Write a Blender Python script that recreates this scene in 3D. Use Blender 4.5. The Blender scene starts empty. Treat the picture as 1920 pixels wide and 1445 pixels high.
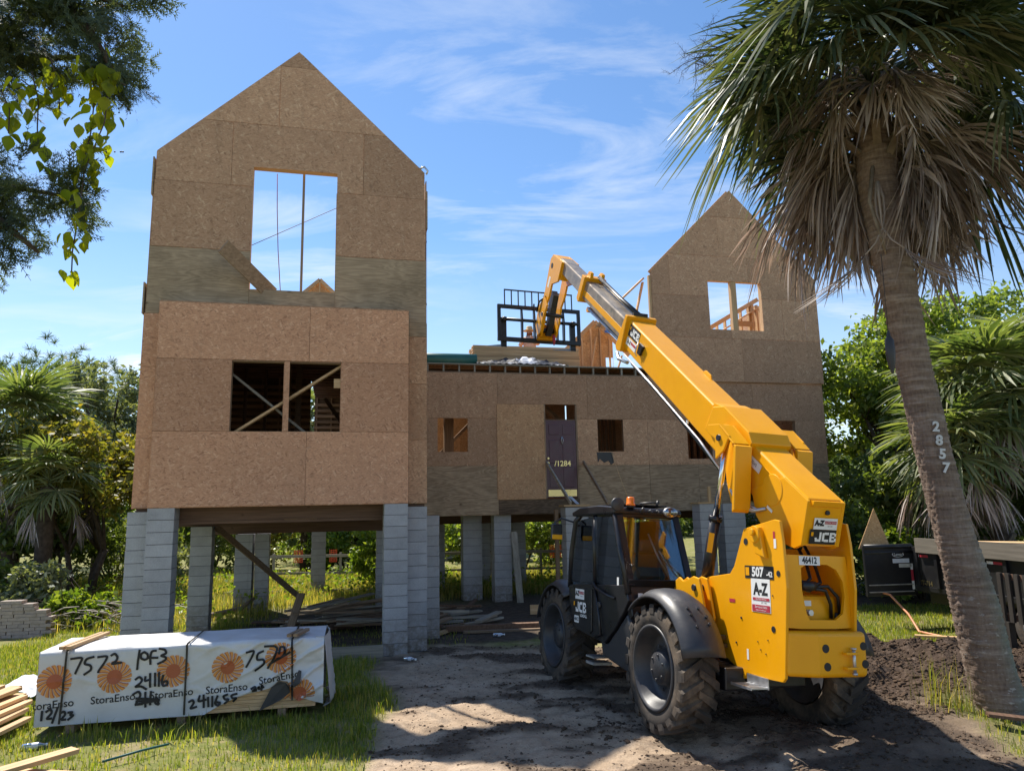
import bpy, bmesh, math, random
import numpy as np
from math import sin, cos, pi, radians, sqrt, atan2, hypot
from mathutils import Matrix, Vector

S = bpy.context.scene
COL = S.collection
random.seed(7)
RNG = np.random.default_rng(11)

# ------------------------------------------------------------------ camera, sky, sun, exposure
cam = bpy.data.cameras.new('camera')
cam_o = bpy.data.objects.new('camera', cam)
COL.objects.link(cam_o)
PITCH, ROLL = 0.16591, -0.0208
fw = Vector((0, cos(PITCH), sin(PITCH))); up0 = Vector((0, -sin(PITCH), cos(PITCH))); rt0 = Vector((1, 0, 0))
rt = cos(ROLL) * rt0 + sin(ROLL) * up0
up = -sin(ROLL) * rt0 + cos(ROLL) * up0
cam_o.matrix_world = Matrix(((rt.x, up.x, -fw.x, 0), (rt.y, up.y, -fw.y, 0), (rt.z, up.z, -fw.z, 2.37), (0, 0, 0, 1)))
cam.sensor_width = 36.0
cam.lens = 36.0 * 1362.8 / 1920.0
cam.clip_start = 0.05
cam.clip_end = 2000
S.camera = cam_o

SUN_EL, SUN_AZ = radians(57.4), radians(-40)          # azimuth from +Y, negative towards -X
sun_dir = Vector((sin(SUN_AZ) * cos(SUN_EL), cos(SUN_AZ) * cos(SUN_EL), sin(SUN_EL)))
sl = bpy.data.lights.new('sun', 'SUN')
sl.energy = 4.7
sl.angle = radians(0.55)
sl.color = (1.0, 0.94, 0.84)
sun_o = bpy.data.objects.new('sun', sl)
COL.objects.link(sun_o)
sun_o.rotation_euler = sun_dir.to_track_quat('Z', 'Y').to_euler()
sun_o.location = (-20, 30, 40)

W = bpy.data.worlds.new('World')
S.world = W
W.use_nodes = True
nt = W.node_tree
for n in list(nt.nodes): nt.nodes.remove(n)
wo = nt.nodes.new('ShaderNodeOutputWorld')
bg = nt.nodes.new('ShaderNodeBackground')
sky = nt.nodes.new('ShaderNodeTexSky')
sky.sky_type = 'NISHITA'
sky.sun_disc = False
sky.sun_elevation = SUN_EL
sky.sun_rotation = SUN_AZ
sky.altitude = 0
sky.air_density = 1.0
sky.dust_density = 0.15
sky.ozone_density = 3.0
bg.inputs['Strength'].default_value = 0.108
tc = nt.nodes.new('ShaderNodeTexCoord')
def wn(t, **k):
    n = nt.nodes.new(t)
    for a, b in k.items(): setattr(n, a, b)
    return n
# thin cirrus: stretched noise over the direction, projected on a flat layer high above
sep = wn('ShaderNodeSeparateXYZ'); nt.links.new(tc.outputs['Generated'], sep.inputs[0])
zz = wn('ShaderNodeMath', operation='MAXIMUM'); nt.links.new(sep.outputs['Z'], zz.inputs[0]); zz.inputs[1].default_value = 0.06
zp = wn('ShaderNodeMath', operation='ADD'); nt.links.new(zz.outputs[0], zp.inputs[0]); zp.inputs[1].default_value = 0.12
dv = wn('ShaderNodeVectorMath', operation='DIVIDE'); nt.links.new(tc.outputs['Generated'], dv.inputs[0])
cz = wn('ShaderNodeCombineXYZ')
for i in range(3): nt.links.new(zp.outputs[0], cz.inputs[i])
nt.links.new(cz.outputs[0], dv.inputs[1])
mp = wn('ShaderNodeMapping'); nt.links.new(dv.outputs[0], mp.inputs[0])
mp.inputs['Rotation'].default_value = (0, 0, radians(28)); mp.inputs['Scale'].default_value = (1.0, 2.6, 0.0)
mp.inputs['Location'].default_value = (3.1, 1.7, 0)
n1 = wn('ShaderNodeTexNoise'); nt.links.new(mp.outputs[0], n1.inputs['Vector'])
n1.inputs['Scale'].default_value = 1.5; n1.inputs['Detail'].default_value = 9; n1.inputs['Roughness'].default_value = 0.62; n1.inputs['Distortion'].default_value = 0.6
n2 = wn('ShaderNodeTexNoise'); nt.links.new(dv.outputs[0], n2.inputs['Vector'])
n2.inputs['Scale'].default_value = 0.9; n2.inputs['Detail'].default_value = 3
r1 = wn('ShaderNodeMapRange'); nt.links.new(n1.outputs[0], r1.inputs[0])
r1.inputs[1].default_value = 0.47; r1.inputs[2].default_value = 0.82
r2 = wn('ShaderNodeMapRange'); nt.links.new(n2.outputs[0], r2.inputs[0])
r2.inputs[1].default_value = 0.40; r2.inputs[2].default_value = 0.66
low = wn('ShaderNodeMapRange'); nt.links.new(sep.outputs['Z'], low.inputs[0])   # more of it seen through the thick air low down
low.inputs[1].default_value = 0.55; low.inputs[2].default_value = 0.05; low.inputs[3].default_value = 0.62; low.inputs[4].default_value = 1.35
mm = wn('ShaderNodeMath', operation='MULTIPLY'); nt.links.new(r1.outputs[0], mm.inputs[0]); nt.links.new(r2.outputs[0], mm.inputs[1])
ml = wn('ShaderNodeMath', operation='MULTIPLY'); nt.links.new(mm.outputs[0], ml.inputs[0]); nt.links.new(low.outputs[0], ml.inputs[1])
hz = wn('ShaderNodeMapRange'); nt.links.new(sep.outputs['Z'], hz.inputs[0])      # pale summer haze towards the horizon, all round
hz.inputs[1].default_value = 0.36; hz.inputs[2].default_value = 0.0; hz.inputs[3].default_value = 0.0; hz.inputs[4].default_value = 0.42
ad = wn('ShaderNodeMath', operation='ADD', use_clamp=True); nt.links.new(ml.outputs[0], ad.inputs[0]); nt.links.new(hz.outputs[0], ad.inputs[1])
mx = wn('ShaderNodeMix', data_type='RGBA'); nt.links.new(ad.outputs[0], mx.inputs['Factor'])
hs = wn('ShaderNodeHueSaturation'); hs.inputs['Saturation'].default_value = 1.12; hs.inputs['Value'].default_value = 1.0
nt.links.new(sky.outputs[0], hs.inputs['Color'])
nt.links.new(hs.outputs[0], mx.inputs['A']); mx.inputs['B'].default_value = (5.6, 5.9, 6.2, 1)
nt.links.new(mx.outputs['Result'], bg.inputs['Color'])
nt.links.new(bg.outputs[0], wo.inputs[0])

S.view_settings.view_transform = 'Standard'
S.view_settings.look = 'None'
S.view_settings.gamma = 1
S.view_settings.use_curve_mapping = False
S.view_settings.exposure = 0.78
S.cycles.max_bounces = 8
S.cycles.transparent_max_bounces = 12
S.cycles.use_denoising = True

# ------------------------------------------------------------------ helpers: meshes
class MB:
    def __init__(self): self.v = []; self.f = []; self.m = []; self.s = []
    def add(self, v, f, m=0, s=False):
        b = len(self.v); self.v.extend([tuple(p) for p in v])
        for q in f: self.f.append(tuple(b + i for i in q)); self.m.append(m); self.s.append(s)
        return self
    def box(self, x0, x1, y0, y1, z0, z1, m=0, M=None):
        v = [(x, y, z) for x in (x0, x1) for y in (y0, y1) for z in (z0, z1)]
        if M is not None: v = [M @ Vector(p) for p in v]
        return self.add(v, [(0, 1, 3, 2), (4, 6, 7, 5), (0, 4, 5, 1), (2, 3, 7, 6), (0, 2, 6, 4), (1, 5, 7, 3)], m)
    def beam(self, p, q, w, h, upv=(0, 0, 1), m=0, tip=None):
        p, q = Vector(p), Vector(q); d = (q - p).normalized()
        s = d.cross(Vector(upv));
        if s.length < 1e-4: s = d.cross(Vector((1, 0, 0)))
        s.normalize(); u = s.cross(d)
        v = [c + a * s * w / 2 + b * u * h / 2 for c in (p, q) for a, b in ((-1, -1), (1, -1), (1, 1), (-1, 1))]
        return self.add(v, [(0, 1, 2, 3)[::-1], (4, 5, 6, 7), (0, 1, 5, 4), (1, 2, 6, 5), (2, 3, 7, 6), (3, 0, 4, 7)], m)
    def prism(self, poly, a, b, axis='x', m=0, M=None):
        # poly: list of 2-d points; axis x -> (y,z), axis y -> (x,z), axis z -> (x,y)
        ar = sum(poly[i][0] * poly[(i + 1) % len(poly)][1] - poly[(i + 1) % len(poly)][0] * poly[i][1] for i in range(len(poly)))
        P = poly if ar > 0 else poly[::-1]
        def pt(c, p):
            r = {'x': (c, p[0], p[1]), 'y': (p[0], c, p[1]), 'z': (p[0], p[1], c)}[axis]
            return M @ Vector(r) if M is not None else r
        n = len(P); v = [pt(a, p) for p in P] + [pt(b, p) for p in P]
        f = [tuple(range(n))[::-1], tuple(range(n, 2 * n))] + [(i, (i + 1) % n, n + (i + 1) % n, n + i) for i in range(n)]
        if (axis == 'y') != (b < a): f = [q[::-1] for q in f]
        return self.add(v, f, m)
    def tube(self, pts, r, n=8, m=0, cap=True, s=True):
        pts = [Vector(p) for p in pts]; k = len(pts)
        rr = r if isinstance(r, (list, tuple)) else [r] * k
        d0 = (pts[1] - pts[0]).normalized(); ref = Vector((0, 0, 1)) if abs(d0.z) < .9 else Vector((1, 0, 0))
        nx = d0.cross(ref).normalized(); v = []
        for i in range(k):
            d = (pts[min(i + 1, k - 1)] - pts[max(i - 1, 0)]).normalized()
            nx = (nx - d * nx.dot(d)).normalized(); ny = d.cross(nx)
            for j in range(n):
                a = 2 * pi * j / n; v.append(pts[i] + (nx * cos(a) + ny * sin(a)) * rr[i])
        f = [(i * n + j, i * n + (j + 1) % n, (i + 1) * n + (j + 1) % n, (i + 1) * n + j) for i in range(k - 1) for j in range(n)]
        self.add(v, f, m, s)
        if cap:
            b = len(self.v) - k * n
            self.f += [tuple(b + j for j in range(n))[::-1], tuple(b + (k - 1) * n + j for j in range(n))]; self.m += [m, m]; self.s += [False, False]
        return self
    def cyl(self, p, q, r, n=16, m=0): return self.tube([p, q], r, n, m)
    def lathe(self, prof, n=32, M=None, m=0, s=True, closed=False):
        # prof: (radius, axial) ; axis = local x
        v = []; k = len(prof)
        for i in range(n):
            a = 2 * pi * i / n
            for r, h in prof:
                p = Vector((h, r * cos(a), r * sin(a))); v.append(M @ p if M is not None else p)
        f = []
        kk = k if closed else k - 1
        for i in range(n):
            for j in range(kk):
                f.append((i * k + j, i * k + (j + 1) % k, ((i + 1) % n) * k + (j + 1) % k, ((i + 1) % n) * k + j))
        return self.add(v, f, m, s)
    def mesh(self, name, mats):
        me = bpy.data.meshes.new(name)
        me.from_pydata(self.v, [], self.f)
        for mt in (mats if isinstance(mats, (list, tuple)) else [mats]): me.materials.append(mt)
        me.polygons.foreach_set('material_index', self.m)
        me.polygons.foreach_set('use_smooth', self.s)
        me.update()
        return me
    def build(self, name, mats, parent=None, bevel=0, loc=None, rot=None, label=None, seg=2):
        return link(name, self.mesh(name, mats), parent, bevel, loc, rot, label, seg)

def link(name, me, parent=None, bevel=0, loc=None, rot=None, label=None, seg=2):
    o = bpy.data.objects.new(name, me); COL.objects.link(o)
    if parent is not None: o.parent = parent
    if loc is not None: o.location = loc
    if rot is not None: o.rotation_euler = rot
    if label: o['label'] = label
    if bevel:
        b = o.modifiers.new('bevel', 'BEVEL'); b.width = bevel; b.segments = seg; b.limit_method = 'ANGLE'; b.angle_limit = radians(35); b.harden_normals = False
    return o

def quads(name, V, nper, mat, parent=None, smooth=False):
    """many loose quads/ngons: V is (n*nper,3) array, each nper in a row one face"""
    V = np.asarray(V, np.float32); n = len(V) // nper
    me = bpy.data.meshes.new(name)
    me.vertices.add(len(V)); me.vertices.foreach_set('co', V.ravel())
    me.loops.add(len(V)); me.loops.foreach_set('vertex_index', np.arange(len(V), dtype=np.int32))
    me.polygons.add(n); me.polygons.foreach_set('loop_start', np.arange(0, len(V), nper, dtype=np.int32)); me.polygons.foreach_set('loop_total', np.full(n, nper, np.int32))
    me.materials.append(mat); me.update(calc_edges=True); me.validate()
    return me

def grid_mesh(name, P, mat, smooth=True):
    """P: (a,b,3) array of points -> quad grid"""
    a, b, _ = P.shape
    idx = np.arange(a * b).reshape(a, b)
    F = np.stack([idx[:-1, :-1], idx[1:, :-1], idx[1:, 1:], idx[:-1, 1:]], -1).reshape(-1, 4)
    me = bpy.data.meshes.new(name)
    me.vertices.add(a * b); me.vertices.foreach_set('co', P.astype(np.float32).ravel())
    me.loops.add(F.size); me.loops.foreach_set('vertex_index', F.ravel().astype(np.int32))
    me.polygons.add(len(F)); me.polygons.foreach_set('loop_start', np.arange(0, F.size, 4, dtype=np.int32)); me.polygons.foreach_set('loop_total', np.full(len(F), 4, np.int32))
    if mat: me.materials.append(mat)
    me.polygons.foreach_set('use_smooth', np.full(len(F), smooth))
    me.update(calc_edges=True)
    return me

def thing(name, label, cat, loc=(0, 0, 0), rot=(0, 0, 0), group=None):
    o = bpy.data.objects.new(name, None); COL.objects.link(o)
    o.location = loc; o.rotation_euler = rot; o.empty_display_size = .2
    return tag(o, label, cat, group)
def tag(o, label=None, cat=None, group=None, kind=None):
    if label: o['label'] = label
    if cat: o['category'] = cat
    if group: o['group'] = group
    if kind: o['kind'] = kind
    return o
def copy_of(o, parent=None, loc=None, rot=None, scale=None):
    c = o.copy(); COL.objects.link(c)
    if parent is not None: c.parent = parent
    if loc is not None: c.location = loc
    if rot is not None: c.rotation_euler = rot
    if scale is not None: c.scale = scale if hasattr(scale, '__len__') else (scale,) * 3
    return c

def text_mb(txt, size, M, mb=None, m=0, extrude=0.0, bold=0.0, shear=0.0, align='CENTER', warp=None, sx=1.0):
    c = bpy.data.curves.new('txt', 'FONT'); c.body = txt; c.size = size; c.align_x = align; c.align_y = 'CENTER'
    c.extrude = extrude; c.offset = bold; c.shear = shear; c.resolution_u = 3
    o = bpy.data.objects.new('txt', c); COL.objects.link(o)
    dg = bpy.context.evaluated_depsgraph_get(); me = o.evaluated_get(dg).to_mesh()
    v = [Vector((p.co.x * sx, p.co.y, p.co.z)) for p in me.vertices]; f = [tuple(p.vertices) for p in me.polygons]
    o.evaluated_get(dg).to_mesh_clear(); bpy.data.objects.remove(o); bpy.data.curves.remove(c)
    mb = mb or MB()
    return mb.add([warp(p) for p in v] if warp else [M @ p for p in v], f, m)

def frame(o, x, y):
    """matrix with origin o, text right = x, text up = y"""
    x = Vector(x).normalized(); y = Vector(y); y = (y - x * y.dot(x)).normalized(); z = x.cross(y)
    return Matrix(((x.x, y.x, z.x, o[0]), (x.y, y.y, z.y, o[1]), (x.z, y.z, z.z, o[2]), (0, 0, 0, 1)))

# numpy value noise
def _h(ix, iy, s): 
    n = (ix * 374761393 + iy * 668265263 + s * 1442695041) & 0xffffffff
    n = ((n ^ (n >> 13)) * 1274126177) & 0xffffffff
    return ((n ^ (n >> 16)) & 0xffff) / 65535.0
def vnoise(x, y, s=0):
    x = np.asarray(x, float); y = np.asarray(y, float)
    ix = np.floor(x).astype(np.int64); iy = np.floor(y).astype(np.int64); fx = x - ix; fy = y - iy
    fx = fx * fx * (3 - 2 * fx); fy = fy * fy * (3 - 2 * fy)
    a = _h(ix, iy, s); b = _h(ix + 1, iy, s); c = _h(ix, iy + 1, s); d = _h(ix + 1, iy + 1, s)
    return (a * (1 - fx) + b * fx) * (1 - fy) + (c * (1 - fx) + d * fx) * fy
def fbm(x, y, s=0, o=4):
    t = 0; a = .5
    for i in range(o): t = t + a * vnoise(x * 2 ** i, y * 2 ** i, s + i); a *= .5
    return t

# ------------------------------------------------------------------ helpers: materials
class NB:
    def __init__(self, name):
        self.mat = bpy.data.materials.new(name); self.mat.use_nodes = True
        self.t = self.mat.node_tree; self.t.nodes.clear()
        self.out = self.n('ShaderNodeOutputMaterial')
    def n(self, t, **k):
        n = self.t.nodes.new(t)
        for a, b in k.items(): setattr(n, a, b)
        return n
    def l(self, a, b): self.t.links.new(a, b)
    def val(self, sock, v):
        if hasattr(v, 'is_output') or hasattr(v, 'links'): self.l(v, sock)
        else: sock.default_value = v
    def math(self, op, a, b=0.0, clamp=False):
        n = self.n('ShaderNodeMath', operation=op, use_clamp=clamp); self.val(n.inputs[0], a); self.val(n.inputs[1], b); return n.outputs[0]
    def coord(self, which='Object'): return self.n('ShaderNodeTexCoord').outputs[which]
    def rnd(self): return self.n('ShaderNodeObjectInfo').outputs['Random']
    def island(self): return self.n('ShaderNodeNewGeometry').outputs['Random Per Island']
    def mapping(self, v, sc=(1, 1, 1), rot=(0, 0, 0), loc=(0, 0, 0)):
        n = self.n('ShaderNodeMapping'); self.l(v, n.inputs[0]); self.val(n.inputs['Location'], loc); n.inputs['Rotation'].default_value = rot; n.inputs['Scale'].default_value = sc
        return n.outputs[0]
    def offs(self, v, k=37.0):
        r = self.math('MULTIPLY', self.rnd(), k); c = self.n('ShaderNodeCombineXYZ')
        for i in range(3): self.l(r, c.inputs[i])
        a = self.n('ShaderNodeVectorMath', operation='ADD'); self.l(v, a.inputs[0]); self.l(c.outputs[0], a.inputs[1]); return a.outputs[0]
    def noise(self, v, sc, det=4, ro=.55, dist=0.0):
        n = self.n('ShaderNodeTexNoise'); self.l(v, n.inputs['Vector']); n.inputs['Scale'].default_value = sc; n.inputs['Detail'].default_value = det; n.inputs['Roughness'].default_value = ro; n.inputs['Distortion'].default_value = dist
        return n.outputs[0]
    def vor(self, v, sc, feat='F1', out='Color', rnd=1.0):
        n = self.n('ShaderNodeTexVoronoi', feature=feat); self.l(v, n.inputs['Vector']); n.inputs['Scale'].default_value = sc; n.inputs['Randomness'].default_value = rnd
        return n.outputs[out]
    def ramp(self, f, stops, interp='LINEAR'):
        n = self.n('ShaderNodeValToRGB'); n.color_ramp.interpolation = interp; self.l(f, n.inputs[0]); e = n.color_ramp.elements
        while len(e) < len(stops): e.new(.5)
        for i, (p, c) in enumerate(stops): e[i].position = p; e[i].color = (*c, 1) if len(c) == 3 else c
        return n.outputs[0]
    def rng(self, f, a, b, c=0.0, d=1.0):
        n = self.n('ShaderNodeMapRange'); self.l(f, n.inputs[0])
        for i, v in enumerate((a, b, c, d)): n.inputs[i + 1].default_value = v
        return n.outputs[0]
    def mix(self, f, a, b, mode='MIX'):
        n = self.n('ShaderNodeMix', data_type='RGBA', blend_type=mode); self.val(n.inputs['Factor'], f)
        for k, v in (('A', a), ('B', b)):
            if isinstance(v, tuple): n.inputs[k].default_value = (*v, 1) if len(v) == 3 else v
            else: self.l(v, n.inputs[k])
        return n.outputs['Result']
    def grey(self, f):
        c = self.n('ShaderNodeCombineXYZ')
        for i in range(3): self.l(f, c.inputs[i])
        return c.outputs[0]
    def bump(self, h, st=.3, d=.01):
        n = self.n('ShaderNodeBump'); n.inputs['Strength'].default_value = st; n.inputs['Distance'].default_value = d; self.l(h, n.inputs['Height']); return n.outputs[0]
    def bsdf(self, col, rough=.7, metal=0.0, normal=None, spec=.5, coat=0.0, subs=None):
        p = self.n('ShaderNodeBsdfPrincipled')
        if isinstance(col, tuple): p.inputs['Base Color'].default_value = (*col, 1)
        else: self.l(col, p.inputs['Base Color'])
        self.val(p.inputs['Roughness'], rough); self.val(p.inputs['Metallic'], metal); p.inputs['Specular IOR Level'].default_value = spec
        if coat: p.inputs['Coat Weight'].default_value = coat; p.inputs['Coat Roughness'].default_value = .08
        if normal is not None: self.l(normal, p.inputs['Normal'])
        return p.outputs[0]
    def done(self, sh): self.l(sh, self.out.inputs[0]); return self.mat

def m_plain(name, col, rough=.6, metal=0., var=.12, nsc=6., bumpst=0.0, spec=.5, coat=0.0, dirt=None, dirtamt=.5):
    b = NB(name); c = b.coord(); v = b.offs(c)
    f = b.noise(v, nsc, 5, .6)
    lo = tuple(x * (1 - var) for x in col); hi = tuple(min(1, x * (1 + var)) for x in col)
    k = b.ramp(f, [(.3, lo), (.7, hi)])
    if dirt:
        dn = b.rng(b.noise(v, nsc * .45, 7, .7), .5, .72, 0, dirtamt)
        k = b.mix(dn, k, dirt)
    r = b.rng(f, .2, .8, max(.02, rough - .1), min(1, rough + .1))
    nm = b.bump(b.noise(v, nsc * 8, 3), bumpst, .01) if bumpst else None
    return b.done(b.bsdf(k, r, metal, nm, spec, coat))

def m_osb(name, dark, mid, light, stain=.35):
    b = NB(name); v = b.offs(b.coord(), 19.0)
    wob = b.n('ShaderNodeVectorMath', operation='ADD'); wn_ = b.n('ShaderNodeTexNoise'); b.l(v, wn_.inputs['Vector']); wn_.inputs['Scale'].default_value = 9
    sc_ = b.n('ShaderNodeVectorMath', operation='SCALE'); b.l(wn_.outputs['Color'], sc_.inputs[0]); sc_.inputs['Scale'].default_value = .05
    b.l(v, wob.inputs[0]); b.l(sc_.outputs[0], wob.inputs[1]); v2 = wob.outputs[0]
    ls = []
    for ang, s in ((.12, (10, 6, 40)), (-.35, (13, 6, 46)), (.55, (12, 6, 42)), (-1.1, (14, 6, 40))):
        mpv = b.mapping(v2, (1, 1, 1), (0, ang, 0)); mpv = b.mapping(mpv, s)
        sp = b.n('ShaderNodeSeparateColor'); b.l(b.vor(mpv, 1.0), sp.inputs[0]); ls.append((sp.outputs[0], sp.outputs[1]))
    pick = ls[0][0]
    for i in (1, 2, 3):
        sel = b.math('GREATER_THAN', ls[i][1], (.5, .55, .72)[i - 1])
        m = b.n('ShaderNodeMix', data_type='FLOAT'); b.l(sel, m.inputs[0]); b.l(pick, m.inputs[2]); b.l(ls[i][0], m.inputs[3]); pick = m.outputs[0]
    col = b.ramp(pick, [(0, dark), (.22, mid), (.80, mid), (1.0, light)])
    fine = b.noise(b.mapping(v, (22, 22, 70)), 1.0, 4, .7)
    col = b.mix(.45, col, b.ramp(fine, [(.32, dark), (.5, mid), (.70, light)]))
    big = b.noise(v, 1.3, 7, .68)
    col = b.mix(b.rng(big, .42, .72, 0, stain), col, tuple(x * .6 for x in mid))
    spot = b.noise(v, 7.0, 3, .5)
    col = b.mix(b.rng(spot, .66, .74, 0, .45), col, tuple(x * .45 for x in mid))
    tint = b.rng(b.rnd(), 0, 1, .80, 1.14)
    col = b.mix(1.0, col, b.grey(tint), 'MULTIPLY')
    strk = b.noise(b.mapping(b.coord(), (5, 5, .35)), 1.0, 5, .65)
    col = b.mix(b.rng(strk, .56, .74, 0, .28), col, tuple(x * .45 for x in mid))
    nm = b.bump(pick, .35, .004)
    return b.done(b.bsdf(col, .78, 0, nm, .25))

def m_ply(name, a, bb, knot, gsc=1.0):
    b = NB(name); v = b.offs(b.coord(), 13.0)
    w = b.noise(b.mapping(v, (.9 * gsc, 1, 5.5 * gsc)), 1.0, 3, .5, .5)
    rings = b.math('SINE', b.math('MULTIPLY', w, 62.0))
    fine = b.noise(b.mapping(v, (3, 3, 70)), 1.0, 4, .6)
    col = b.ramp(b.math('ADD', b.math('MULTIPLY', rings, .21), fine), [(.2, a), (.8, bb)])
    kd = b.vor(b.mapping(v, (1.6, .01, 2.6)), 1.0, 'F1', 'Distance')
    col = b.mix(b.rng(kd, .10, .03, 0, .85), col, knot)
    big = b.noise(v, 1.6, 5, .65)
    col = b.mix(b.rng(big, .45, .75, 0, .55), col, tuple(x * .5 for x in a))
    return b.done(b.bsdf(col, .75, 0, b.bump(fine, .2, .003), .25))

def m_wood(name, a, bb, axis='x', rough=.65, var=.25):
    b = NB(name); v = b.offs(b.coord(), 23.0)
    s = {'x': (1.2, 26, 26), 'y': (26, 1.2, 26), 'z': (26, 26, 1.2)}[axis]
    g = b.noise(b.mapping(v, s), 1.0, 4, .6, .3)
    col = b.ramp(g, [(.3, a), (.7, bb)])
    kd = b.vor(b.mapping(v, tuple(x * .12 if x > 2 else 2.2 for x in s)), 1.0, 'F1', 'Distance')
    col = b.mix(b.rng(kd, .09, .03, 0, .6), col, tuple(x * .4 for x in a))
    col = b.mix(1.0, col, b.grey(b.rng(b.rnd(), 0, 1, 1 - var, 1 + var * .6)), 'MULTIPLY')
    return b.done(b.bsdf(col, rough, 0, b.bump(g, .2, .004), .3))

def m_leaf(name, cols, trans=.35, rough=.5, tcol=None, per='island'):
    b = NB(name)
    r = b.island() if per == 'island' else b.rnd()
    n = len(cols); col = b.ramp(r, [(i / (n - 1), c) for i, c in enumerate(cols)])
    if per != 'island':
        col = b.mix(.5, col, b.ramp(b.island(), [(0, cols[0]), (1, cols[-1])]))
    d = b.bsdf(col, rough, 0, None, .4)
    t = b.n('ShaderNodeBsdfTranslucent')
    tc_ = b.mix(1.0, col, tcol or (2.0, 1.9, .55), 'MULTIPLY'); b.l(tc_, t.inputs[0])
    m = b.n('ShaderNodeMixShader'); m.inputs[0].default_value = trans; b.l(d, m.inputs[1]); b.l(t.outputs[0], m.inputs[2])
    return b.done(m.outputs[0])

def m_glass(name, tint=(.75, .82, .82), refl=.0):
    b = NB(name)
    t = b.n('ShaderNodeBsdfTransparent'); t.inputs[0].default_value = (*tint, 1)
    g = b.n('ShaderNodeBsdfGlossy'); g.inputs['Roughness'].default_value = .03; g.inputs[0].default_value = (.9, .95, 1, 1)
    fr = b.n('ShaderNodeFresnel'); fr.inputs[0].default_value = 1.55
    m = b.n('ShaderNodeMixShader'); b.l(b.math('ADD', fr.outputs[0], refl, True), m.inputs[0]); b.l(t.outputs[0], m.inputs[1]); b.l(g.outputs[0], m.inputs[2])
    return b.done(m.outputs[0])

MT = {}
MT['osb'] = m_osb('osb_brown', (.27, .15, .085), (.52, .305, .18), (.74, .52, .34))
MT['osb_red'] = m_osb('osb_reddish', (.28, .13, .075), (.58, .31, .18), (.78, .50, .33), .25)
MT['osb_mid'] = m_osb('osb_mid', (.28, .15, .075), (.54, .31, .165), (.74, .52, .31), .25)
MT['osb_fresh'] = m_osb('osb_fresh', (.30, .15, .06), (.56, .33, .15), (.76, .52, .28), .15)
MT['ply'] = m_ply('plywood_weathered', (.31, .225, .14), (.47, .35, .225), (.09, .055, .03))
MT['ply2'] = m_ply('plywood_tan', (.30, .205, .125), (.50, .36, .23), (.08, .04, .02), .8)
MT['ply_dark'] = m_ply('plywood_stain_and_shade', (.10, .065, .04), (.20, .135, .085), (.04, .02, .015), .8)
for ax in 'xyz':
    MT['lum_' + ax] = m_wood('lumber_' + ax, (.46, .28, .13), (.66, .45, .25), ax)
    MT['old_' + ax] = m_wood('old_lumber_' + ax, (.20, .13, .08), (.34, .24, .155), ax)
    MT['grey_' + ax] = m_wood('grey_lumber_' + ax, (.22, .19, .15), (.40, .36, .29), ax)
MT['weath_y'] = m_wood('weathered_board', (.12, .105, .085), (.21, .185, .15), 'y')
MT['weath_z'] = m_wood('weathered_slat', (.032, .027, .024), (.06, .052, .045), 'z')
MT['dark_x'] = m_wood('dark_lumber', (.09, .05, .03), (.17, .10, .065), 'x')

def m_block():
    b = NB('concrete_block_grey'); v = b.offs(b.coord(), 31.0)
    n1 = b.noise(v, 3.0, 6, .65); n2 = b.noise(v, 70, 3, .6)
    col = b.ramp(n1, [(.3, (.34, .34, .345)), (.7, (.47, .47, .475))])
    col = b.mix(.25, col, b.ramp(n2, [(.3, (.18, .18, .19)), (.7, (.45, .45, .46))]))
    st = b.noise(b.mapping(b.coord(), (9, 9, .6)), 1.0, 4, .6)
    col = b.mix(b.rng(st, .58, .75, 0, .35), col, (.16, .165, .17))
    dr = b.noise(v, 11, 6, .7)
    lo = b.n('ShaderNodeSeparateXYZ'); b.l(b.n('ShaderNodeObjectInfo').outputs['Location'], lo.inputs[0])
    spl = b.math('MULTIPLY', b.rng(lo.outputs[2], .62, .0), b.rng(dr, .36, .60, .15, .85))
    col = b.mix(spl, col, (.16, .125, .09))
    col = b.mix(b.rng(dr, .58, .74, 0, .28), col, (.22, .215, .21))
    col = b.mix(1.0, col, b.grey(b.rng(b.rnd(), 0, 1, .90, 1.06)), 'MULTIPLY')
    return b.done(b.bsdf(col, .9, 0, b.bump(n2, .6, .006), .2))
MT['block'] = m_block()
MT['mortar'] = m_plain('mortar', (.16, .16, .165), .95, var=.2, nsc=20)

def m_yellow():
    b = NB('machine_yellow'); v = b.coord()
    n = b.noise(v, 2.2, 6, .65); n2 = b.noise(v, 14, 5, .7)
    col = b.ramp(n, [(.3, (.80, .345, .002)), (.7, (.86, .385, .003))])
    col = b.mix(b.rng(n2, .62, .84, 0, .22), col, (.45, .23, .05))
    return b.done(b.bsdf(col, b.rng(n2, .3, .8, .32, .5), 0, None, .35, .12))
MT['yellow'] = m_yellow()
MT['black'] = m_plain('black_paint', (.012, .012, .015), .32, var=.3, nsc=4, dirt=(.10, .085, .07), dirtamt=.25)
MT['plastic'] = m_plain('black_plastic', (.030, .031, .036), .45, var=.25, nsc=3, bumpst=.08, dirt=(.12, .10, .085), dirtamt=.35)
MT['steelblk'] = m_plain('fork_black', (.02, .022, .028), .4, var=.3, nsc=5, dirt=(.08, .07, .06), dirtamt=.3)
MT['rubber'] = m_plain('tyre_rubber', (.042, .034, .028), .88, var=.3, nsc=5, bumpst=.25, dirt=(.20, .145, .095), dirtamt=.95)
MT['chrome'] = m_plain('chrome', (.75, .75, .76), .14, 1.0, var=.06, nsc=3)
MT['steel'] = m_plain('boom_steel', (.40, .33, .25), .42, .6, var=.25, nsc=5, dirt=(.16, .10, .06), dirtamt=.6)
MT['galv'] = m_plain('zinc', (.55, .55, .56), .4, .8, var=.2, nsc=8)
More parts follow.
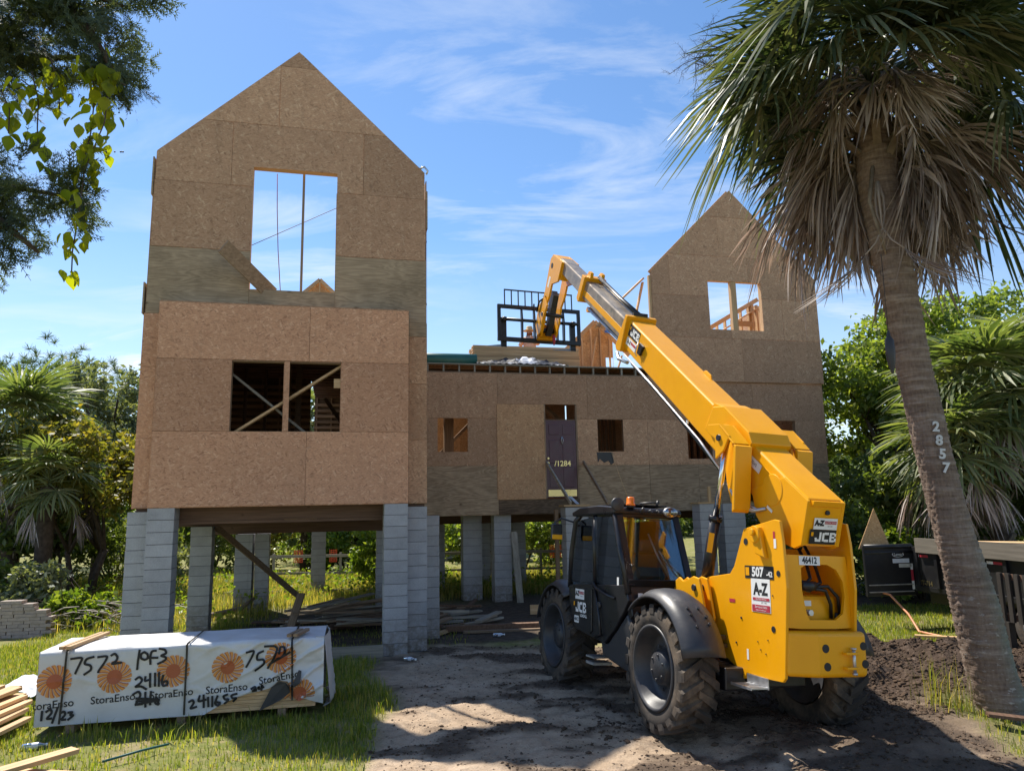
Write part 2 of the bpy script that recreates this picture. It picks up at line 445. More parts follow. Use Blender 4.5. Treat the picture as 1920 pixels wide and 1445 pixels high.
MT['glass'] = m_glass('cab_glass', (.84, .92, .91), .09)
MT['winglass'] = m_glass('window_glass', (.25, .3, .3), .15)
MT['white'] = m_plain('sticker_white', (.78, .78, .76), .45, var=.05)
MT['ink'] = m_plain('ink_black', (.012, .012, .014), .6, var=.2)
MT['red'] = m_plain('sticker_red', (.42, .03, .05), .5, var=.1)
MT['orange'] = m_plain('beacon_orange', (.9, .20, .01), .2, var=.1, coat=.5)
MT['hose'] = m_plain('hose_black', (.012, .012, .012), .4)
MT['purple'] = m_plain('door_purple', (.085, .026, .045), .35, var=.15)
MT['brass'] = m_plain('brass', (.62, .5, .24), .3, .9)
MT['wrap'] = m_plain('lumber_wrap', (.60, .60, .60), .42, var=.05, nsc=3, bumpst=.04, dirt=(.40, .36, .30), dirtamt=.5)
MT['sun_d'] = m_plain('print_rust', (.40, .10, .035), .5, var=.08)
MT['sun_l'] = m_plain('print_orange', (.66, .28, .07), .5, var=.08)
MT['skin'] = m_plain('skin', (.45, .24, .16), .55, var=.06)
MT['shirt'] = m_plain('shirt_tan', (.55, .38, .30), .85)
MT['hat'] = m_plain('straw_hat', (.55, .38, .20), .85)
MT['tarp'] = m_plain('tarp_grey', (.32, .33, .36), .35, var=.2, nsc=3)
MT['tarpw'] = m_plain('tarp_white', (.60, .62, .66), .4, var=.1)
MT['tarpb'] = m_plain('tarp_black', (.025, .025, .03), .45)
MT['green'] = m_plain('underlay_green', (.015, .10, .085), .5)
MT['blue'] = m_plain('tarp_blue', (.06, .16, .40), .5)
MT['orangenet'] = m_plain('fence_orange', (.75, .10, .04), .6)
MT['trailer'] = m_plain('trailer_black', (.010, .010, .012), .45, var=.3, nsc=2, dirt=(.06, .055, .045), dirtamt=.45)
MT['siding'] = m_plain('siding_grey', (.46, .45, .41), .7, var=.08)
MT['brick'] = m_plain('brick_grey', (.36, .30, .26), .9, var=.2, nsc=12, bumpst=.2)
MT['cord'] = m_plain('cord_orange', (.70, .27, .12), .5)
MT['bottle'] = m_glass('bottle_plastic', (.75, .8, .85), .2)
MT['rope'] = m_plain('rope_red', (.30, .05, .06), .8)
# ------------------------------------------------------------------ ground: one sheet to the horizon
YAW = 0.2343
HO = Vector((-5.818, 11.668, 0.0))                       # front left corner of the house
HU = Vector((cos(YAW), sin(YAW), 0)); HN = Vector((-sin(YAW), cos(YAW), 0))
def hw(u, v, z=0.0): return HO + HU * u + HN * v + Vector((0, 0, z))
def to_house(x, y):
    return (x - HO.x) * HU.x + (y - HO.y) * HU.y, (x - HO.x) * HN.x + (y - HO.y) * HN.y

def sstep(a, b, x): t = np.clip((x - a) / (b - a), 0, 1); return t * t * (3 - 2 * t)
def drive_mask(x, y):
    """1 on the bare drive and work area, 0 on grass"""
    x = np.asarray(x, float); y = np.asarray(y, float)
    wob = (fbm(x * .9, y * .9, 5) - .47) * 1.5
    left = -1.62 + .10 * np.maximum(0, 8.5 - y) - .32 * np.maximum(0, y - 9.5)
    m = sstep(-.12, .22, x - left + wob * .5)
    right = 4.6 + .05 * (y - 8)
    m = m * (1 - sstep(0, .5, x - right + wob))
    m = m * (1 - sstep(12.6, 13.6, y + wob * .8 + .25 * np.minimum(0, x)))
    return m
def mud_mask(x, y):
    """dark churned soil right of the drive"""
    x = np.asarray(x, float); y = np.asarray(y, float)
    wob = (fbm(x * 1.2, y * 1.2, 9) - .47) * 1.4
    m = sstep(2.6, 3.6, x + wob) * (1 - sstep(12.0, 12.5, y + wob * .35)) * sstep(8.6, 9.3, y + wob * .5)
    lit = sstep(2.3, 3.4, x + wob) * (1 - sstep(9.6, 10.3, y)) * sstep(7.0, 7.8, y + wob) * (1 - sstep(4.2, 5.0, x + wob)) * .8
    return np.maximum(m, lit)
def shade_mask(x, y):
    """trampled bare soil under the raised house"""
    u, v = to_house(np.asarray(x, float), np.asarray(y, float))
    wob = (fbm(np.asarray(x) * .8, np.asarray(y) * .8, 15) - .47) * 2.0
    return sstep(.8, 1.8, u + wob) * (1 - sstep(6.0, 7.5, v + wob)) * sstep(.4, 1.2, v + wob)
def smear_and_shade(x, y):
    """dark mud dropped and dragged along the drive, plus painted shade by the loader"""
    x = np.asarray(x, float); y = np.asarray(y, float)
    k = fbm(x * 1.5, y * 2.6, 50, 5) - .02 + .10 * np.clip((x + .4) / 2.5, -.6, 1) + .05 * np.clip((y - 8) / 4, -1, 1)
    k = k + .16 * sstep(1.6, 3.0, x) * (1 - sstep(9.5, 11, y)) + .04 * sstep(9.6, 12, y)  # first term paints the shade under and right of the loader as mud
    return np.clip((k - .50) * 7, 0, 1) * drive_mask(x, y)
def gz(x, y):
    x = np.asarray(x, float); y = np.asarray(y, float)
    near = 1 - sstep(18, 30, np.hypot(x, y - 4))
    d = drive_mask(x, y); mu = mud_mask(x, y)
    z = (fbm(x * .5, y * .5, 1) - .47) * .10 * near * (1 - .75 * d)
    z = z + (fbm(x * 3, y * 3, 2) - .47) * .05 * near
    z = z + d * ((fbm(x * 6, y * 6, 3, 4) - .46) * .05 + smear_and_shade(x, y) * (.012 + .04 * (fbm(x * 9, y * 9, 8, 3) - .40)))
    z = z + mu * (.10 + (fbm(x * 2.2, y * 2.2, 21, 6) - .40) * .62 * sstep(9, 9.8, y))
    # wheel ruts along the loader's track
    f = (-sin(.3087), cos(.3087)); rx, ry = cos(.3087), sin(.3087)
    a = (x - 2.43) * rx + (y - 8.34) * ry; l = (x - 2.43) * f[0] + (y - 8.34) * f[1]
    for c in (-.92, .92):
        ch = sstep(.0, .5, np.sin((l * 1.0 + np.abs(a - c) * .9) * 2 * pi / .17)); z = z + .016 * ch * np.exp(-((a - c) / .2) ** 4) * sstep(-4, -3, l) * (1 - sstep(3.0, 3.6, l)) * near
        z = z - .05 * np.exp(-((a - c) / .24) ** 2) * sstep(-3.5, -1, l) * (1 - sstep(3.0, 3.6, l)) * near
    z = z - .08 * np.exp(-((a - .95) / .6) ** 2 - (l / 1.0) ** 2)
    return z
def axis_pts(lo, a, b, hi, st, n):
    t = np.linspace(0, 1, n)[1:]
    return np.concatenate([(a - (a - lo) * t ** 2.2)[::-1], np.arange(a, b, st), b + (hi - b) * np.concatenate([[0], t]) ** 2.2])
gx = axis_pts(-260, -8.5, 9.0, 260, .042, 34); gy = axis_pts(-60, 5.0, 15.0, 420, .042, 46)
GX, GY = np.meshgrid(gx, gy, indexing='ij')
GP = np.stack([GX, GY, gz(GX, GY)], -1)

def m_ground():
    b = NB('ground_soil'); v = b.coord()
    at = b.n('ShaderNodeAttribute', attribute_name='cover'); sp = b.n('ShaderNodeSeparateColor'); b.l(at.outputs['Color'], sp.inputs[0])
    drv, mud, bare = sp.outputs
    nb = b.noise(v, 1.3, 8, .68); nm = b.noise(v, 7, 8, .7); nf = b.noise(v, 55, 4, .65)
    sand = b.ramp(nb, [(.30, (.27, .185, .115)), (.5, (.45, .325, .215)), (.72, (.60, .46, .33))])
    sand = b.mix(b.rng(nm, .50, .68, 0, .8), sand, (.17, .112, .068))
    sand = b.mix(.3, sand, b.ramp(nf, [(.3, (.12, .09, .065)), (.7, (.48, .41, .33))]))
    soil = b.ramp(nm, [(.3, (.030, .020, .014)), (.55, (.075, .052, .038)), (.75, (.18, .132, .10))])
    turf = b.ramp(nm, [(.3, (.11, .135, .035)), (.5, (.19, .195, .06)), (.68, (.30, .245, .12))])
    turf = b.mix(b.rng(nb, .52, .68, 0, .8), turf, (.33, .25, .16))
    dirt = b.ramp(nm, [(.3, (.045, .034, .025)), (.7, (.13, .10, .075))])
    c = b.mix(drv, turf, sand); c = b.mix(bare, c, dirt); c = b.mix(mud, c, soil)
    h = b.math('ADD', b.math('MULTIPLY', nm, 1.0), b.math('MULTIPLY', nf, .35))
    return b.done(b.bsdf(c, .95, 0, b.bump(h, .9, .04), .15))
g_me = grid_mesh('ground', GP, m_ground())
cov = np.stack([drive_mask(GX, GY), np.maximum(mud_mask(GX, GY), .85 * smear_and_shade(GX, GY)), shade_mask(GX, GY), np.ones_like(GX)], -1).astype(np.float32).reshape(-1, 4)
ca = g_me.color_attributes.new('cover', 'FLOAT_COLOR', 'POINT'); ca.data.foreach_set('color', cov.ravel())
ground = link('ground', g_me); tag(ground, kind='structure')

# ------------------------------------------------------------------ the house under construction
house = thing('raised_house', 'unfinished two-gabled house sheathed in brown OSB, raised on grey block piers', 'house', HO, (0, 0, YAW))

def in_rect(x, y, r): return r[0] < x < r[1] and r[2] < y < r[3]
def panel(u0, u1, z0, z1, V, mat, holes=(), name='osb_panel', th=.0125, gap=.0035, gable=None, along='u', jit=True, label=None):
    """one sheet; face towards -V (or towards -u / +u for side sheets), openings left out, sloped top cut by the gable line"""
    u0 += gap; u1 -= gap; z0 += gap; z1 -= gap
    us = sorted({u0, u1} | {h[i] for h in holes for i in (0, 1) if u0 < h[i] < u1}); zs = sorted({z0, z1} | {h[i] for h in holes for i in (2, 3) if z0 < h[i] < z1})
    cells = {(i, j) for i in range(len(us) - 1) for j in range(len(zs) - 1) if not any(in_rect((us[i] + us[i + 1]) / 2, (zs[j] + zs[j + 1]) / 2, h) for h in holes)}
    if not cells: return None
    dv = random.uniform(0, .004) if jit else 0
    bm = bmesh.new(); vs = {}
    def vert(i, j, k):
        if (i, j, k) not in vs:
            a = V - dv - (0 if k else th)
            vs[(i, j, k)] = bm.verts.new((us[i], a, zs[j]) if along == 'u' else (a, us[i], zs[j]))
        return vs[(i, j, k)]
    for i, j in cells:
        bm.faces.new([vert(i, j, 0), vert(i + 1, j, 0), vert(i + 1, j + 1, 0), vert(i, j + 1, 0)])
        bm.faces.new([vert(i, j, 1), vert(i, j + 1, 1), vert(i + 1, j + 1, 1), vert(i + 1, j, 1)])
        for di, dj, e in ((-1, 0, ((i, j), (i, j + 1))), (1, 0, ((i + 1, j + 1), (i + 1, j))), (0, -1, ((i + 1, j), (i, j))), (0, 1, ((i, j + 1), (i + 1, j + 1)))):
            if (i + di, j + dj) not in cells:
                (a, b_), (c, d) = e; bm.faces.new([vert(a, b_, 0), vert(c, d, 0), vert(c, d, 1), vert(a, b_, 1)])
    for i, j in cells:                                       # lap strips behind the left and bottom joints, so no daylight shows through
        e = 2 * gap + .006
        for ok, a0, a1, c0, c1 in (((i - 1, j) not in cells and us[i] == u0, u0 - e, u0 + .02, zs[j] - (e if zs[j] == z0 else 0), zs[j + 1]), ((i, j - 1) not in cells and zs[j] == z0, us[i], us[i + 1], z0 - e, z0 + .02)):
            if ok:
                q = [bm.verts.new(p if along == 'u' else (p[1], p[0], p[2])) for p in [(x, V + .006, z) for x, z in ((a0, c0), (a1, c0), (a1, c1), (a0, c1))]]
                bm.faces.new(q)
    if gable:
        pk, zp, sl = gable                                   # peak u, peak z, slope
        for sgn in (-1, 1):
            bmesh.ops.bisect_plane(bm, geom=bm.verts[:] + bm.edges[:] + bm.faces[:], plane_co=(pk, 0, zp), plane_no=(sgn * sl, 0, 1), clear_outer=True)
            bmesh.ops.holes_fill(bm, edges=[e for e in bm.edges if e.is_boundary])
        if not bm.faces: bm.free(); return None
    bmesh.ops.recalc_face_normals(bm, faces=bm.faces)
    me = bpy.data.meshes.new(name); bm.to_mesh(me); bm.free(); me.materials.append(MT[mat])
    return link(name, me, house, label=label)

# --- left tower, projecting bay
bw = [(1.17, 2.95, 3.71, 4.88)]
for (a, b_) in ((0, 2.40), (2.40, 4.11)): panel(a, b_, 2.48, 3.70, 0, 'osb_red')
for (a, b_) in ((0, 1.17), (2.95, 4.11)): panel(a, b_, 3.70, 4.905, 0, 'osb_red')
panel(2.01, 2.10, 3.70, 4.90, 0, 'osb_red', name='window_mullion')
for (a, b_) in ((0, 2.41), (2.41, 4.11)): panel(a, b_, 4.905, 5.87, 0, 'osb_red')
for (a, b_) in ((0.0, 2.4), (2.4, 4.11)):                      # little roof deck over the bay
    MB().box(a, b_ - .005, -.005, .40, 5.872, 5.886).build('osb_panel', MT['osb'], house)
MB().prism([(-.02, 5.9), (.03, 5.9), (.03, 5.84), (.02, 5.84), (.02, 5.89), (-.02, 5.89)], -.005, .0, 'x').build('drip_edge', MT['galv'], house)
# bay returns (narrow sides)
for uu, d in ((.0125, 0), (4.11, 0)):
    for z0, z1 in ((2.48, 3.70), (3.70, 4.91), (4.91, 5.87)): panel(0, .40, z0, z1, uu, 'osb', along='v', jit=False)
# --- left tower, main wall
VM = .40
for z0, z1 in ((2.48, 3.62), (3.62, 4.83), (4.83, 5.76)): panel(-.33, 0, z0, z1, VM, 'osb_red')
for z0, z1 in ((2.48, 3.60), (3.60, 4.62), (4.62, 5.50), (5.50, 5.76)): panel(4.11, 4.48, z0, z1, VM, 'osb' if z1 < 5.6 else 'ply')
tw = [(1.34, 2.815, 6.26, 8.56)]
GB = (2.07, 10.95, .943)
panel(-.31, 1.34, 5.76, 6.96, VM, 'ply', name='plywood_panel'); panel(2.815, 4.46, 5.76, 6.96, VM, 'ply', name='plywood_panel')
panel(1.34, 2.815, 5.76, 6.265, VM, 'ply', name='plywood_panel')
panel(-.30, 1.34, 6.96, 8.18, VM, 'osb'); panel(2.815, 4.45, 6.96, 8.18, VM, 'osb')
for a, b_ in ((-.29, .96), (.96, 3.29), (3.29, 4.44)): panel(a, b_, 8.18, 9.40, VM, 'osb', tw, gable=GB)
for a, b_ in ((-.3, 1.75), (1.75, 4.45)): panel(a, b_, 9.40, 10.62, VM, 'osb', gable=GB)
panel(.9, 3.3, 10.62, 11.2, VM, 'osb', gable=GB)
# side walls of the tower
for k in range(4):
    v0 = .42 + k * 2.44; v1 = min(v0 + 2.44, 9.9)
    for z0, z1 in ((2.48, 3.70), (3.70, 4.92), (4.92, 6.14), (6.14, 7.36), (7.36, 8.58)):
        if k > 1 and z0 > 6: continue
        if v0 < 6: panel(v0, min(v1, 6.7), z0, z1, -.315, 'osb', along='v')
        panel(v0, v1, z0, z1, 4.475, 'osb', along='v')
# framing seen through the openings: studs behind the sheathing, headers, sills
def stud(u0, V0, z0, z1, du=.038, dv=.14, mat='old_z', name='stud', parent=None):
    return MB().box(u0, u0 + du, V0, V0 + dv, z0, z1).build(name, MT[mat], parent or house)
def rail(u0, u1, V0, z0, dz=.038, dv=.14, mat='old_x', name='wall_plate'):
    return MB().box(u0, u1, V0, V0 + dv, z0, z0 + dz).build(name, MT[mat], house)
for u_ in (.02, .42, .82, 3.02, 3.40, 3.80, 4.05): stud(u_, .004, 2.52, 5.83)
for u_ in (1.13, 2.955): stud(u_, .004, 3.66, 4.93)
rail(0.02, 4.09, .004, 2.482); rail(0.02, 4.09, .004, 5.832); rail(1.175, 2.945, .006, 3.665, mat='lum_x', name='window_sill'); rail(1.175, 2.945, .006, 4.885, dz=.18, name='header')
stud(2.03, .006, 3.71, 4.88, du=.05)
for u_ in (-.28, .12, .52, .92, 3.2, 3.6, 4.0, 4.40): stud(u_, VM + .004, 5.80, 8.72 if u_ in (-.28, 4.40) else 8.9)
for u_ in (1.298, 2.82): stud(u_, VM + .004, 6.22, 8.60, mat='lum_z', name='window_jamb')
rail(1.34, 2.815, VM + .004, 6.222, dz=.036, mat='lum_x', name='window_sill'); rail(1.30, 2.855, VM + .004, 8.565, dz=.2, mat='lum_x', name='header')
for s_ in (-1, 1):                                               # sloping plates along the gable
    p = Vector((2.07, VM + .075, 10.90)); q = p + Vector((s_ * 2.33, 0, -2.33 * .943))
    MB().beam(p, q, .14, .038, (0, 1, 0)).build('gable_rafter', MT['old_x'], house)
for u_ in (.6, 1.1, 1.6, 2.05, 2.5, 3.0, 3.5): stud(u_, VM + .005, 8.78, 10.83 - abs(u_ + .02 - 2.07) * .943)
MB().box(2.185, 2.225, .62, .71, 5.9, 8.62).build('window_post', MT['old_z'], house)
MB().tube([(1.70, .9, 8.7), (1.72, .9, 8.0), (1.76, .9, 7.2), (1.85, .9, 6.1)], .008, 6).build('hanging_rope', MT['rope'], house)
MB().tube([(1.0, 2.0, 7.56), (2.0, 2.0, 8.12), (3.2, 2.0, 8.79)], .007, 5).build('guy_line', MT['dark_x'], house)
MB().beam((.98, -.25, 6.80), (1.72, .52, 6.22), .038, .26, (.45, 0, 1)).build('leaning_plank', MT['old_x'], house)
# gable of a rear dormer seen through the tall window
MB().prism([(1.70, 8.62), (2.84, 8.62), (2.28, 9.16)], 9.0, 9.012, 'y').build('gable_panel', MT['osb_fresh'], house)
for s_ in (-1, 1): MB().beam((2.28, 8.93, 9.19), (2.28 + s_ * .66, 8.93, 8.57), .1, .05, (0, 1, 0)).build('gable_rafter', MT['lum_x'], house)
MB().box(2.26, 2.30, 8.9, 8.94, 8.3, 9.1).build('stud', MT['lum_z'], house)
for u_ in (1.9, 2.7): MB().box(u_, u_ + .04, 8.95, 9.05, 6.2, 8.62).build('stud', MT['lum_z'], house)
# braces across the bay window; pale and dark lumber paint one lit, one dim
MB().beam((1.24, .165, 3.70), (3.05, .165, 4.93), .04, .135, (0, 1, 0)).build('brace', MT['lum_x'], house)
MB().beam((1.05, .235, 4.78), (2.42, .235, 3.66), .04, .115, (0, 1, 0)).build('brace', MT['weath_y'], house)
MB().box(2.83, 2.95, .02, .06, 4.46, 4.62).build('scrap_block', MT['lum_x'], house)
# tower floors and ceiling joists (run across, seen edge on through the window and from below)
MB().box(-.30, 4.46, .43, 6.7, 2.50, 2.52).build('floor_deck', MT['old_x'], house); MB().box(2.2, 4.46, 6.704, 9.9, 2.50, 2.52).build('floor_deck', MT['old_x'], house)
MB().box(-.30, 4.46, .43, 6.7, 5.96, 5.98).build('floor_deck', MT['old_x'], house); MB().box(2.2, 4.46, 6.704, 9.9, 5.96, 5.98).build('floor_deck', MT['old_x'], house)
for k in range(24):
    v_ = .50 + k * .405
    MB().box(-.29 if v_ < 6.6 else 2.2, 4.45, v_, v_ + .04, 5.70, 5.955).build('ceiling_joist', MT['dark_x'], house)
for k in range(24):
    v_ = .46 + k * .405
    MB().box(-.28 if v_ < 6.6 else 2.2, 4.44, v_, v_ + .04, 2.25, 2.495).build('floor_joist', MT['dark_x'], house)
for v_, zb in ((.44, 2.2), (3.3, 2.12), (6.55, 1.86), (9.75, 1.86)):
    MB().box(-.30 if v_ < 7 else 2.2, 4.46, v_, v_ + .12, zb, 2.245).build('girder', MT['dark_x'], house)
MB().beam((1.9, 3.1, 2.21), (2.5, 2.6, 2.23), .09, .04).build('scrap_block', MT['lum_x'], house)
# inside the tower: posts, rear wall with open studs and strapping
for u_, v_, w_ in ((1.78, 3.2, .14), (2.02, 3.2, .11), (3.35, 4.1, .09), (.75, 5.0, .06), (1.2, 5.0, .06)): MB().box(u_, u_ + w_, v_, v_ + .14, 2.52, 5.7).build('post', MT['dark_x'], house)
for k in range(12): stud(-.28 + k * .42, 9.72 if k > 5 else 6.5, 2.52, 5.9, mat='old_z')
for k in range(10):
    z_ = 3.95 + k * .17
    MB().box(-.29, 2.2, 6.48, 6.498, z_, z_ + .085).build('strapping_board', MT['old_x'], house); MB().box(2.2, 4.45, 9.70, 9.718, z_, z_ + .085).build('strapping_board', MT['old_x'], house)
MB().box(.2, 1.75, 6.0, 6.14, 3.85, 4.2).build('header', MT['dark_x'], house)
MB().beam((3.9, 4.2, 3.0), (2.6, 4.2, 4.9), .09, .04, (0, 1, 0)).build('brace', MT['dark_x'], house)

# --- centre link and right wing, all in one plane 5.8 m further back
VC = 5.8
cw = [(5.38, 6.16, 3.80, 4.665), (9.71, 10.45, 3.80, 4.665), (12.34, 13.08, 3.59, 4.665), (15.07, 15.76, 3.70, 4.665), (6.95, 9.14, 2.57, 5.06)]
panel(4.50, 6.95, 2.19, 3.44, VC, 'ply2', name='plywood_panel')
panel(6.95, 9.14, 2.19, 2.57, VC, 'ply_dark', name='plywood_panel')
for a, b_ in ((9.14, 11.16), (11.16, 12.62), (12.62, 15.0), (15.0, 16.74)): panel(a, b_, 2.19, 3.44, VC, 'ply2', name='plywood_panel')
panel(4.50, 6.95, 3.44, 4.675, VC, 'osb', cw)
for a, b_ in ((9.14, 11.16), (11.16, 13.6), (13.6, 16.74)): panel(a, b_, 3.44, 4.675, VC, 'osb', cw)
for a, b_ in ((4.50, 6.96), (6.96, 9.45)): panel(a, b_, 4.675, 5.87, VC, 'osb', cw)
for a, b_ in ((9.45, 12.0), (12.0, 14.45), (14.45, 16.76)): panel(a, b_, 4.675, 5.76 if a > 11.5 else 5.87, VC, 'osb')
panel(6.93, 8.215, 2.57, 5.055, VC - .02, 'osb_mid', jit=False, label='upright sheet of fresher OSB beside the purple door')
VR = 5.74
GR = (14.14, 11.58, .995)
rw = [(13.24, 14.95, 7.29, 8.74)]
for a, b_ in ((11.48, 14.2), (14.2, 16.80)): panel(a, b_, 5.765, 7.03, VR, 'osb')
for a, b_ in ((11.48, 13.9), (13.9, 15.6), (15.6, 16.80)): panel(a, b_, 7.03, 8.26, VR, 'osb', rw, gable=GR)
for a, b_ in ((11.3, 12.04), (12.04, 14.56), (14.56, 17.0)): panel(max(a, 11.48), min(b_, 16.80), 8.26, 9.49, VR, 'osb', rw, gable=GR)
for a, b_ in ((11.9, 13.67), (13.67, 16.4)): panel(a, b_, 9.49, 10.71, VR, 'osb', gable=GR)
panel(12.5, 15.8, 10.71, 11.7, VR, 'osb', gable=GR)
for uu in (11.492, 16.80):                                       # its side walls
    for k in range(2):
        for z0, z1 in ((5.80, 7.03), (7.03, 8.25), (8.25, 8.86)):
            if uu < 12 : continue
            panel(VR + .02 + k * 2.44, VR + 2.46 + k * 2.44, z0, z1, uu, 'osb', along='v')
for k in range(3):
    for z0, z1 in ((2.19, 3.44), (3.44, 4.67), (4.67, 5.78)): panel(VC + .02 + k * 2.05, VC + 2.07 + k * 2.05, z0, z1, 16.76, 'osb', along='v')
for u_ in (11.49, 11.9, 12.3, 12.7, 15.2, 15.6, 16.0, 16.4, 16.75): stud(u_, VR + .004, 5.80, 8.85, mat='lum_z')
for u_ in (13.20, 14.955): stud(u_, VR + .004, 7.25, 8.78, mat='lum_z', name='window_jamb')
MB().box(13.98, 14.15, VR + .0, VR + .14, 7.292, 8.738).build('window_mullion', MT['lum_z'], house)
rail(13.2, 14.99, VR + .006, 7.252, mat='lum_x', name='window_sill'); rail(13.2, 14.99, VR + .006, 8.745, dz=.2, mat='lum_x', name='header')
for s_ in (-1, 1):
    MB().beam((14.14, VR + .08, 11.54), (14.14 + s_ * 2.66, VR + .08, 11.54 - 2.66 * .995), .14, .038, (0, 1, 0)).build('gable_rafter', MT['lum_x'], house)
MB().box(11.405, 11.474, VR + .0, VR + .09, 6.12, 8.80).build('corner_stud', MT['lum_z'], house)
MB().beam((11.62, VR + .9, 8.98), (10.86, VR + .9, 8.27), .05, .25, (0, 1, 0)).build('rafter', MT['lum_x'], house)
MB().beam((11.60, VR + .85, 8.86), (11.25, VR + .85, 7.55), .05, .10, (0, 1, 0)).build('brace', MT['lum_z'], house)
MB().prism([(10.2, 7.55), (11.5, 7.55), (10.95, 8.40)], VR + 1.4, VR + 1.412, 'y').build('gable_panel', MT['osb_fresh'], house)
for s_ in (-1, 1): MB().beam((10.95, VR + 1.38, 8.45), (10.95 + s_ * .6, VR + 1.38, 7.6), .1, .05, (0, 1, 0)).build('gable_rafter', MT['old_x'], house)
# sloping knee wall seen through the right window
MB().beam((14.3, 8.5, 7.80), (16.6, 8.5, 9.12), .14, .06, (0, 1, 0)).build('knee_wall_plate', MT['lum_x'], house)
MB().beam((14.6, 8.46, 7.62), (16.6, 8.46, 8.85), .04, .2, (0, 1, 0)).build('knee_wall_header', MT['lum_x'], house)
for k in range(6):
    u_ = 14.75 + k * .30; stud(u_, 8.52, 6.2, 7.80 + (u_ - 14.3) * .574, mat='lum_z')
for u_ in (16.30, 16.46, 16.62): stud(u_, 8.4, 6.2, 8.9, mat='lum_z', du=.07)
MB().box(15.5, 16.4, 8.42, 8.46, 8.15, 8.33).build('header', MT['lum_x'], house)
for v_ in (7.0, 8.2, 9.4, 10.6): MB().box(14.9, 16.7, v_, v_ + .14, 8.55, 8.7).build('ceiling_joist', MT['lum_x'], house) if v_ > 11 else None
# floor trusses over the centre: chords and the row of light posts
MB().box(4.50, 11.47, VC + .0, VC + .09, 5.872, 5.90).build('truss_chord', MT['old_x'], house)
MB().box(4.50, 11.47, VC - .03, VC + .10, 6.085, 6.115).build('truss_chord', MT['grey_x'], house)
post_me = MB().box(-.022, .022, 0, .09, 5.901, 6.084).mesh('truss_post', MT['grey_z'])
for k in range(17): link('truss_post', post_me, house, loc=(4.72 + k * .412, VC + .003, 0))
web = MB()
for k in range(17):
    u_ = 4.74 + k * .412
    web.beam((u_, VC + 1.3, 5.91), (u_ + .40, VC + 1.3, 6.08), .03, .04, (0, 1, 0))
web.build('truss_web', MT['old_x'], house)
for v_ in (VC + .6, VC + 2.0, VC + 3.6): MB().box(4.50, 11.47, v_, v_ + .04, 5.88, 6.08).build('floor_joist', MT['dark_x'], house)
MB().box(4.50, 6.6, VC + .10, 7.4, 6.118, 6.14).build('roof_deck', MT['osb'], house)
MB().box(6.604, 16.7, VC + .10, 12.0, 6.118, 6.14).build('roof_deck', MT['osb'], house)
panel(4.5, 6.94, 2.48, 3.7, 11.86, 'osb_fresh'); panel(4.5, 6.94, 3.7, 4.92, 11.86, 'osb_fresh'); panel(4.5, 9.38, 4.92, 6.08, 11.86, 'osb_fresh'); panel(6.94, 9.38, 3.7, 4.92, 11.86, 'osb_fresh'); panel(8.9, 11.34, 2.48, 4.9, 11.86, 'osb'); panel(11.34, 13.78, 2.48, 4.9, 11.86, 'osb'); panel(13.78, 16.2, 2.48, 4.9, 11.86, 'osb')
panel(7.3, 9.7, 4.1, 5.85, 8.6, 'osb_mid'); panel(9.75, 12.2, 4.9, 5.85, 8.6, 'osb'); panel(4.5, 5.5, 4.4, 5.85, 9.6, 'osb_fresh')
MB().box(7.6, 7.7, 7.0, 7.14, 2.5, 5.85).build('post', MT['old_z'], house)
MB().beam((8.2, 7.2, 5.6), (9.3, 7.2, 4.6), .09, .2, (0, 1, 0)).build('brace', MT['old_x'], house)
panel(-.3, 2.2, 3.98, 5.9, 6.56, 'ply_dark'); panel(2.2, 4.46, 4.3, 5.9, 9.78, 'ply_dark')  # dark sheets paint the interior shade between the strapping boards
panel(9.75, 12.2, 2.48, 4.9, 8.6, 'osb', [(9.8, 10.1, 3.3, 4.3)]); panel(12.2, 14.6, 2.48, 4.9, 8.6, 'osb')
MB().box(4.50, 16.7, VC + .02, 12.0, 2.42, 2.46).build('floor_deck', MT['old_x'], house)
for k in range(15): MB().box(4.5, 16.7, VC + .2 + k * .42, VC + .24 + k * .42, 2.20, 2.415).build('floor_joist', MT['dark_x'], house)
for v_ in (VC + .02, 9.0, 11.8): MB().box(4.52, 16.7, v_, v_ + .12, 1.92 if v_ > 6 else 2.192, 2.195 if v_ > 6 else 2.41).build('girder', MT['dark_x'], house)
for u_ in (4.9, 5.32, 6.2, 6.9, 9.66, 10.47, 11.0, 12.3, 13.1, 14.0, 15.02, 15.78): stud(u_, VC + .004, 2.48, 5.86, mat='old_z')
for k in range(29): stud(4.6 + k * .42, 11.86, 2.5, 6.1, mat='lum_z')
for k in range(9): stud(9.85 + k * .16, 7.4 + .1 * k, 2.5, 5.9, mat='old_z')
for k in range(7): stud(12.4 + k * .2, 7.2, 2.5, 5.9, mat='dark_x')
MB().box(5.72, 5.98, 7.0, 7.14, 2.5, 5.9).build('post', MT['old_z'], house)
MB().beam((5.1, 7.6, 3.3), (7.2, 7.6, 5.4), .09, .14, (0, 1, 0)).build('brace', MT['old_x'], house)
for k in range(7): MB().box(4.6, 11.4, 8.6 + k * .45, 8.64 + k * .45, 5.82, 6.08).build('ceiling_joist', MT['lum_x'], house)
# opening above the door
MB().box(8.22, 8.255, VC - .012, VC + .1, 2.575, 5.05).build('door_jamb', MT['old_z'], house)
MB().box(9.10, 9.138, VC - .012, VC + .1, 2.575, 5.05).build('door_jamb', MT['old_z'], house)
MB().box(8.257, 9.098, VC + .0, VC + .08, 4.64, 4.66).build('door_head', MT['old_x'], house)
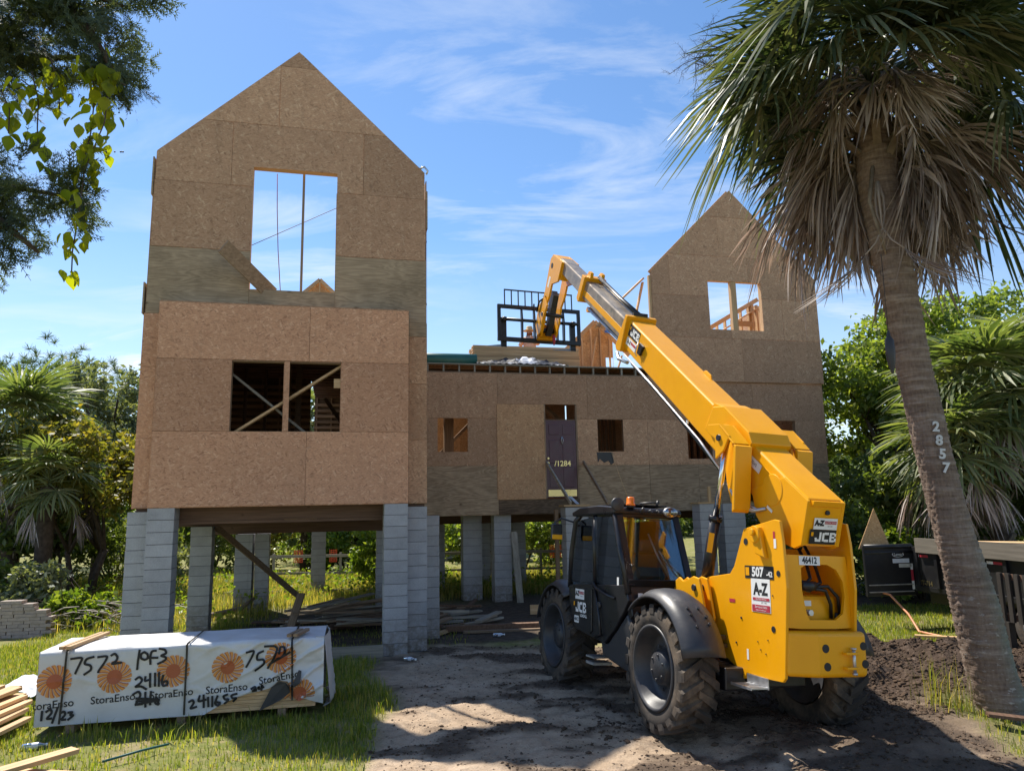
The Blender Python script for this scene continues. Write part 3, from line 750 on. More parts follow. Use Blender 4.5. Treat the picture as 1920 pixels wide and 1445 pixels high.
# the door: six raised panels, knocker, kick plate, number
door = MB().box(8.262, 9.094, VC + .01, VC + .05, 2.605, 4.635).build('door', MT['purple'], house)
for u0 in (8.34, 8.72):
    for z0, z1 in ((2.86, 3.40), (3.50, 4.12), (4.25, 4.52)):
        MB().box(u0, u0 + .30, VC - .004, VC + .012, z0, z1).build('door_panel', MT['purple'], door, bevel=.012)
MB().box(8.29, 9.07, VC - .003, VC + .0095, 2.63, 2.80).build('kick_plate', MT['brass'], door)
MB().tube([(8.70, VC - .02, 4.20), (8.67, VC - .03, 4.10), (8.70, VC - .02, 4.00), (8.73, VC - .03, 4.10), (8.70, VC - .02, 4.20)], .012, 6).build('knocker', MT['galv'], door)
for z_ in (3.50, 3.62): MB().cyl((8.30, VC - .05, z_), (8.30, VC + .012, z_), .028).build('door_knob', MT['brass'], door)
text_mb('/1284', .20, frame((8.70, VC - .008, 3.48), (1, 0, 0), (0, 0, 1)), extrude=.003, bold=.003).build('door_number', MT['brass'], door)
# hand-rail props from the door to the porch piers
MB().beam((8.25, VC - .05, 3.50), (8.28, 3.9, 2.44), .04, .09).build('brace', MT['grey_y'], house)
MB().beam((9.26, VC - .05, 3.52), (9.20, 3.9, 2.40), .04, .09).build('brace', MT['old_y'], house)
MB().beam((8.86, VC - .06, 2.62), (8.92, VC - .5, 2.42), .09, .006).build('strap', MT['tarpw'], house)
MB().tube([(10.07, VC - .02, 3.80), (10.22, VC - .2, 3.1), (10.34, VC - .5, 2.45)], .006, 5).build('hanging_rope', MT['lum_z'], house)
stain = MB().prism([(9.66, 3.78), (10.1, 3.78), (10.14, 3.5), (10.05, 3.44), (9.98, 3.55), (9.86, 3.5), (9.74, 3.6), (9.68, 3.5)], VC - .022, VC - .0175, 'y'); stain.build('tar_patch', MT['tarpb'], house)

# --- block piers: mortar core, one block per course
block_me = {}
def pier(u0, u1, v0, v1, ztop, n=None):
    core = MB().box(u0 + .013, u1 - .013, v0 + .013, v1 - .013, -.3, ztop - .002).build('pier', MT['mortar'], house)
    n = n or max(6, round((ztop + .1) / .2033)); h = ztop / n; key = (round(u1 - u0, 3), round(v1 - v0, 3), round(h, 4))
    if key not in block_me: block_me[key] = MB().box(-(u1 - u0) / 2, (u1 - u0) / 2, -(v1 - v0) / 2, (v1 - v0) / 2, .005, h - .005).mesh('concrete_block', MT['block'])
    for k in range(n):
        link('concrete_block', block_me[key], core, loc=((u0 + u1) / 2 + random.uniform(-.003, .003), (v0 + v1) / 2 + random.uniform(-.003, .003), k * h))
pier(.0, .40, .0, .40, 2.475); pier(-.34, -.012, .22, .62, 2.42)
pier(3.705, 4.10, -.02, .38, 2.475); pier(4.115, 4.455, .22, .62, 2.42); pier(4.47, 4.80, 1.2, 1.6, 2.25)
pier(.08, .48, 3.2, 3.6, 2.115); pier(.52, .92, 6.4, 7.0, 1.855); pier(2.2, 2.6, 9.6, 10, 1.855); pier(.98, 1.3, 6.45, 6.85, 1.855)
pier(3.9, 4.3, 6.4, 6.8, 1.855); pier(4.1, 4.5, 9.6, 10.0, 1.855); pier(4.05, 4.45, 3.2, 3.6, 2.115)
pier(6.85, 7.3, 5.95, 6.35, 2.19); pier(6.15, 6.65, 6.6, 7.0, 2.19); pier(6.95, 7.35, 9.0, 9.4, 1.915); pier(5.6, 6.0, 9.0, 9.4, 1.915); pier(8.05, 8.45, 9.0, 9.4, 1.915)
pier(7.6, 8.0, 11.6, 12, 1.915)
pier(8.16, 8.72, 3.95, 4.35, 2.34); pier(11.62, 12.02, 3.95, 4.35, 2.36); pier(12.4, 13.0, 4.2, 4.6, 2.36)
pier(11.6, 12.0, 6.6, 7.0, 2.19); pier(16.3, 16.7, 5.95, 6.35, 2.19); pier(14.0, 14.4, 5.95, 6.35, 2.19); pier(10.2, 10.6, 6.6, 7.0, 2.19)
for a, b_ in ((8.12, 8.76), (11.58, 12.06)): MB().box(a, b_, 3.93, 4.37, 2.362, 2.40).build('pier_cap', MT['lum_x'], house)
MB().box(11.9, 11.98, 4.0, 4.04, 2.40, 2.78).build('stake', MT['lum_z'], house)
MB().box(8.0, 8.09, 4.3, 4.39, 0, 2.3).build('prop_post', MT['old_z'], house)
MB().beam((.50, 3.5, 2.10), (2.15, 5.6, .35), .045, .12, (0, 0, 1)).build('brace', MT['old_x'], house)
MB().beam((7.42, 5.6, 0), (7.36, 5.9, 1.75), .16, .04, (0, 1, 0)).build('prop_plank', MT['grey_z'], house)
MB().tube([(4.35, VM - .02, 8.80), (4.43, VM - .03, 8.84), (4.5, VM - .02, 8.76), (4.47, VM, 8.70)], .02, 6).build('metal_strap', MT['galv'], house)
for u_, z0, z1 in ((-.36, 5.75, 6.3), (-.335, 7.9, 8.6), (4.482, 7.6, 8.35)): MB().box(u_ - .012, u_ + .012, VM - .02, VM + .5, z0, z1).build('corner_strip', MT['ply'], house)
# ------------------------------------------------------------------ telescopic handler; local x right, y forwards, z up
LH, LR_, LP = .3087, .0687, -.0387
LMAT = Matrix.Rotation(LH, 4, 'Z') @ Matrix.Rotation(LR_, 4, 'Y') @ Matrix.Rotation(LP, 4, 'X')
LMAT.translation = (2.43, 8.34, -.035)
tele = thing('telehandler', 'yellow and black telescopic handler parked on the dirt drive with its boom raised', 'telehandler')
tele.matrix_world = LMAT
Y = MT['yellow']; BK = MT['black']
def arc(cx, cy, r, a0, a1, n): return [(cx + r * cos(radians(a0 + (a1 - a0) * i / n)), cy + r * sin(radians(a0 + (a1 - a0) * i / n))) for i in range(n + 1)]

# --- wheels
def tyre_mesh():
    R_, w = .64, .205
    prof = [(.405, -w * .80), (.43, -w * .92), (.50, -w * 1.0), (.565, -w * .98), (.597, -w * .85), (.605, -w * .5), (.607, 0)]
    prof = prof + [(r, -h) for r, h in prof[-2::-1]]
    mb = MB().lathe(prof, 56)
    n = 20
    for side in (-1, 1):
        for k in range(n):
            a0 = 2 * pi * (k + (0 if side < 0 else .5)) / n
            def pt(x, da, r):
                a = a0 + da; return Vector((x * side, r * cos(a), r * sin(a)))
            # chevron lug: from the shoulder, swept to the centre
            A = [(w * 1.02, -.02, .110, .555, .607), (w * .98, -.01, .115, .597, .640), (w * .52, .095, .100, .602, .646), (w * -.10, .215, .085, .602, .644)]
            v = []; f = []
            for x, da, wd, rb, rtp in A:
                v += [pt(x, da - wd * .85, rb - .01), pt(x, da - wd * .62, rtp), pt(x, da + wd * .62, rtp), pt(x, da + wd * .85, rb - .01)]
            for i in range(3):
                for j in range(3): f.append((i * 4 + j, i * 4 + j + 1, i * 4 + j + 5, i * 4 + j + 4))
            f += [(0, 1, 2, 3)[::-1], (12, 13, 14, 15), ]
            mb.add(v, f if side > 0 else [q[::-1] for q in f])
    me = mb.mesh('tyre', MT['rubber'])
    bm = bmesh.new(); bm.from_mesh(me); bmesh.ops.recalc_face_normals(bm, faces=bm.faces); bm.to_mesh(me); bm.free()
    return me
ty_me = tyre_mesh()
rim_mb = MB().lathe([(.43, .185), (.435, .205), (.405, .208), (.395, .17), (.355, .13), (.345, .05), (.31, .02), (.20, .035), (.185, .06), (.17, .12), (.15, .14), (.0, .145)], 48)
rim_mb.lathe([(.395, -.17), (.34, -.1), (.2, -.06), (.0, -.06)], 32)
for k in range(10):
    a = 2 * pi * k / 10; rim_mb.cyl((.05, .225 * cos(a), .225 * sin(a)), (.028 + .04, .225 * cos(a), .225 * sin(a)), .016, 6)
for k in range(6):
    a = 2 * pi * k / 6 + .2; rim_mb.cyl((.12, .125 * cos(a), .125 * sin(a)), (.155, .125 * cos(a), .125 * sin(a)), .014, 6)
rim_me = rim_mb.mesh('rim', MT['plastic'])
for x, y in ((-.905, 0), (.905, 0), (-.905, 2.93), (.905, 2.93)):
    w = bpy.data.objects.new('wheel', None); COL.objects.link(w); w.parent = tele; w.location = (x, y, .64); w.rotation_euler = (random.uniform(0, 6), 0, pi if x < 0 else 0)
    link('tyre', ty_me, w); link('rim', rim_me, w)

# --- chassis
plate = [(-.69, 2.09), (-1.19, 2.17), (-1.27, 2.155), (-1.305, 1.95), (-1.33, 1.53), (-1.25, .72), (-1.21, .68), (-.93, .67), (-.66, .68), (-.62, .62), (-.585, .62), (-.57, .69), (-.48, .71), (-.25, .80), (.9, .80), (.9, 1.50), (.41, 1.53), (-.42, 1.63), (-.50, 1.71)]
for sx in (-1, 1):
    x0 = -.405 if sx < 0 else .375
    pl = plate if sx < 0 else [(-.69, 2.09), (-1.19, 2.17), (-1.27, 2.155), (-1.305, 1.95), (-1.33, 1.53), (-1.25, .72), (-.93, .67), (-.25, .80), (.9, .80), (.9, 1.30), (-.42, 1.5), (-.50, 1.71)]
    sp_ = MB().prism(pl, x0, x0 + .03).build('side_plate', Y, tele, bevel=.006)
    xs = x0 - .004 if sx < 0 else x0 + .034
    for (hy, hz, hr) in ((-.72, 1.96, .034), (-1.22, 1.66, .028), (-1.11, 1.14, .03)):
        MB().cyl((xs, hy, hz), (xs + .004, hy, hz), hr, 16).build('bolt_hole', MT['ink'], sp_)
    for (hy, hz, hr) in ((-.86, 1.0, .006), (-.9, .93, .006), (-1.02, 1.03, .006), (-.98, .90, .006), (-1.12, 1.45, .007), (-.6, 1.2, .012), (-.5, .95, .01)):
        MB().cyl((xs - .003, hy, hz), (xs + .004, hy, hz), hr, 8).build('bolt_hole', MT['ink'], sp_)
    if sx < 0:
        MB().cyl((-.47, -.94, 2.03), (-.40, -.94, 2.03), .085, 24).cyl((-.50, -.94, 2.05), (-.47, -.94, 2.05), .035, 12).build('pivot_boss', Y, sp_, bevel=.008)
        MB().prism([(-1.0, 2.10), (-.86, 2.10), (-.93, 1.84), (-1.08, 1.80)], -.455, -.405).build('pivot_lock', Y, sp_, bevel=.01)
# upper bracket lugs by the axle cylinder
for x0 in (-.56, -.46):
    MB().prism([(.44, 1.30), (.44, 1.52), (.36, 1.56), (.28, 1.52), (.20, 1.53), (.06, 1.58), (-.06, 1.56), (-.10, 1.44), (-.18, 1.15), (-.12, 1.05), (.1, 1.2)], x0, x0 + .03).build('axle_bracket', Y, tele, bevel=.008)
MB().cyl((-.58, .03, 1.46), (-.42, .03, 1.46), .035).build('pivot_pin', MT['ink'], tele)
MB().cyl((-.50, .30, 1.48), (-.52, .12, .95), .05, 16).build('axle_cylinder', BK, tele)
# frame plate with the rounded opening, at the back
ho = [(-.13, 1.30), (-.10, 1.24), (.20, 1.24), (.29, 1.30), (.32, 1.45), (.31, 1.60), (.24, 1.71), (.14, 1.755), (-.10, 1.755), (-.17, 1.72), (-.17, 1.5)]
ou = [(-.375, 1.17), (-.2, 1.16), (.2, 1.16), (.375, 1.17), (.375, 1.45), (.375, 1.70), (.36, 1.84), (.14, 1.84), (-.10, 1.84), (-.375, 1.84), (-.375, 1.5)]
fr = MB(); n_ = len(ho)
for yy, fl in ((-1.25, False), (-1.215, True)):
    f = [(i, (i + 1) % n_, n_ + (i + 1) % n_, n_ + i) for i in range(n_)]
    fr.add([(x, yy, z) for x, z in ou] + [(x, yy, z) for x, z in ho], [q[::-1] for q in f] if fl else f)
fr.add([(x, -1.25, z) for x, z in ho] + [(x, -1.215, z) for x, z in ho], [(i, (i + 1) % n_, n_ + (i + 1) % n_, n_ + i) for i in range(n_)])
fr.add([(x, -1.25, z) for x, z in ou] + [(x, -1.215, z) for x, z in ou], [((i + 1) % n_, i, n_ + i, n_ + (i + 1) % n_) for i in range(n_)])
fr.build('rear_frame', Y, tele)
MB().box(-.372, .372, -.70, -.66, .80, 1.9).build('inner_bulkhead', Y, tele)
MB().box(-.30, .34, -1.12, -.72, 1.18, 1.46).build('tank', Y, tele, bevel=.04)
MB().cyl((-.34, -1.14, 1.48), (-.10, -1.12, 1.48), .05, 14).build('valve_pipe', Y, tele)
MB().cyl((-.02, -1.18, 1.30), (-.02, -1.10, 1.30), .03, 6).build('drain_plug', MT['galv'], tele)
MB().box(-.15, -.06, -1.123, -1.119, 1.36, 1.41).box(-.05, .03, -1.123, -1.119, 1.36, 1.41).build('warning_sticker', MT['white'], tele)
for pts in ([(.03, -.95, 1.95), (.06, -1.05, 1.75), (.03, -1.13, 1.62), (-.10, -1.17, 1.54), (-.20, -1.12, 1.42)], [(.12, -.95, 1.95), (.16, -1.06, 1.72), (.14, -1.14, 1.58), (-.02, -1.18, 1.54)],
            [(-.02, -1.19, 1.54), (.18, -1.19, 1.55), (.30, -1.18, 1.45), (.33, -1.16, 1.28)], [(-.02, -1.20, 1.53), (.14, -1.20, 1.51), (.22, -1.17, 1.38), (.24, -1.14, 1.25)], [(.30, -1.15, 1.3), (.31, -1.1, 1.1), (.28, -1.0, 1.0)]):
    MB().tube(pts, .017, 8).build('hose', MT['hose'], tele)
MB().tube([(-.14, -1.19, 1.56), (-.05, -1.20, 1.545), (.03, -1.20, 1.56)], [.045, .055, .035], 12).build('hose_fitting', MT['hose'], tele)
# counterweight
cwp = [(-.36, -.92), (-.372, -1.20), (-.405, -1.275), (-.13, -1.39), (.40, -1.39), (.455, -1.33), (.46, -.92)]
cwt = MB().prism(cwp, .74, 1.145, 'z').build('counterweight', Y, tele, bevel=.045, seg=4)
for x, z in ((-.055, 1.0), (-.045, .84), (.375, 1.02), (.385, .86)):
    MB().cyl((x, -1.394, z), (x, -1.386, z), .038, 18).build('bolt_hole', MT['ink'], cwt)
for z in (.96, .83): MB().box(.13, .27, -1.45, -1.385, z - .012, z + .012).build('hitch_plate', Y, cwt, bevel=.005)
MB().cyl((.225, -1.43, .79), (.225, -1.43, 1.0), .015, 10).cyl((.225, -1.43, .995), (.225, -1.43, 1.01), .026, 10).cyl((.225, -1.43, .77), (.225, -1.43, .79), .024, 10).build('hitch_pin', MT['galv'], cwt)
# belly, axles, engine pod
MB().box(-.34, .34, -.60, 3.2, .52, .80).build('belly', BK, tele, bevel=.02)
MB().cyl((-.75, 0, .64), (.75, 0, .64), .12, 16).box(-.22, .22, -.22, .22, .44, .84).build('axle', BK, tele)
MB().cyl((-.75, 2.93, .64), (.75, 2.93, .64), .12, 16).box(-.22, .22, 2.71, 3.15, .44, .84).build('axle', BK, tele)
MB().prism([(.45, .55), (2.5, .55), (2.5, 1.25), (2.2, 1.42), (.75, 1.56), (.45, 1.45)], .42, 1.02).build('engine_hood', Y, tele, bevel=.04)
MB().prism([(.5, 1.35), (2.3, 1.2), (2.3, 1.3), (.5, 1.45)], 1.02, 1.028).build('hood_grille', BK, tele)
MB().box(.10, .42, .35, 2.6, 1.18, 1.30).build('boom_rest', Y, tele, bevel=.01)
MB().prism([(.55, 1.5), (1.6, 1.42), (1.5, 1.47), (.7, 1.62)], .42, .98).build('hood_top', BK, tele, bevel=.01)
# rear steering gear and step under the plate
MB().box(-.62, -.38, -.60, -.15, .50, .72).box(-.70, -.45, -.25, .2, .62, .74).build('steer_gear', BK, tele, bevel=.02)
MB().cyl((-.60, -.5, .66), (-.60, .1, .68), .035).build('steer_rod', MT['steelblk'], tele)
stp = MB()
for k in range(5): stp.box(-.60, -.41, -1.0 + k * .07, -.97 + k * .07, .585, .60)
stp.box(-.61, -.60, -1.01, -.68, .58, .605).box(-.42, -.41, -1.01, -.68, .58, .68); stp.build('step', MT['galv'], tele)
for zz, yy in ((.88, -.30), (.70, -.32), (.96, -.28)): MB().box(-.64, -.42, yy - .06, yy + .05, zz, zz + .04).build('cable_clip', BK, tele)

# --- fenders: thick curved shells over the wheels
def fender(xc, w, cy, cz, r, a0, a1, name, n=16, crown=.05):
    mb = MB(); k = 5; v = []
    for i in range(n + 1):
        a = radians(a0 + (a1 - a0) * i / n)
        for o in (0, -.025):
            for j in range(k):
                t = j / (k - 1) * 2 - 1; rr = r + o + crown * (1 - t * t) - (.03 if abs(t) > .9 else 0)
                v.append((xc + t * w / 2, cy + rr * cos(a), cz + rr * sin(a)))
    f = []
    st = 2 * k
    for i in range(n):
        for j in range(k - 1):
            f.append((i * st + j, i * st + j + 1, (i + 1) * st + j + 1, (i + 1) * st + j)[::-1]); f.append((i * st + k + j, i * st + k + j + 1, (i + 1) * st + k + j + 1, (i + 1) * st + k + j))
        f.append((i * st, (i + 1) * st, (i + 1) * st + k, i * st + k)[::-1]); f.append((i * st + k - 1, (i + 1) * st + k - 1, (i + 1) * st + 2 * k - 1, i * st + 2 * k - 1))
    for b in (0, n * st): 
        for j in range(k - 1): q = (b + j, b + j + 1, b + k + j + 1, b + k + j); f.append(q if b == 0 else q[::-1])
    mb.add(v, f, 0, True); o = mb.build(name, MT['plastic'], tele)
    return o
for sx in (-1, 1):
    fd = fender(sx * .905, .48, 0, .64, .76, 48, 165, 'fender')
    if sx < 0:
        for da, dx in ((106, -.06), (106, .06), (122, -.05), (114, .10), (120, .10), (112, -.06)):
            a = radians(da + 22); r = .80
            M = Vector((-.905 + dx, r * cos(a), .64 + r * sin(a))); d = Vector((0, cos(a), sin(a)))
            MB().cyl(M, M + d * .022, .016, 8).build('bolt', MT['steelblk'], fd)
    fender(sx * .905, .44, 2.93, .64, .73, 15, 128, 'fender')
MB().prism([(3.4, 1.0), (3.75, 1.05), (3.75, 1.35), (3.3, 1.42)], -.72, .6).build('nose_panel', BK, tele, bevel=.03)

# --- cab
cab = MB().prism([(2.52, 1.36), (2.44, .92), (2.25, .80), (1.34, .715), (1.05, .90), (.80, 1.12), (.66, 1.27), (.74, 1.44)], -1.05, -.995).build('cab', BK, tele, bevel=.012)
MB().box(-1.0, -.16, .95, 2.45, .78, .84).build('cab_floor', BK, cab)
MB().prism([(.66, 1.10), (.74, 1.46), (.80, 1.46), (.80, 1.0)], -1.0, -.16).build('rear_panel', BK, cab, bevel=.01)
MB().box(-.20, -.16, .75, 2.5, .80, 1.34).build('inner_side_panel', BK, cab)
MB().box(-.98, -.18, 2.42, 2.5, .85, 1.30).build('front_panel', BK, cab)
def pil(name, pts, r, par=cab): return MB().tube(pts, r, 8, s=True).build(name, BK, par)
pil('pillar', [(-1.03, .70, 1.34), (-1.035, .90, 1.85), (-1.03, 1.06, 2.25), (-.98, 1.14, 2.33)], .04)
pil('pillar', [(-.185, .72, 1.36), (-.18, .92, 1.86), (-.185, 1.06, 2.25), (-.22, 1.14, 2.33)], .04)
pil('pillar', [(-1.035, 1.64, 1.36), (-1.035, 1.66, 1.9), (-1.02, 1.69, 2.29)], .032)
pil('pillar', [(-1.03, 2.50, 1.32), (-1.035, 2.45, 1.8), (-1.03, 2.32, 2.22), (-.98, 2.22, 2.33)], .04)
pil('pillar', [(-.18, 2.50, 1.32), (-.18, 2.45, 1.8), (-.18, 2.32, 2.22), (-.22, 2.22, 2.33)], .04)
roof = MB().prism([(1.02, 2.275), (.99, 2.31), (1.04, 2.365), (1.5, 2.40), (2.1, 2.395), (2.38, 2.34), (2.36, 2.285)], -1.075, -.13).build('cab_roof', BK, cab, bevel=.025, seg=3)
MB().box(-.95, -.25, 1.15, 2.2, 2.40, 2.415).build('roof_panel', BK, roof, bevel=.006)
# panes
def pane(p, name='pane', t=.006):
    a, b, c, d = [Vector(q) for q in p]; n = (b - a).cross(d - a).normalized() * t
    MB().add([a, b, c, d, a + n, b + n, c + n, d + n], [(3, 2, 1, 0), (4, 5, 6, 7), (0, 1, 5, 4), (1, 2, 6, 5), (2, 3, 7, 6), (3, 0, 4, 7)]).build(name, MT['glass'], cab)
pane([(-1.0, .725, 1.46), (-.19, .725, 1.46), (-.20, 1.035, 2.24), (-.99, 1.035, 2.24)], 'rear_window')
pane([(-1.035, .78, 1.40), (-1.035, 1.04, 2.24), (-1.035, 1.66, 2.26), (-1.035, 1.63, 1.40)], 'side_window')
pane([(-1.035, 1.67, 1.40), (-1.03, 1.70, 2.26), (-1.03, 2.30, 2.22), (-1.035, 2.47, 1.40)], 'side_window')
pane([(-.175, .78, 1.40), (-.175, 1.04, 2.24), (-.175, 2.30, 2.24), (-.175, 2.47, 1.40)], 'side_window')
pane([(-1.0, 2.50, 1.34), (-.2, 2.50, 1.34), (-.22, 2.31, 2.24), (-.98, 2.31, 2.24)], 'windscreen')
# black ceramic border round the rear glass
rb = MB()
for a, b in (((-1.03, .70, 1.47), (-.16, .70, 1.47)), ((-1.02, 1.05, 2.26), (-.17, 1.05, 2.26)), ((-.99, .70, 1.44), (-.98, 1.04, 2.27)), ((-.20, .70, 1.44), (-.205, 1.04, 2.27))): rb.beam(a, b, .02, .075, (0, -.37, .93) if abs(a[2] - b[2]) < .1 else (1, 0, 0))
rb.build('window_seal', BK, cab)
# door seams, handle, stickers on the door
door2 = MB().prism([(2.47, 1.34), (2.40, .95), (2.22, .83), (1.74, .785), (1.68, .82), (1.68, 1.34)], -1.066, -1.05).build('cab_door', BK, cab, bevel=.006)
MB().tube([(-1.075, 1.62, 1.42), (-1.085, 1.5, 1.36), (-1.075, 1.25, 1.30), (-1.06, 1.0, 1.27)], .018, 8).build('grab_handle', BK, cab)
MB().tube([(-1.06, 1.60, 1.35), (-1.08, 1.42, 1.05), (-1.08, 1.36, .82), (-1.06, 1.6, .76)], .016, 8).build('grab_handle', BK, cab)
MB().cyl((-1.08, 1.45, 1.16), (-1.04, 1.45, 1.16), .04).build('fuel_cap', MT['plastic'], cab)
Fl = lambda y, z, x=-1.071: frame((x, y, z), (0, -1, 0), (0, 0, 1))
def decal(par, M, w, h, mat='white', name='sticker', t=.0015):
    return MB().box(-w / 2, w / 2, -h / 2, h / 2, 0, t, 0, M).build(name, MT[mat], par)
def sub(M, dx, dy, dz=.003): return M @ Matrix.Translation((dx, dy, dz))
def az_logo(par, M, w, h):
    """rental sticker: A to Z mark and red strip"""
    s = decal(par, M, w, h)
    text_mb('A-Z', h * .62, sub(M, -w * .27, h * .04), bold=.006, sx=.9).build('lettering', MT['ink'], s)
    decal(s, sub(M, w * .21, h * .13), w * .5, h * .26, 'red', 'red_strip')
    text_mb('EQUIPMENT RENTALS', h * .17, sub(M, w * .21, h * .13, .005), sx=.72).build('lettering', MT['white'], s)
    text_mb('EST. 1961 ', h * .16, sub(M, w * .21, -h * .2), sx=.8).build('lettering', MT['ink'], s)
    return s
def jcb(par, M, h, back=True):
    """bold block letters with the small yellow square before them"""
    w = h * 2.9
    s = decal(par, M, w, h * 1.35, 'ink', 'brand_plate') if back else par
    lm = MB(); q = h * .88; t = .26 * q; Lw = .80 * q
    def rc(x0, x1, y0, y1): lm.box(x0, x1, y0, y1, .0028, .0034, 0, M)
    x = -w * .30; rc(x + Lw - t, x + Lw, -q / 2 + t, q / 2); rc(x + .05 * q, x + Lw - .05 * q, -q / 2, -q / 2 + t - .0003); rc(x, x + t, -q / 2 + t, -q * .08)
    x += Lw + .12 * q; rc(x, x + t, -q / 2 + .06 * q, q / 2 - .06 * q); rc(x + t + .0003, x + Lw, q / 2 - t, q / 2); rc(x + t + .0003, x + Lw, -q / 2, -q / 2 + t)
    x += Lw + .12 * q; rc(x, x + t, -q / 2, q / 2)
    for y0, y1 in ((q / 2 - t * .85, q / 2), (-t * .4, t * .4), (-q / 2, -q / 2 + t * .85)): rc(x + t + .0003, x + Lw - t * .8, y0, y1)
    rc(x + Lw - t * .8 + .0003, x + Lw - .02 * q, t * .35, q / 2 - .06 * q); rc(x + Lw - t * .8 + .0003, x + Lw + .03 * q, -q / 2 + .06 * q, -t * .35)
    lm.build('lettering', MT['white'], s)
    decal(s, sub(M, -w * .41, h * .24), h * .24, h * .36, 'yellow', 'brand_square')
    return s
az_logo(door2, Fl(2.06, 1.255), .30, .13)
jcb(door2, Fl(2.06, 1.09), .15, False)
text_mb('LOADALL', .05, Fl(1.93, .985), bold=.002).build('lettering', MT['white'], door2)
d_ = decal(door2, Fl(2.16, .93), .15, .09); text_mb('46412', .065, sub(Fl(2.16, .93), 0, 0), bold=.002, sx=.8).build('lettering', MT['ink'], d_)
decal(cab, frame((-1.045, .95, 1.47), (0, -1, 0), (0, .3, 1)), .05, .10)
decal(cab, frame((-.90, .652, 1.33), (1, 0, 0), (0, .1, 1)), .06, .05); decal(cab, frame((-.82, .652, 1.33), (1, 0, 0), (0, .1, 1)), .06, .05)
# inside: seat, wheel, dash, levers
MB().box(-.80, -.38, 1.15, 1.62, 1.10, 1.22).build('seat', MT['plastic'], cab, bevel=.04)
MB().box(-.78, -.40, 1.05, 1.17, 1.20, 1.80).build('seat_back', MT['plastic'], cab, bevel=.04)
MB().box(-.68, -.50, 1.06, 1.15, 1.82, 1.98).build('head_rest', MT['plastic'], cab, bevel=.03)
st_ = MB(); ring = [(-.6 + .19 * cos(a), 2.05 + .17 * sin(a), 1.50 + .09 * sin(a)) for a in [2 * pi * i / 20 for i in range(21)]]
st_.tube(ring, .014, 6, cap=False).cyl((-.6, 2.05, 1.5), (-.6, 2.25, 1.0), .03); st_.build('steering_wheel', MT['plastic'], cab)
MB().box(-.95, -.25, 2.2, 2.42, 1.0, 1.38).build('dashboard', MT['plastic'], cab, bevel=.03)
MB().tube([(-.40, .82, 1.5), (-.52, .90, 1.75), (-.62, .98, 2.05)], .012, 6).tube([(-.30, .84, 1.5), (-.5, .93, 1.85)], .01, 6).build('wiper', MT['galv'], cab)
MB().tube([(-.3, 1.2, 1.2), (-.3, 1.35, 1.55)], .015, 6).tube([(-.9, 1.3, 1.3), (-.9, 1.45, 1.5)], .015, 6).build('lever', MT['yellow'], cab)
# roof equipment
MB().lathe([(.0, 0), (.06, 0), (.06, .02), (.052, .025), (.05, .09), (.04, .105), (.0, .11)], 20, Matrix.Translation((-.84, 1.02, 2.385)) @ Matrix.Rotation(-pi / 2, 4, 'Y')).build('beacon', MT['orange'], roof)
MB().cyl((-.84, 1.02, 2.36), (-.84, 1.02, 2.386), .055).build('beacon_base', BK, roof)
MB().lathe([(.0, 0), (.05, .01), (.085, .05), (.085, .08), (.07, .085), (.0, .09)], 20, Matrix.Translation((-1.03, 1.06, 2.39)) @ Matrix.Rotation(-pi / 2, 4, 'Z')).build('work_lamp', MT['plastic'], roof)
lp_ = MB().lathe([(.0, 0), (.05, .0), (.075, .03), (.07, .06), (.0, .06)], 20, Matrix.Translation((-.30, 1.03, 2.325)) @ Matrix.Rotation(-pi / 2, 4, 'Z') @ Matrix.Diagonal((1, 1.35, .85, 1))).build('work_lamp', MT['galv'], roof)
MB().lathe([(.0, .062), (.06, .062), (.062, .055)], 20, Matrix.Translation((-.30, 1.03, 2.325)) @ Matrix.Rotation(-pi / 2, 4, 'Z') @ Matrix.Diagonal((1, 1.35, .85, 1))).build('lens', MT['bottle'], lp_)
MB().tube([(-.70, .99, 2.30), (-.72, .95, 2.33), (-.70, .93, 2.36)], .018, 8).tube([(-.6, .985, 2.32), (-.58, .95, 2.33)], .022, 8).tube([(-.5, .985, 2.325), (-.48, .96, 2.33)], .02, 8).build('wiper_motor', MT['plastic'], roof)
MB().tube([(-.62, 1.2, 2.43), (-.45, 1.15, 2.45), (-.38, 1.12, 2.44)], .012, 6).cyl((-.42, 1.12, 2.41), (-.40, 1.12, 2.47), .018, 8).build('aerial', MT['plastic'], roof)
# mirrors
MB().tube([(-1.03, 2.35, 2.20), (-1.18, 2.50, 2.26), (-1.27, 2.52, 2.20), (-1.26, 2.50, 2.12)], .014, 6).build('mirror_arm', BK, cab)
mr = MB().box(-1.345, -1.185, 2.44, 2.50, 1.96, 2.18).build('mirror', BK, cab, bevel=.02); MB().box(-1.34, -1.19, 2.428, 2.441, 1.965, 2.03).build('mirror_cap', MT['yellow'], mr, bevel=.01)
MB().tube([(-.16, 2.35, 1.75), (.0, 2.45, 1.78)], .012, 6).build('mirror_arm', BK, cab)
mr = MB().box(.0, .20, 2.42, 2.46, 1.70, 1.92).build('mirror', BK, cab, bevel=.02); MB().box(.015, .185, 2.412, 2.419, 1.715, 1.905).build('mirror_glass', MT['chrome'], mr)
# side tank and front step under the door
MB().prism([(1.50, .74), (1.30, .72), (1.02, .92), (.76, 1.12), (.68, 1.0), (.70, .46), (1.45, .56)], -1.02, -.50).build('side_tank', MT['plastic'], tele, bevel=.03)
MB().box(-1.06, -.80, 1.62, 1.86, .42, .45).box(-1.06, -.80, 1.62, 1.86, .50, .52).build('step', MT['galv'], tele)

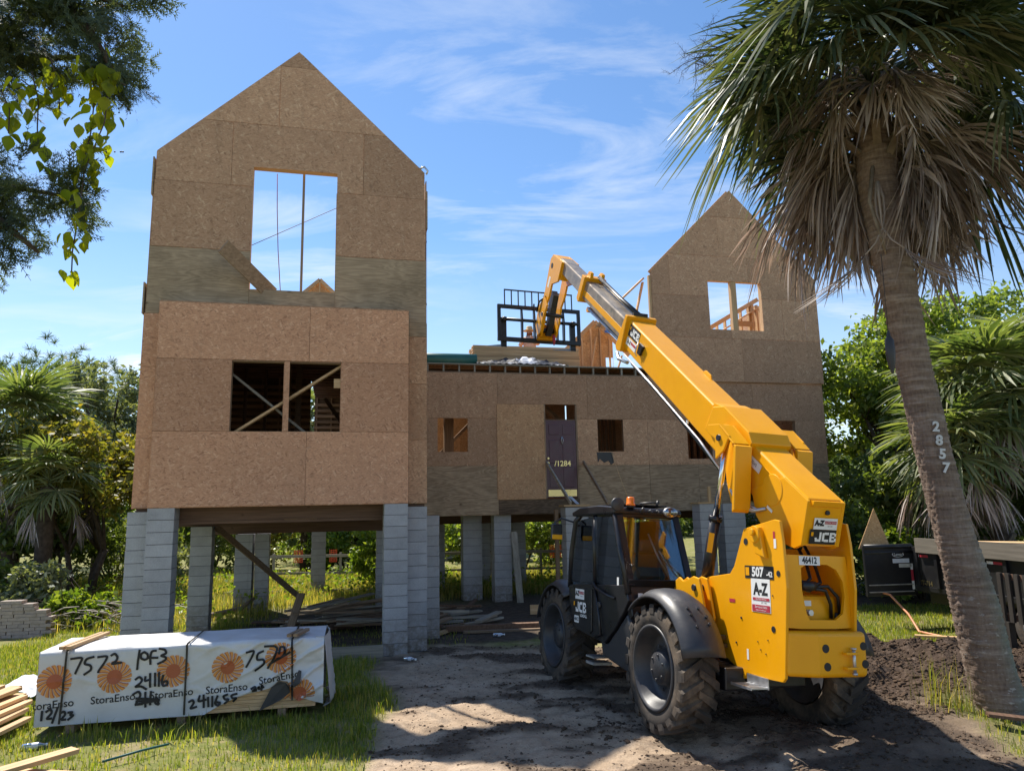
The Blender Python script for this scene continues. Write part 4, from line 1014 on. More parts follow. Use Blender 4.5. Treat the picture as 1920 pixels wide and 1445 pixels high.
# --- boom: axis in the y-z plane, s along from the rear top corner, n up from the top face
BA = radians(37.9)
def bp(s, n): return (-1.44 + s * cos(BA) - n * sin(BA), 2.35 + s * sin(BA) + n * cos(BA))
def bprism(poly, x0, x1, name, mat, par=tele, bevel=.006, seg=2): return MB().prism([bp(*p) for p in poly], x0, x1).build(name, mat, par, bevel=bevel, seg=seg)
boom = bprism([(.02, 0), (4.86, 0), (4.86, -.44), (.9, -.46), (.45, -.52), (.25, -.42)], -.185, .225, 'boom', Y, bevel=.03, seg=4)
heel = MB().prism([(-1.44, 2.345), (-1.31, 1.93), (-1.20, 1.90), (-.80, 2.02), (-.62, 2.24), (-.56, 2.52), (-1.1, 2.60)], -.20, -.165).prism([(-1.44, 2.345), (-1.31, 1.93), (-1.20, 1.90), (-.80, 2.02), (-.62, 2.24), (-.56, 2.52), (-1.1, 2.60)], .205, .24).build('boom_heel', Y, boom, bevel=.006)
MB().prism([(-1.43, 2.33), (-1.31, 1.94), (-1.27, 1.94), (-1.38, 2.34)], -.17, .21).prism([(-1.27, 1.93), (-.80, 2.04), (-.80, 2.07), (-1.27, 1.97)], -.17, .21).build('boom_end_plate', Y, boom)
MB().prism([(-1.47, 2.345), (-1.44, 2.30), (-1.42, 2.30), (-1.42, 2.355)], -.15, .19).build('rear_lip', Y, boom)
MB().cyl((-.375, -.94, 2.04), (.40, -.94, 2.04), .06).build('pivot_pin', MT['steelblk'], tele)
MB().cyl((-.206, *bp(.50, -.22)), (-.19, *bp(.50, -.22)), .165, 32).build('pivot_cover', Y, boom, bevel=.006)
ym = (Vector((0, *bp(.02, 0))) - Vector((0, -1.31, 1.93))).normalized()
Fe = lambda x, t: frame((x, *(Vector((-1.31, 1.93)) + Vector((-.119, .411)) * t - Vector((.012, .004)))), (1, 0, 0), (0, -.28, .96))
jcb(boom, Fe(.02, .22), .105)
az_logo(boom, Fe(.035, .52), .27, .11)
MB().cyl((.04, -1.425, 2.245), (.04, -1.40, 2.245), .022).build('bolt_hole', MT['ink'], boom)
# saddle and ears that carry the lift rams
bprism([(1.05, -.30), (1.02, .03), (1.14, .10), (1.72, .115), (1.92, .0), (1.92, -.30)], -.235, .275, 'ram_saddle', Y, boom, bevel=.012)
bprism([(1.74, .085), (1.74, -.02), (2.0, -.02), (1.97, .03)], -.19, .23, 'saddle_lip', Y, boom)
for x0, x1 in ((-.47, -.27), (.31, .51)):
    bprism([(.62, -.60), (.95, -.18), (1.10, .03), (1.34, .06), (1.52, -.02), (1.52, -.12), (1.36, -.22), (1.10, -.52), (.9, -.66)], x1 - .03 if x0 < 0 else x0, x1 if x0 < 0 else x0 + .03, 'ram_ear', Y, boom)
    bprism([(1.00, .02), (1.36, .055), (1.36, .03), (1.02, .0)], x0, x1, 'ear_cap', Y, boom)
    bprism([(1.0, .01), (.62, -.60), (.60, -.55), (.95, .02)], x0, x1, 'ear_web', Y, boom)
    bprism([(1.12, .04), (1.36, .055), (1.55, -.06), (1.50, -.14), (1.34, -.12), (1.20, -.30), (1.12, -.14)], x0 if x0 < 0 else x1 - .025, x0 + .025 if x0 < 0 else x1, 'ram_ear', Y, boom)
bprism([(.35, -.40), (.62, -.55), (.75, -.40), (.75, -.1), (.40, -.1)], -.19, -.184, 'side_patch', Y, boom)
# lift rams
for x in (-.37, .41):
    a = Vector((x, *bp(1.27, -.07))); b = Vector((x, .12, 1.42)); d = (b - a).normalized(); j = a + d * .88
    MB().cyl(a, j, .036, 16).build('ram_rod', MT['chrome'], tele)
    r_ = MB().cyl(j, b, .066, 20).cyl(j - d * .01, j + d * .05, .075, 20).build('lift_ram', BK, tele)
    MB().cyl(a - Vector((.12, 0, 0)), a + Vector((.12, 0, 0)), .035).build('ram_pin', MT['steelblk'], tele)
    if x < 0:
        M = frame(Vector((x, 0, 0)) + (j + d * .3) - Vector((x, 0, 0)) + Vector((-.05, -.048, 0)), d.cross(Vector((-.72, -.69, 0))), -d)
        decal(r_, M, .06, .22, 'yellow', 'warning_sticker'); text_mb('507', .07, sub(M @ Matrix.Rotation(pi / 2, 4, 'Z'), 0, 0)).build('lettering', MT['ink'], r_)
# front collar, side fittings and stickers
bprism([(4.80, .05), (4.88, .05), (4.92, -.50), (4.84, -.54), (4.70, -.50), (4.78, -.1)], -.235, .275, 'boom_collar', Y, boom, bevel=.01)
MB().box(-.10, .14, *sorted((bp(4.86, .05)[0], bp(4.94, .05)[0])), bp(4.9, .05)[1] - .02, bp(4.9, .05)[1] + .03).build('wear_pad', MT['plastic'], boom)
Fb = lambda s, n, x=-.188: frame((x, *bp(s, n)), (0, -cos(BA), -sin(BA)), (0, -sin(BA), cos(BA)))
jcb(boom, Fb(4.50, -.12), .135)
s_ = decal(boom, Fb(4.50, -.29), .36, .12); text_mb('A-Z', .07, sub(Fb(4.58, -.29), 0, 0), bold=.003).build('lettering', MT['ink'], s_); decal(s_, sub(Fb(4.42, -.275), 0, 0), .18, .035, 'red', 'red_strip')
bprism([(4.05, -.14), (4.20, -.14), (4.18, -.30), (4.08, -.30)], -.225, -.186, 'hook', BK, boom)
MB().tube([(-.20, *bp(4.27, -.16)), (-.23, *bp(4.22, -.20)), (-.24, *bp(4.2, -.30)), (-.23, *bp(4.14, -.33))], .008, 6).build('hook_chain', MT['galv'], boom)
bprism([(2.75, .0), (2.80, .045), (2.95, .045), (3.0, .0)], .18, .20, 'lifting_eye', Y, boom)
decal(boom, Fb(.92, -.16, -.191), .26, .10); text_mb('35/42', .05, sub(Fb(.92, -.16, -.191), 0, 0, .003)).build('lettering', MT['hose'], boom)
decal(boom, Fb(.42, -.40, -.206), .10, .03)
# hose bundle under the boom
MB().tube([(-.20, *bp(4.6, -.50)), (-.20, *bp(3.5, -.49)), (-.20, *bp(2.0, -.50)), (-.20, *bp(1.3, -.56))], .016, 8).build('boom_pipe', MT['galv'], boom)
MB().tube([(-.18, *bp(4.3, -.52)), (-.18, *bp(3.0, -.51)), (-.18, *bp(1.1, -.58))], .022, 8).build('hose', MT['hose'], boom)
MB().tube([(-.20, *bp(4.86, -.58)), (-.22, *bp(4.7, -.62)), (-.21, *bp(4.4, -.55))], .03, 8).build('hose_fitting', MT['galv'], boom)
MB().tube([(-.24, -.20, 2.60), (-.30, -.35, 2.50), (-.30, -.45, 2.34), (-.26, -.66, 2.28), (-.2, -.8, 2.3)], .02, 8).build('hose', MT['galv'], boom)
MB().tube([(-.20, -.35, 2.58), (-.24, -.48, 2.45), (-.24, -.58, 2.33), (-.2, -.72, 2.28)], .014, 8).build('hose', MT['galv'], boom)
MB().box(-.18, .2, -.45, -.2, 2.40, 2.56).build('hose_block', MT['hose'], boom)
# extending sections
b2 = bprism([(4.7, -.07), (7.02, -.10), (7.02, -.43), (4.7, -.42)], -.145, .185, 'inner_boom', MT['steel'], boom, bevel=.02)
MB().prism([bp(4.95, -.24), bp(6.95, -.26), bp(6.95, -.36), bp(4.95, -.34)], -.149, -.1455).build('yellow_strip', Y, b2)
for q in (5.6, 6.3):
    text_mb('3', .08, frame((-.1495, *bp(q, -.15)), (0, -cos(BA), -sin(BA)), (0, -sin(BA), cos(BA)))).build('stencil', MT['green'], b2)
bprism([(6.98, -.03), (7.14, -.03), (7.14, -.48), (7.04, -.52), (6.98, -.50)], -.195, .235, 'boom_collar', Y, b2, bevel=.012)
for x0 in (-.10, .12): bprism([(6.95, -.05), (6.98, .06), (7.10, .06), (7.16, -.05)], x0, x0 + .06, 'collar_lug', Y, b2)
MB().tube([(.10, *bp(5.0, .0)), (.11, *bp(6.0, -.03)), (.11, *bp(7.05, -.02))], .04, 8).build('hose_chain', MT['hose'], b2)
b3 = bprism([(6.9, -.15), (8.7, -.17), (8.7, -.42), (6.9, -.43)], -.11, .15, 'inner_boom', MT['steel'], b2, bevel=.018)
MB().cyl((-.02, *bp(6.9, -.60)), (.06, *bp(6.9, -.60)), .05).build('roller', Y, b2)
MB().tube([(.0, *bp(4.9, -.52)), (.0, *bp(6.9, -.58))], .028, 8).tube([(.06, *bp(4.9, -.52)), (.06, *bp(6.9, -.58))], .022, 8).build('boom_pipe', MT['galv'], b2)
# goose-neck head
hd = [(5.32, 7.38), (5.82, 7.74), (5.98, 7.71), (6.30, 7.10), (6.56, 6.80), (6.70, 6.42), (6.68, 6.24), (6.50, 6.18), (6.32, 6.42), (6.22, 6.75), (6.02, 6.92), (5.90, 7.12), (5.55, 7.05)]
head = MB().prism(hd, -.165, -.125).prism(hd, .165, .205).build('boom_head', Y, tele, bevel=.006)
MB().prism([(5.32, 7.38), (5.82, 7.74), (5.98, 7.71), (6.08, 7.50), (5.75, 7.2), (5.5, 7.06)], -.126, .166).build('head_block', Y, head, bevel=.01)
MB().prism([(6.10, 6.96), (6.22, 6.72), (6.34, 6.42), (6.50, 6.20), (6.56, 6.24), (6.38, 6.9), (6.2, 7.1)], -.04, .08).build('tilt_link', MT['steelblk'], head)
MB().prism([(6.02, 6.70), (6.25, 6.50), (6.40, 6.22), (6.62, 6.20), (6.72, 6.45), (6.55, 6.85), (6.2, 6.95)], -.21, -.17).build('cheek_plate', Y, head, bevel=.01)
MB().cyl((-.22, 6.30, 6.60), (.26, 6.30, 6.60), .045).cyl((-.20, 6.60, 6.35), (.24, 6.60, 6.35), .05).build('pivot_pin', MT['steelblk'], head)
for (yy, zz, rr) in ((5.88, 7.52, .055), (6.36, 6.95, .07)): MB().cyl((-.171, yy, zz), (-.164, yy, zz), rr, 16).build('bolt_hole', MT['ink'], head)
decal(head, frame((-.167, 6.05, 7.22), (0, -.6, .8), (0, -.8, -.6)), .22, .10)
MB().tube([(-.18, 6.2, 6.95), (-.24, 6.42, 6.90), (-.24, 6.55, 6.72)], .02, 8).build('hose', MT['hose'], head)
# carriage with forks and load guard
YC = 6.78
car = MB().box(-1.02, .86, YC, YC + .06, 6.84, 6.92).box(-1.02, .86, YC, YC + .07, 6.12, 6.21).box(-1.02, -.95, YC, YC + .06, 6.21, 6.84).box(.79, .86, YC, YC + .06, 6.21, 6.84).build('fork_carriage', MT['steelblk'], tele, bevel=.006)
MB().cyl((-.97, YC + .03, 6.60), (.82, YC + .03, 6.60), .035).build('fork_shaft', MT['steelblk'], car)
for x in (-.50, -.22, .30, .45): MB().prism([(YC - .03, 6.15), (YC + .06, 6.15), (YC + .06, 6.9), (YC, 6.98 if x == -.22 else 6.9), (YC - .05, 6.55)], x, x + .03).build('carriage_rib', MT['steelblk'], car)
MB().box(-.17, .21, YC - .14, YC, 6.16, 6.50).build('carriage_mount', Y, car, bevel=.02)
gd = MB().box(-.87, .69, YC + .01, YC + .035, 7.24, 7.265)
for k in range(11): gd.box(-.87 + k * .1535, -.848 + k * .1535, YC + .012, YC + .033, 6.92, 7.24)
gd.build('load_guard', MT['steelblk'], car)
for x in (-.93, .64):
    MB().box(x, x + .12, YC + .07, YC + .13, 6.02, 6.64).build('fork_shank', MT['steelblk'], car)
    MB().prism([(YC + .07, 6.00), (YC + .07, 6.05), (YC + .3, 6.11), (YC + 1.15, 6.31), (YC + 1.15, 6.30)], x, x + .12).build('fork_tine', MT['steelblk'], car)
    MB().tube([(x + .02, YC + .03, 6.60), (x + .1, YC + .03, 6.60)], .055, 10).build('fork_hanger', MT['steelblk'], car)
car.matrix_local = Matrix.Translation((-.08, YC, 6.5)) @ Matrix.Rotation(-.055, 4, 'Y') @ Matrix.Translation((.08, -YC, -6.5))
MB().tube([(.09, 6.42, 6.20), (.09, 6.42, 6.08), (.09, 6.43, 5.98)], [.03, .035, .01], 8).build('hook', MT['red'], car)
# number plate and maker's plates on the left side plate
Fp = lambda y, z: frame((-.4065, y, z), (0, -1, .0), (0, .0, 1))
sp0 = [o for o in tele.children if o.name.startswith('side_plate')][0]
s_ = decal(sp0, Fp(-.92, 1.66), .46, .125, 'ink', 'model_plate'); text_mb('507', .125, sub(Fp(-.90, 1.66), 0, 0), bold=.005).build('lettering', MT['white'], s_); text_mb('-42', .07, sub(Fp(-1.085, 1.645), 0, 0), bold=.002).build('lettering', MT['white'], s_); decal(s_, sub(Fp(-.735, 1.665), 0, 0), .06, .08, 'yellow', 'brand_square')
M = Fp(-.935, 1.44); s_ = decal(sp0, M, .30, .32)
text_mb('A-Z', .155, sub(M, 0, .055), bold=.007, sx=.85).build('lettering', MT['ink'], s_); decal(s_, sub(M, .005, -.035), .26, .026, 'red', 'red_strip'); text_mb('EQUIPMENT RENTALS', .020, sub(M, .005, -.035, .005), sx=.85).build('lettering', MT['white'], s_)
text_mb('EST. 1961', .022, sub(M, .05, -.068)).build('lettering', MT['ink'], s_); decal(s_, sub(M, 0, -.122), .28, .064, 'red', 'red_strip'); text_mb('Service & Sales', .032, sub(M, 0, -.11, .005), shear=.3).build('lettering', MT['white'], s_); text_mb('www.a-zrentals.com', .02, sub(M, 0, -.138, .005)).build('lettering', MT['white'], s_)
decal(sp0, Fp(-1.19, 1.94), .035, .09); decal(sp0, Fp(-.69, .86), .03, .10); decal(sp0, Fp(-.45, 1.36), .10, .035, 'red'); decal(sp0, Fp(-1.18, 2.02), .03, .07, 'red')
M = frame((-.07, -1.253, 1.79), (1, 0, 0), (0, 0, 1)); s_ = decal(tele, M, .24, .085); text_mb('46412', .085, sub(M, 0, 0), bold=.003, sx=.8).build('lettering', MT['ink'], s_)
for x, z in ((.42, 1.6), (.42, 1.25)): MB().cyl((x, -1.26, z), (x, -1.252, z), .02).build('bolt_hole', MT['ink'], tele)
# ------------------------------------------------------------------ wrapped lumber pack
PG = Vector((-5.32, 8.46, .10)); PA = Vector((.977, .215, 0)); PB = Vector((-.215, .977, 0)); PLn, PH, PD = 3.07, .785, .95
def wrinkle(s, t):
    r = np.clip((s - 1.3) / 1.7, 0, 1) ** 1.3
    w = .007 * np.sin(s * 9 + t * 4) + .022 * (fbm(s * 2.6, t * 6.0, 40) - .5)
    fold = np.abs(((t * 2.1 + s * .35 + .8 * fbm(s * 1.3, t * 1.5, 43)) % 1) - .5); w = w + .010 * np.exp(-(fold / .05) ** 2)
    ridge = np.abs(((s * .9 - t * 1.6) * 2.6 + .6 * fbm(s * 2, t * 2, 41)) % 1 - .5)
    w = w + r * (.042 * np.exp(-(ridge / .10) ** 2) + .05 * (fbm(s * 4, t * 6, 42) - .5))
    w = w + .03 * np.clip((s - 2.75) / .3, 0, 1) * np.sin(t * 14 + s * 6)
    return w
def ppt(s, t, off=.004):
    w = float(wrinkle(np.float64(s), np.float64(t))) + off
    return PG + PA * s - PB * w + Vector((0, 0, t))
pack = thing('wrapped_lumber_pack', 'long white wrapped lumber pack with orange sun prints and black spray-painted numbers', 'lumber pack', PG)
def pk(mb, name, mat, parent=None, **k):
    o = mb.build(name, mat, None, **k); o.parent = parent or pack; o.matrix_parent_inverse = Matrix.Translation(-PG); return o
ns, nf, ntp = 150, 44, 22
sg = np.linspace(0, PLn, ns); prof = []
for i in range(nf): prof.append(('f', PH * i / (nf - 1)))
for i in range(1, ntp): prof.append(('t', PD * i / (ntp - 1)))
for i in range(1, 12): prof.append(('b', PH * (1 - i / 11)))
P = np.zeros((ns, len(prof), 3)); pa, pb, pg = np.array(PA), np.array(PB), np.array(PG)
edge_s = np.array([0, 1.75, 1.87, 1.97, 2.11, 2.46, 2.56, 2.66, 2.72, 2.80, 2.95, 3.1]); edge_t = np.array([0, 0, .066, .113, .171, .235, .317, .30, .20, .12, .06, .02])
et = np.interp(sg, edge_s, edge_t)
for j, (k, q) in enumerate(prof):
    if k == 'f':
        t = np.maximum(et, q * 1.0); t = et + (PH - et) * q / PH
        w = wrinkle(sg, t); rnd_ = np.clip((t - (PH - .04)) / .04, 0, 1) ** 2 * .03
        P[:, j] = pg + np.outer(sg, pa) - np.outer(w - rnd_, pb) + np.outer(t - .004 * rnd_, [0, 0, 1])
    elif k == 't':
        z = PH + .012 * (fbm(sg * 5, np.full(ns, q * 6), 44) - .5) + .018 * np.exp(-((q / PD - .5) ** 2) * 8) * np.abs(np.sin(sg * 2.1)) - .012 * np.clip((sg - 2.2), 0, 1)
        P[:, j] = pg + np.outer(sg, pa) + np.outer(np.full(ns, q), pb) + np.outer(z, [0, 0, 1])
    else: P[:, j] = pg + np.outer(sg, pa) + np.outer(np.full(ns, PD), pb) + np.outer(np.full(ns, q), [0, 0, 1])
wr = link('wrap', grid_mesh('wrap', P, MT['wrap']), pack); wr.matrix_parent_inverse = Matrix.Translation(-PG)
for s_ in (0, PLn):                                              # the folded ends
    E = np.zeros((26, 26, 3))
    for i in range(26):
        for j in range(26):
            t = PH * j / 25; q = PD * i / 25; bul = (.05 * sin(pi * i / 25) * (.4 + fbm(np.float64(i * .3), np.float64(j * .3), 47)) + .09 * (1 - j / 25) * (j > 0)) if s_ > 0 else .003
            w0 = float(wrinkle(np.float64(s_), np.float64(t))) * (1 - i / 25)
            E[i, j] = pg + pa * (s_ + (bul if s_ > 0 else -bul)) + pb * (q - w0) + np.array([0, 0, t + (.0)])
    o = link('wrap_end', grid_mesh('wrap_end', E if s_ > 0 else E[::-1], MT['wrap']), pack); o.matrix_parent_inverse = Matrix.Translation(-PG)
# boards inside, seen where the wrap is torn up
for k in range(8):
    for side in (0,):
        mb = MB(); z0 = .004 + k * .040
        v = [PG + PA * s_ + PB * (.012 + d) + Vector((0, 0, z)) for s_ in (1.6, 2.98) for d in (0, .9) for z in (z0, z0 + .037)]
        mb.add(v, [(0, 1, 3, 2), (4, 6, 7, 5), (0, 4, 5, 1), (2, 3, 7, 6), (0, 2, 6, 4), (1, 5, 7, 3)]); pk(mb, 'board', MT['lum_x'])
# bearers below
for s_ in (.35, 1.5, 2.6):
    mb = MB(); mb.beam(PG + PA * s_ - PB * -.02 - Vector((0, 0, .05)), PG + PA * s_ + PB * .95 - Vector((0, 0, .05)), .09, .09); pk(mb, 'bearer', MT['old_y'])
# printed suns
def conform(mb, pts, m=0, off=.005):
    v = [ppt(s, t, off) for s, t in pts]; mb.add(v, [tuple(range(len(v)))], m)
for cx, cy, half in ((.169, .467, 0), (.781, .477, 0), (1.396, .50, 0), (1.986, .503, 0), (2.575, .575, 0), (2.80, .16, 1)):
    mb = MB()
    for k in range(19):
        for w_, m, off in ((.125, 1, .004), (.06, 0, .0055)):
            a0 = 2 * pi * k / 19 + (.13 if m == 0 else 0)
            rs = [.06, .09, .12, .15, .178 if m else .172]
            for i in range(4):
                q = []
                for rr, sg_ in ((rs[i], -1), (rs[i + 1], -1), (rs[i + 1], 1), (rs[i], 1)):
                    a = a0 + (rr - .06) * 3.2 + sg_ * (w_ if m else w_ * (1.0 - rr * 2)) * .8; q.append((cx + rr * cos(a), cy + rr * sin(a) * .98))
                if half and min(p[1] for p in q) < .10: continue
                conform(mb, q[::-1], m, off)
    pts = [(cx + .078 * cos(2 * pi * i / 24), cy + .078 * sin(2 * pi * i / 24)) for i in range(24)]
    for i in range(24): conform(mb, [(cx, cy), pts[i], pts[(i + 1) % 24]], 0, .0065)
    pk(mb, 'sun_print', [MT['sun_d'], MT['sun_l']])
for i, (cx, cy) in enumerate(((.177, .222), (.78, .243), (1.392, .253), (1.984, .266), (2.565, .352))):
    ang = .04 if i < 4 else .13
    w = lambda p: ppt(cx + p.x * cos(ang) - p.y * sin(ang), cy + p.x * sin(ang) + p.y * cos(ang), .0055)
    pk(text_mb('StoraEnso' if i else 'toraEnso', .115, None, warp=w, bold=.0012, sx=.98), 'lettering', MT['ink'])
STROKES=[[[0.318,0.697],[0.444,0.71],[0.416,0.645],[0.373,0.536]],[[0.555,0.707],[0.477,0.691],[0.457,0.634],[0.529,0.621],[0.541,0.57],[0.465,0.521]],[[0.596,0.701],[0.703,0.711],[0.665,0.629],[0.621,0.565],[0.611,0.537]],[[0.732,0.709],[0.767,0.732],[0.802,0.688],[0.788,0.647],[0.734,0.617],[0.842,0.627]],[[1.026,0.751],[1.013,0.616],[1.01,0.54]],[[1.077,0.727],[1.115,0.703],[1.118,0.652],[1.082,0.641],[1.044,0.661],[1.041,0.707],[1.077,0.727]],[[1.204,0.736],[1.154,0.735],[1.142,0.667],[1.15,0.59]],[[1.109,0.661],[1.225,0.658]],[[1.236,0.756],[1.299,0.743],[1.318,0.699],[1.248,0.678],[1.32,0.657],[1.305,0.623],[1.228,0.59]],[[1.0,0.432],[1.039,0.463],[1.074,0.427],[1.052,0.386],[0.997,0.352],[1.061,0.36],[1.121,0.319]],[[1.104,0.458],[1.099,0.408],[1.147,0.422]],[[1.152,0.489],[1.16,0.341]],[[1.205,0.49],[1.213,0.35]],[[1.246,0.495],[1.254,0.347]],[[1.293,0.463],[1.28,0.396],[1.3,0.344],[1.348,0.358],[1.338,0.401],[1.289,0.387]],[[0.985,0.274],[1.04,0.307],[1.067,0.268],[1.046,0.211],[1.016,0.163],[1.089,0.166]],[[1.02,0.23],[1.266,0.204]],[[1.022,0.2],[1.267,0.191]],[[1.114,0.29],[1.123,0.131]],[[1.171,0.294],[1.171,0.152]],[[1.016,0.163],[1.25,0.196]],[[1.232,0.231],[1.219,0.165],[1.269,0.145],[1.242,0.197]],[[0.077,0.168],[0.077,0.071]],[[0.116,0.157],[0.16,0.186],[0.179,0.144],[0.122,0.083],[0.179,0.087]],[[0.229,0.197],[0.187,0.038]],[[0.257,0.13],[0.295,0.151],[0.313,0.117],[0.27,0.064],[0.317,0.064]],[[0.335,0.132],[0.382,0.137],[0.353,0.106],[0.396,0.103],[0.34,0.058]],[[2.189,0.659],[2.28,0.675],[2.244,0.59],[2.191,0.493]],[[2.377,0.661],[2.312,0.639],[2.302,0.56],[2.384,0.573],[2.399,0.519],[2.293,0.448]],[[2.388,0.713],[2.502,0.715],[2.538,0.687],[2.506,0.583],[2.431,0.465]],[[2.558,0.624],[2.564,0.703],[2.618,0.7],[2.628,0.637],[2.586,0.578],[2.533,0.564]],[[2.447,0.508],[2.682,0.634]],[[1.583,0.154],[1.623,0.177],[1.642,0.142],[1.595,0.078],[1.669,0.097]],[[1.697,0.214],[1.679,0.147],[1.766,0.166]],[[1.738,0.219],[1.745,0.083]],[[1.786,0.19],[1.795,0.088]],[[1.832,0.196],[1.837,0.085]],[[1.891,0.2],[1.861,0.117],[1.896,0.089],[1.928,0.121],[1.869,0.134]],[[2.001,0.209],[1.951,0.196],[1.969,0.152],[2.02,0.157],[1.971,0.109]],[[2.103,0.211],[2.036,0.198],[2.054,0.163],[2.105,0.168],[2.064,0.128]],[[2.256,0.251],[2.299,0.274],[2.308,0.248],[2.266,0.225],[2.318,0.23]],[[2.342,0.271],[2.335,0.237],[2.395,0.259]],[[2.376,0.286],[2.37,0.226]]]
for st_i, stroke in enumerate(STROKES):
    pts = [stroke[0]]                                           # smooth the hand-sprayed line a little
    for a, b_ in zip(stroke[:-1], stroke[1:]):
        for k in range(1, 7): pts.append([a[0] + (b_[0] - a[0]) * k / 6, a[1] + (b_[1] - a[1]) * k / 6])
    for _ in range(5): pts = [pts[0]] + [[(pts[i - 1][j] + 2 * pts[i][j] + pts[i + 1][j]) / 4 for j in (0, 1)] for i in range(1, len(pts) - 1)] + [pts[-1]]
    mb = MB(); hw_ = .0125
    for i in range(len(pts) - 1):
        (x0, y0), (x1, y1) = pts[i], pts[i + 1]; l_ = hypot(x1 - x0, y1 - y0) + 1e-6; nx, ny = -(y1 - y0) / l_ * hw_, (x1 - x0) / l_ * hw_; ex, ey = (x1 - x0) / l_ * .006, (y1 - y0) / l_ * .006
        conform(mb, [(x0 - nx - ex, y0 - ny - ey), (x1 - nx + ex, y1 - ny + ey), (x1 + nx + ex, y1 + ny + ey), (x0 + nx - ex, y0 + ny - ey)], 0, .008 + .0004 * st_i + .00002 * i)
    pk(mb, 'spray_mark', MT['ink'])
for s0, s1 in ((.276, .256), (1.532, 1.54), (2.70, 2.72)):      # straps over the pack
    mb = MB(); pts = [ppt(s1 + (s0 - s1) * k / 12, max(.02 if s0 < 2.6 else .09, PH * k / 12), .022) for k in range(13)] + [PG + PA * (s0 + .02) + PB * q + Vector((0, 0, PH + .022)) for q in (.03, .5, .93)]
    for a, b_ in zip(pts[:-1], pts[1:]): mb.beam(a, b_, .022, .003, tuple(-PB) if abs((b_ - a).z) > .01 else (0, 0, 1))
    pk(mb, 'strap', MT['hose'])
for s_ in (.22, .29, 2.66, 2.735):                               # strap boards on top
    mb = MB(); mb.beam(PG + PA * s_ - PB * .03 + Vector((0, 0, PH + .035)), PG + PA * (s_ + .12) + PB * (.95 if s_ < 1 else .35) + Vector((0, 0, PH + .04)), .05, .035); pk(mb, 'strap_board', MT['lum_y'] if s_ < 1 else MT['old_y'])
for poly in ([(2.352, .004), (2.42, .13), (2.482, .253), (2.567, .317), (2.638, .295), (2.684, .248), (2.694, .186), (2.591, .107), (2.437, .041)], [(2.727, .289), (2.785, .429), (2.817, .414), (2.807, .283), (2.728, .236)]):
    mb = MB(); f_ = [ppt(s, t, .05) for s, t in poly]; k_ = [ppt(s, t, .035) for s, t in poly]; n_ = len(poly)
    mb.add(f_ + k_, [tuple(range(n_))[::-1], tuple(range(n_, 2 * n_))] + [(i, (i + 1) % n_, n_ + (i + 1) % n_, n_ + i) for i in range(n_)]); pk(mb, 'wrap_flap', MT['tarpb'])

# ------------------------------------------------------------------ loose lumber
def board(p, q, w=.14, h=.04, mat='lum_y', name='lumber_plank', label=None, cat='plank', group=None, upv=(0, 0, 1)):
    p, q = Vector(p), Vector(q); L_ = (q - p).length
    o = MB().box(-w / 2, w / 2, -L_ / 2, L_ / 2, -h / 2, h / 2).build(name, MT[mat])
    d = (q - p).normalized(); s_ = d.cross(Vector(upv)).normalized(); u_ = s_.cross(d)
    o.matrix_world = Matrix(((s_.x, d.x, u_.x, (p.x + q.x) / 2), (s_.y, d.y, u_.y, (p.y + q.y) / 2), (s_.z, d.z, u_.z, (p.z + q.z) / 2), (0, 0, 0, 1)))
    return tag(o, label, cat, group)
GPL = 'fresh planks piled left of the wrapped pack'
for i, (x, z, tl, y1) in enumerate(((-5.62, .06, .0, 8.80), (-5.80, .06, .02, 9.0), (-6.0, .07, -.02, 9.1), (-5.70, .11, .01, 8.95), (-5.90, .12, .03, 9.2), (-6.15, .12, .0, 9.25), (-5.82, .165, .0, 9.1), (-6.05, .17, .02, 9.35), (-6.3, .17, .03, 9.3), (-5.98, .215, -.01, 9.2), (-6.2, .22, .03, 9.5), (-6.15, .265, .01, 9.3), (-6.36, .27, .0, 9.45))):
    board((x + .16 + random.uniform(-.05, .05), y1 - 2.6, z + .05), (x + random.uniform(-.06, .06), y1, z + tl + .05), .14 if i % 3 else .09, .038, 'lum_y', label=f"{'wide' if i % 3 else 'narrow'} fresh pine plank {'low in' if z < .11 else 'midway up' if z < .2 else 'on top of'} the loose pile left of the wrapped pack", group=GPL)
board((-4.86, 6.45, .16), (-4.25, 7.42, .17), .15, .04, label='fresh plank lying across another at the bottom left corner')
board((-5.5, 7.28, .07), (-4.0, 6.98, .075), .15, .045, label='fresh plank under the crossing plank at the bottom left corner')
o = MB(); pl_ = np.zeros((14, 14, 3))
for i in range(14):
    for j in range(14): pl_[i, j] = (-6.9 + i * .05, 9.9 + j * .05, .20 + .12 * fbm(np.float64(i * .35), np.float64(j * .35), 60) - .16 * (hypot(i - 7, j - 7) / 9) ** 2)
tag(link('plastic_sheet', grid_mesh('plastic_sheet', pl_, MT['tarpw'])), 'crumpled white plastic sheet behind the loose fresh planks', 'plastic sheet')
def bottle(x, y, yaw, label):
    M = Matrix.Translation((x, y, float(gz(x, y)) + .035)) @ Matrix.Rotation(yaw, 4, 'Z')
    t = thing('plastic_bottle', label, 'bottle', M.translation)
    b_ = MB().lathe([(.0, -.10), (.03, -.10), (.033, -.09), (.033, -.02), (.029, 0), (.033, .02), (.033, .05), (.014, .095), (.013, .11), (.0, .11)], 16, Matrix.Rotation(yaw, 4, 'Z')).build('body', MT['bottle'], t)
    MB().lathe([(.0, .11), (.016, .11), (.016, .128), (.0, .128)], 12, Matrix.Rotation(yaw, 4, 'Z')).build('cap', MT['white'], t)
    MB().lathe([(.0335, -.015), (.0335, .045)], 16, Matrix.Rotation(yaw, 4, 'Z')).build('label_band', MT['tarpw'], t)
bottle(-1.70, 12.0, -.5, 'clear plastic bottle in the grass by the front right pier')
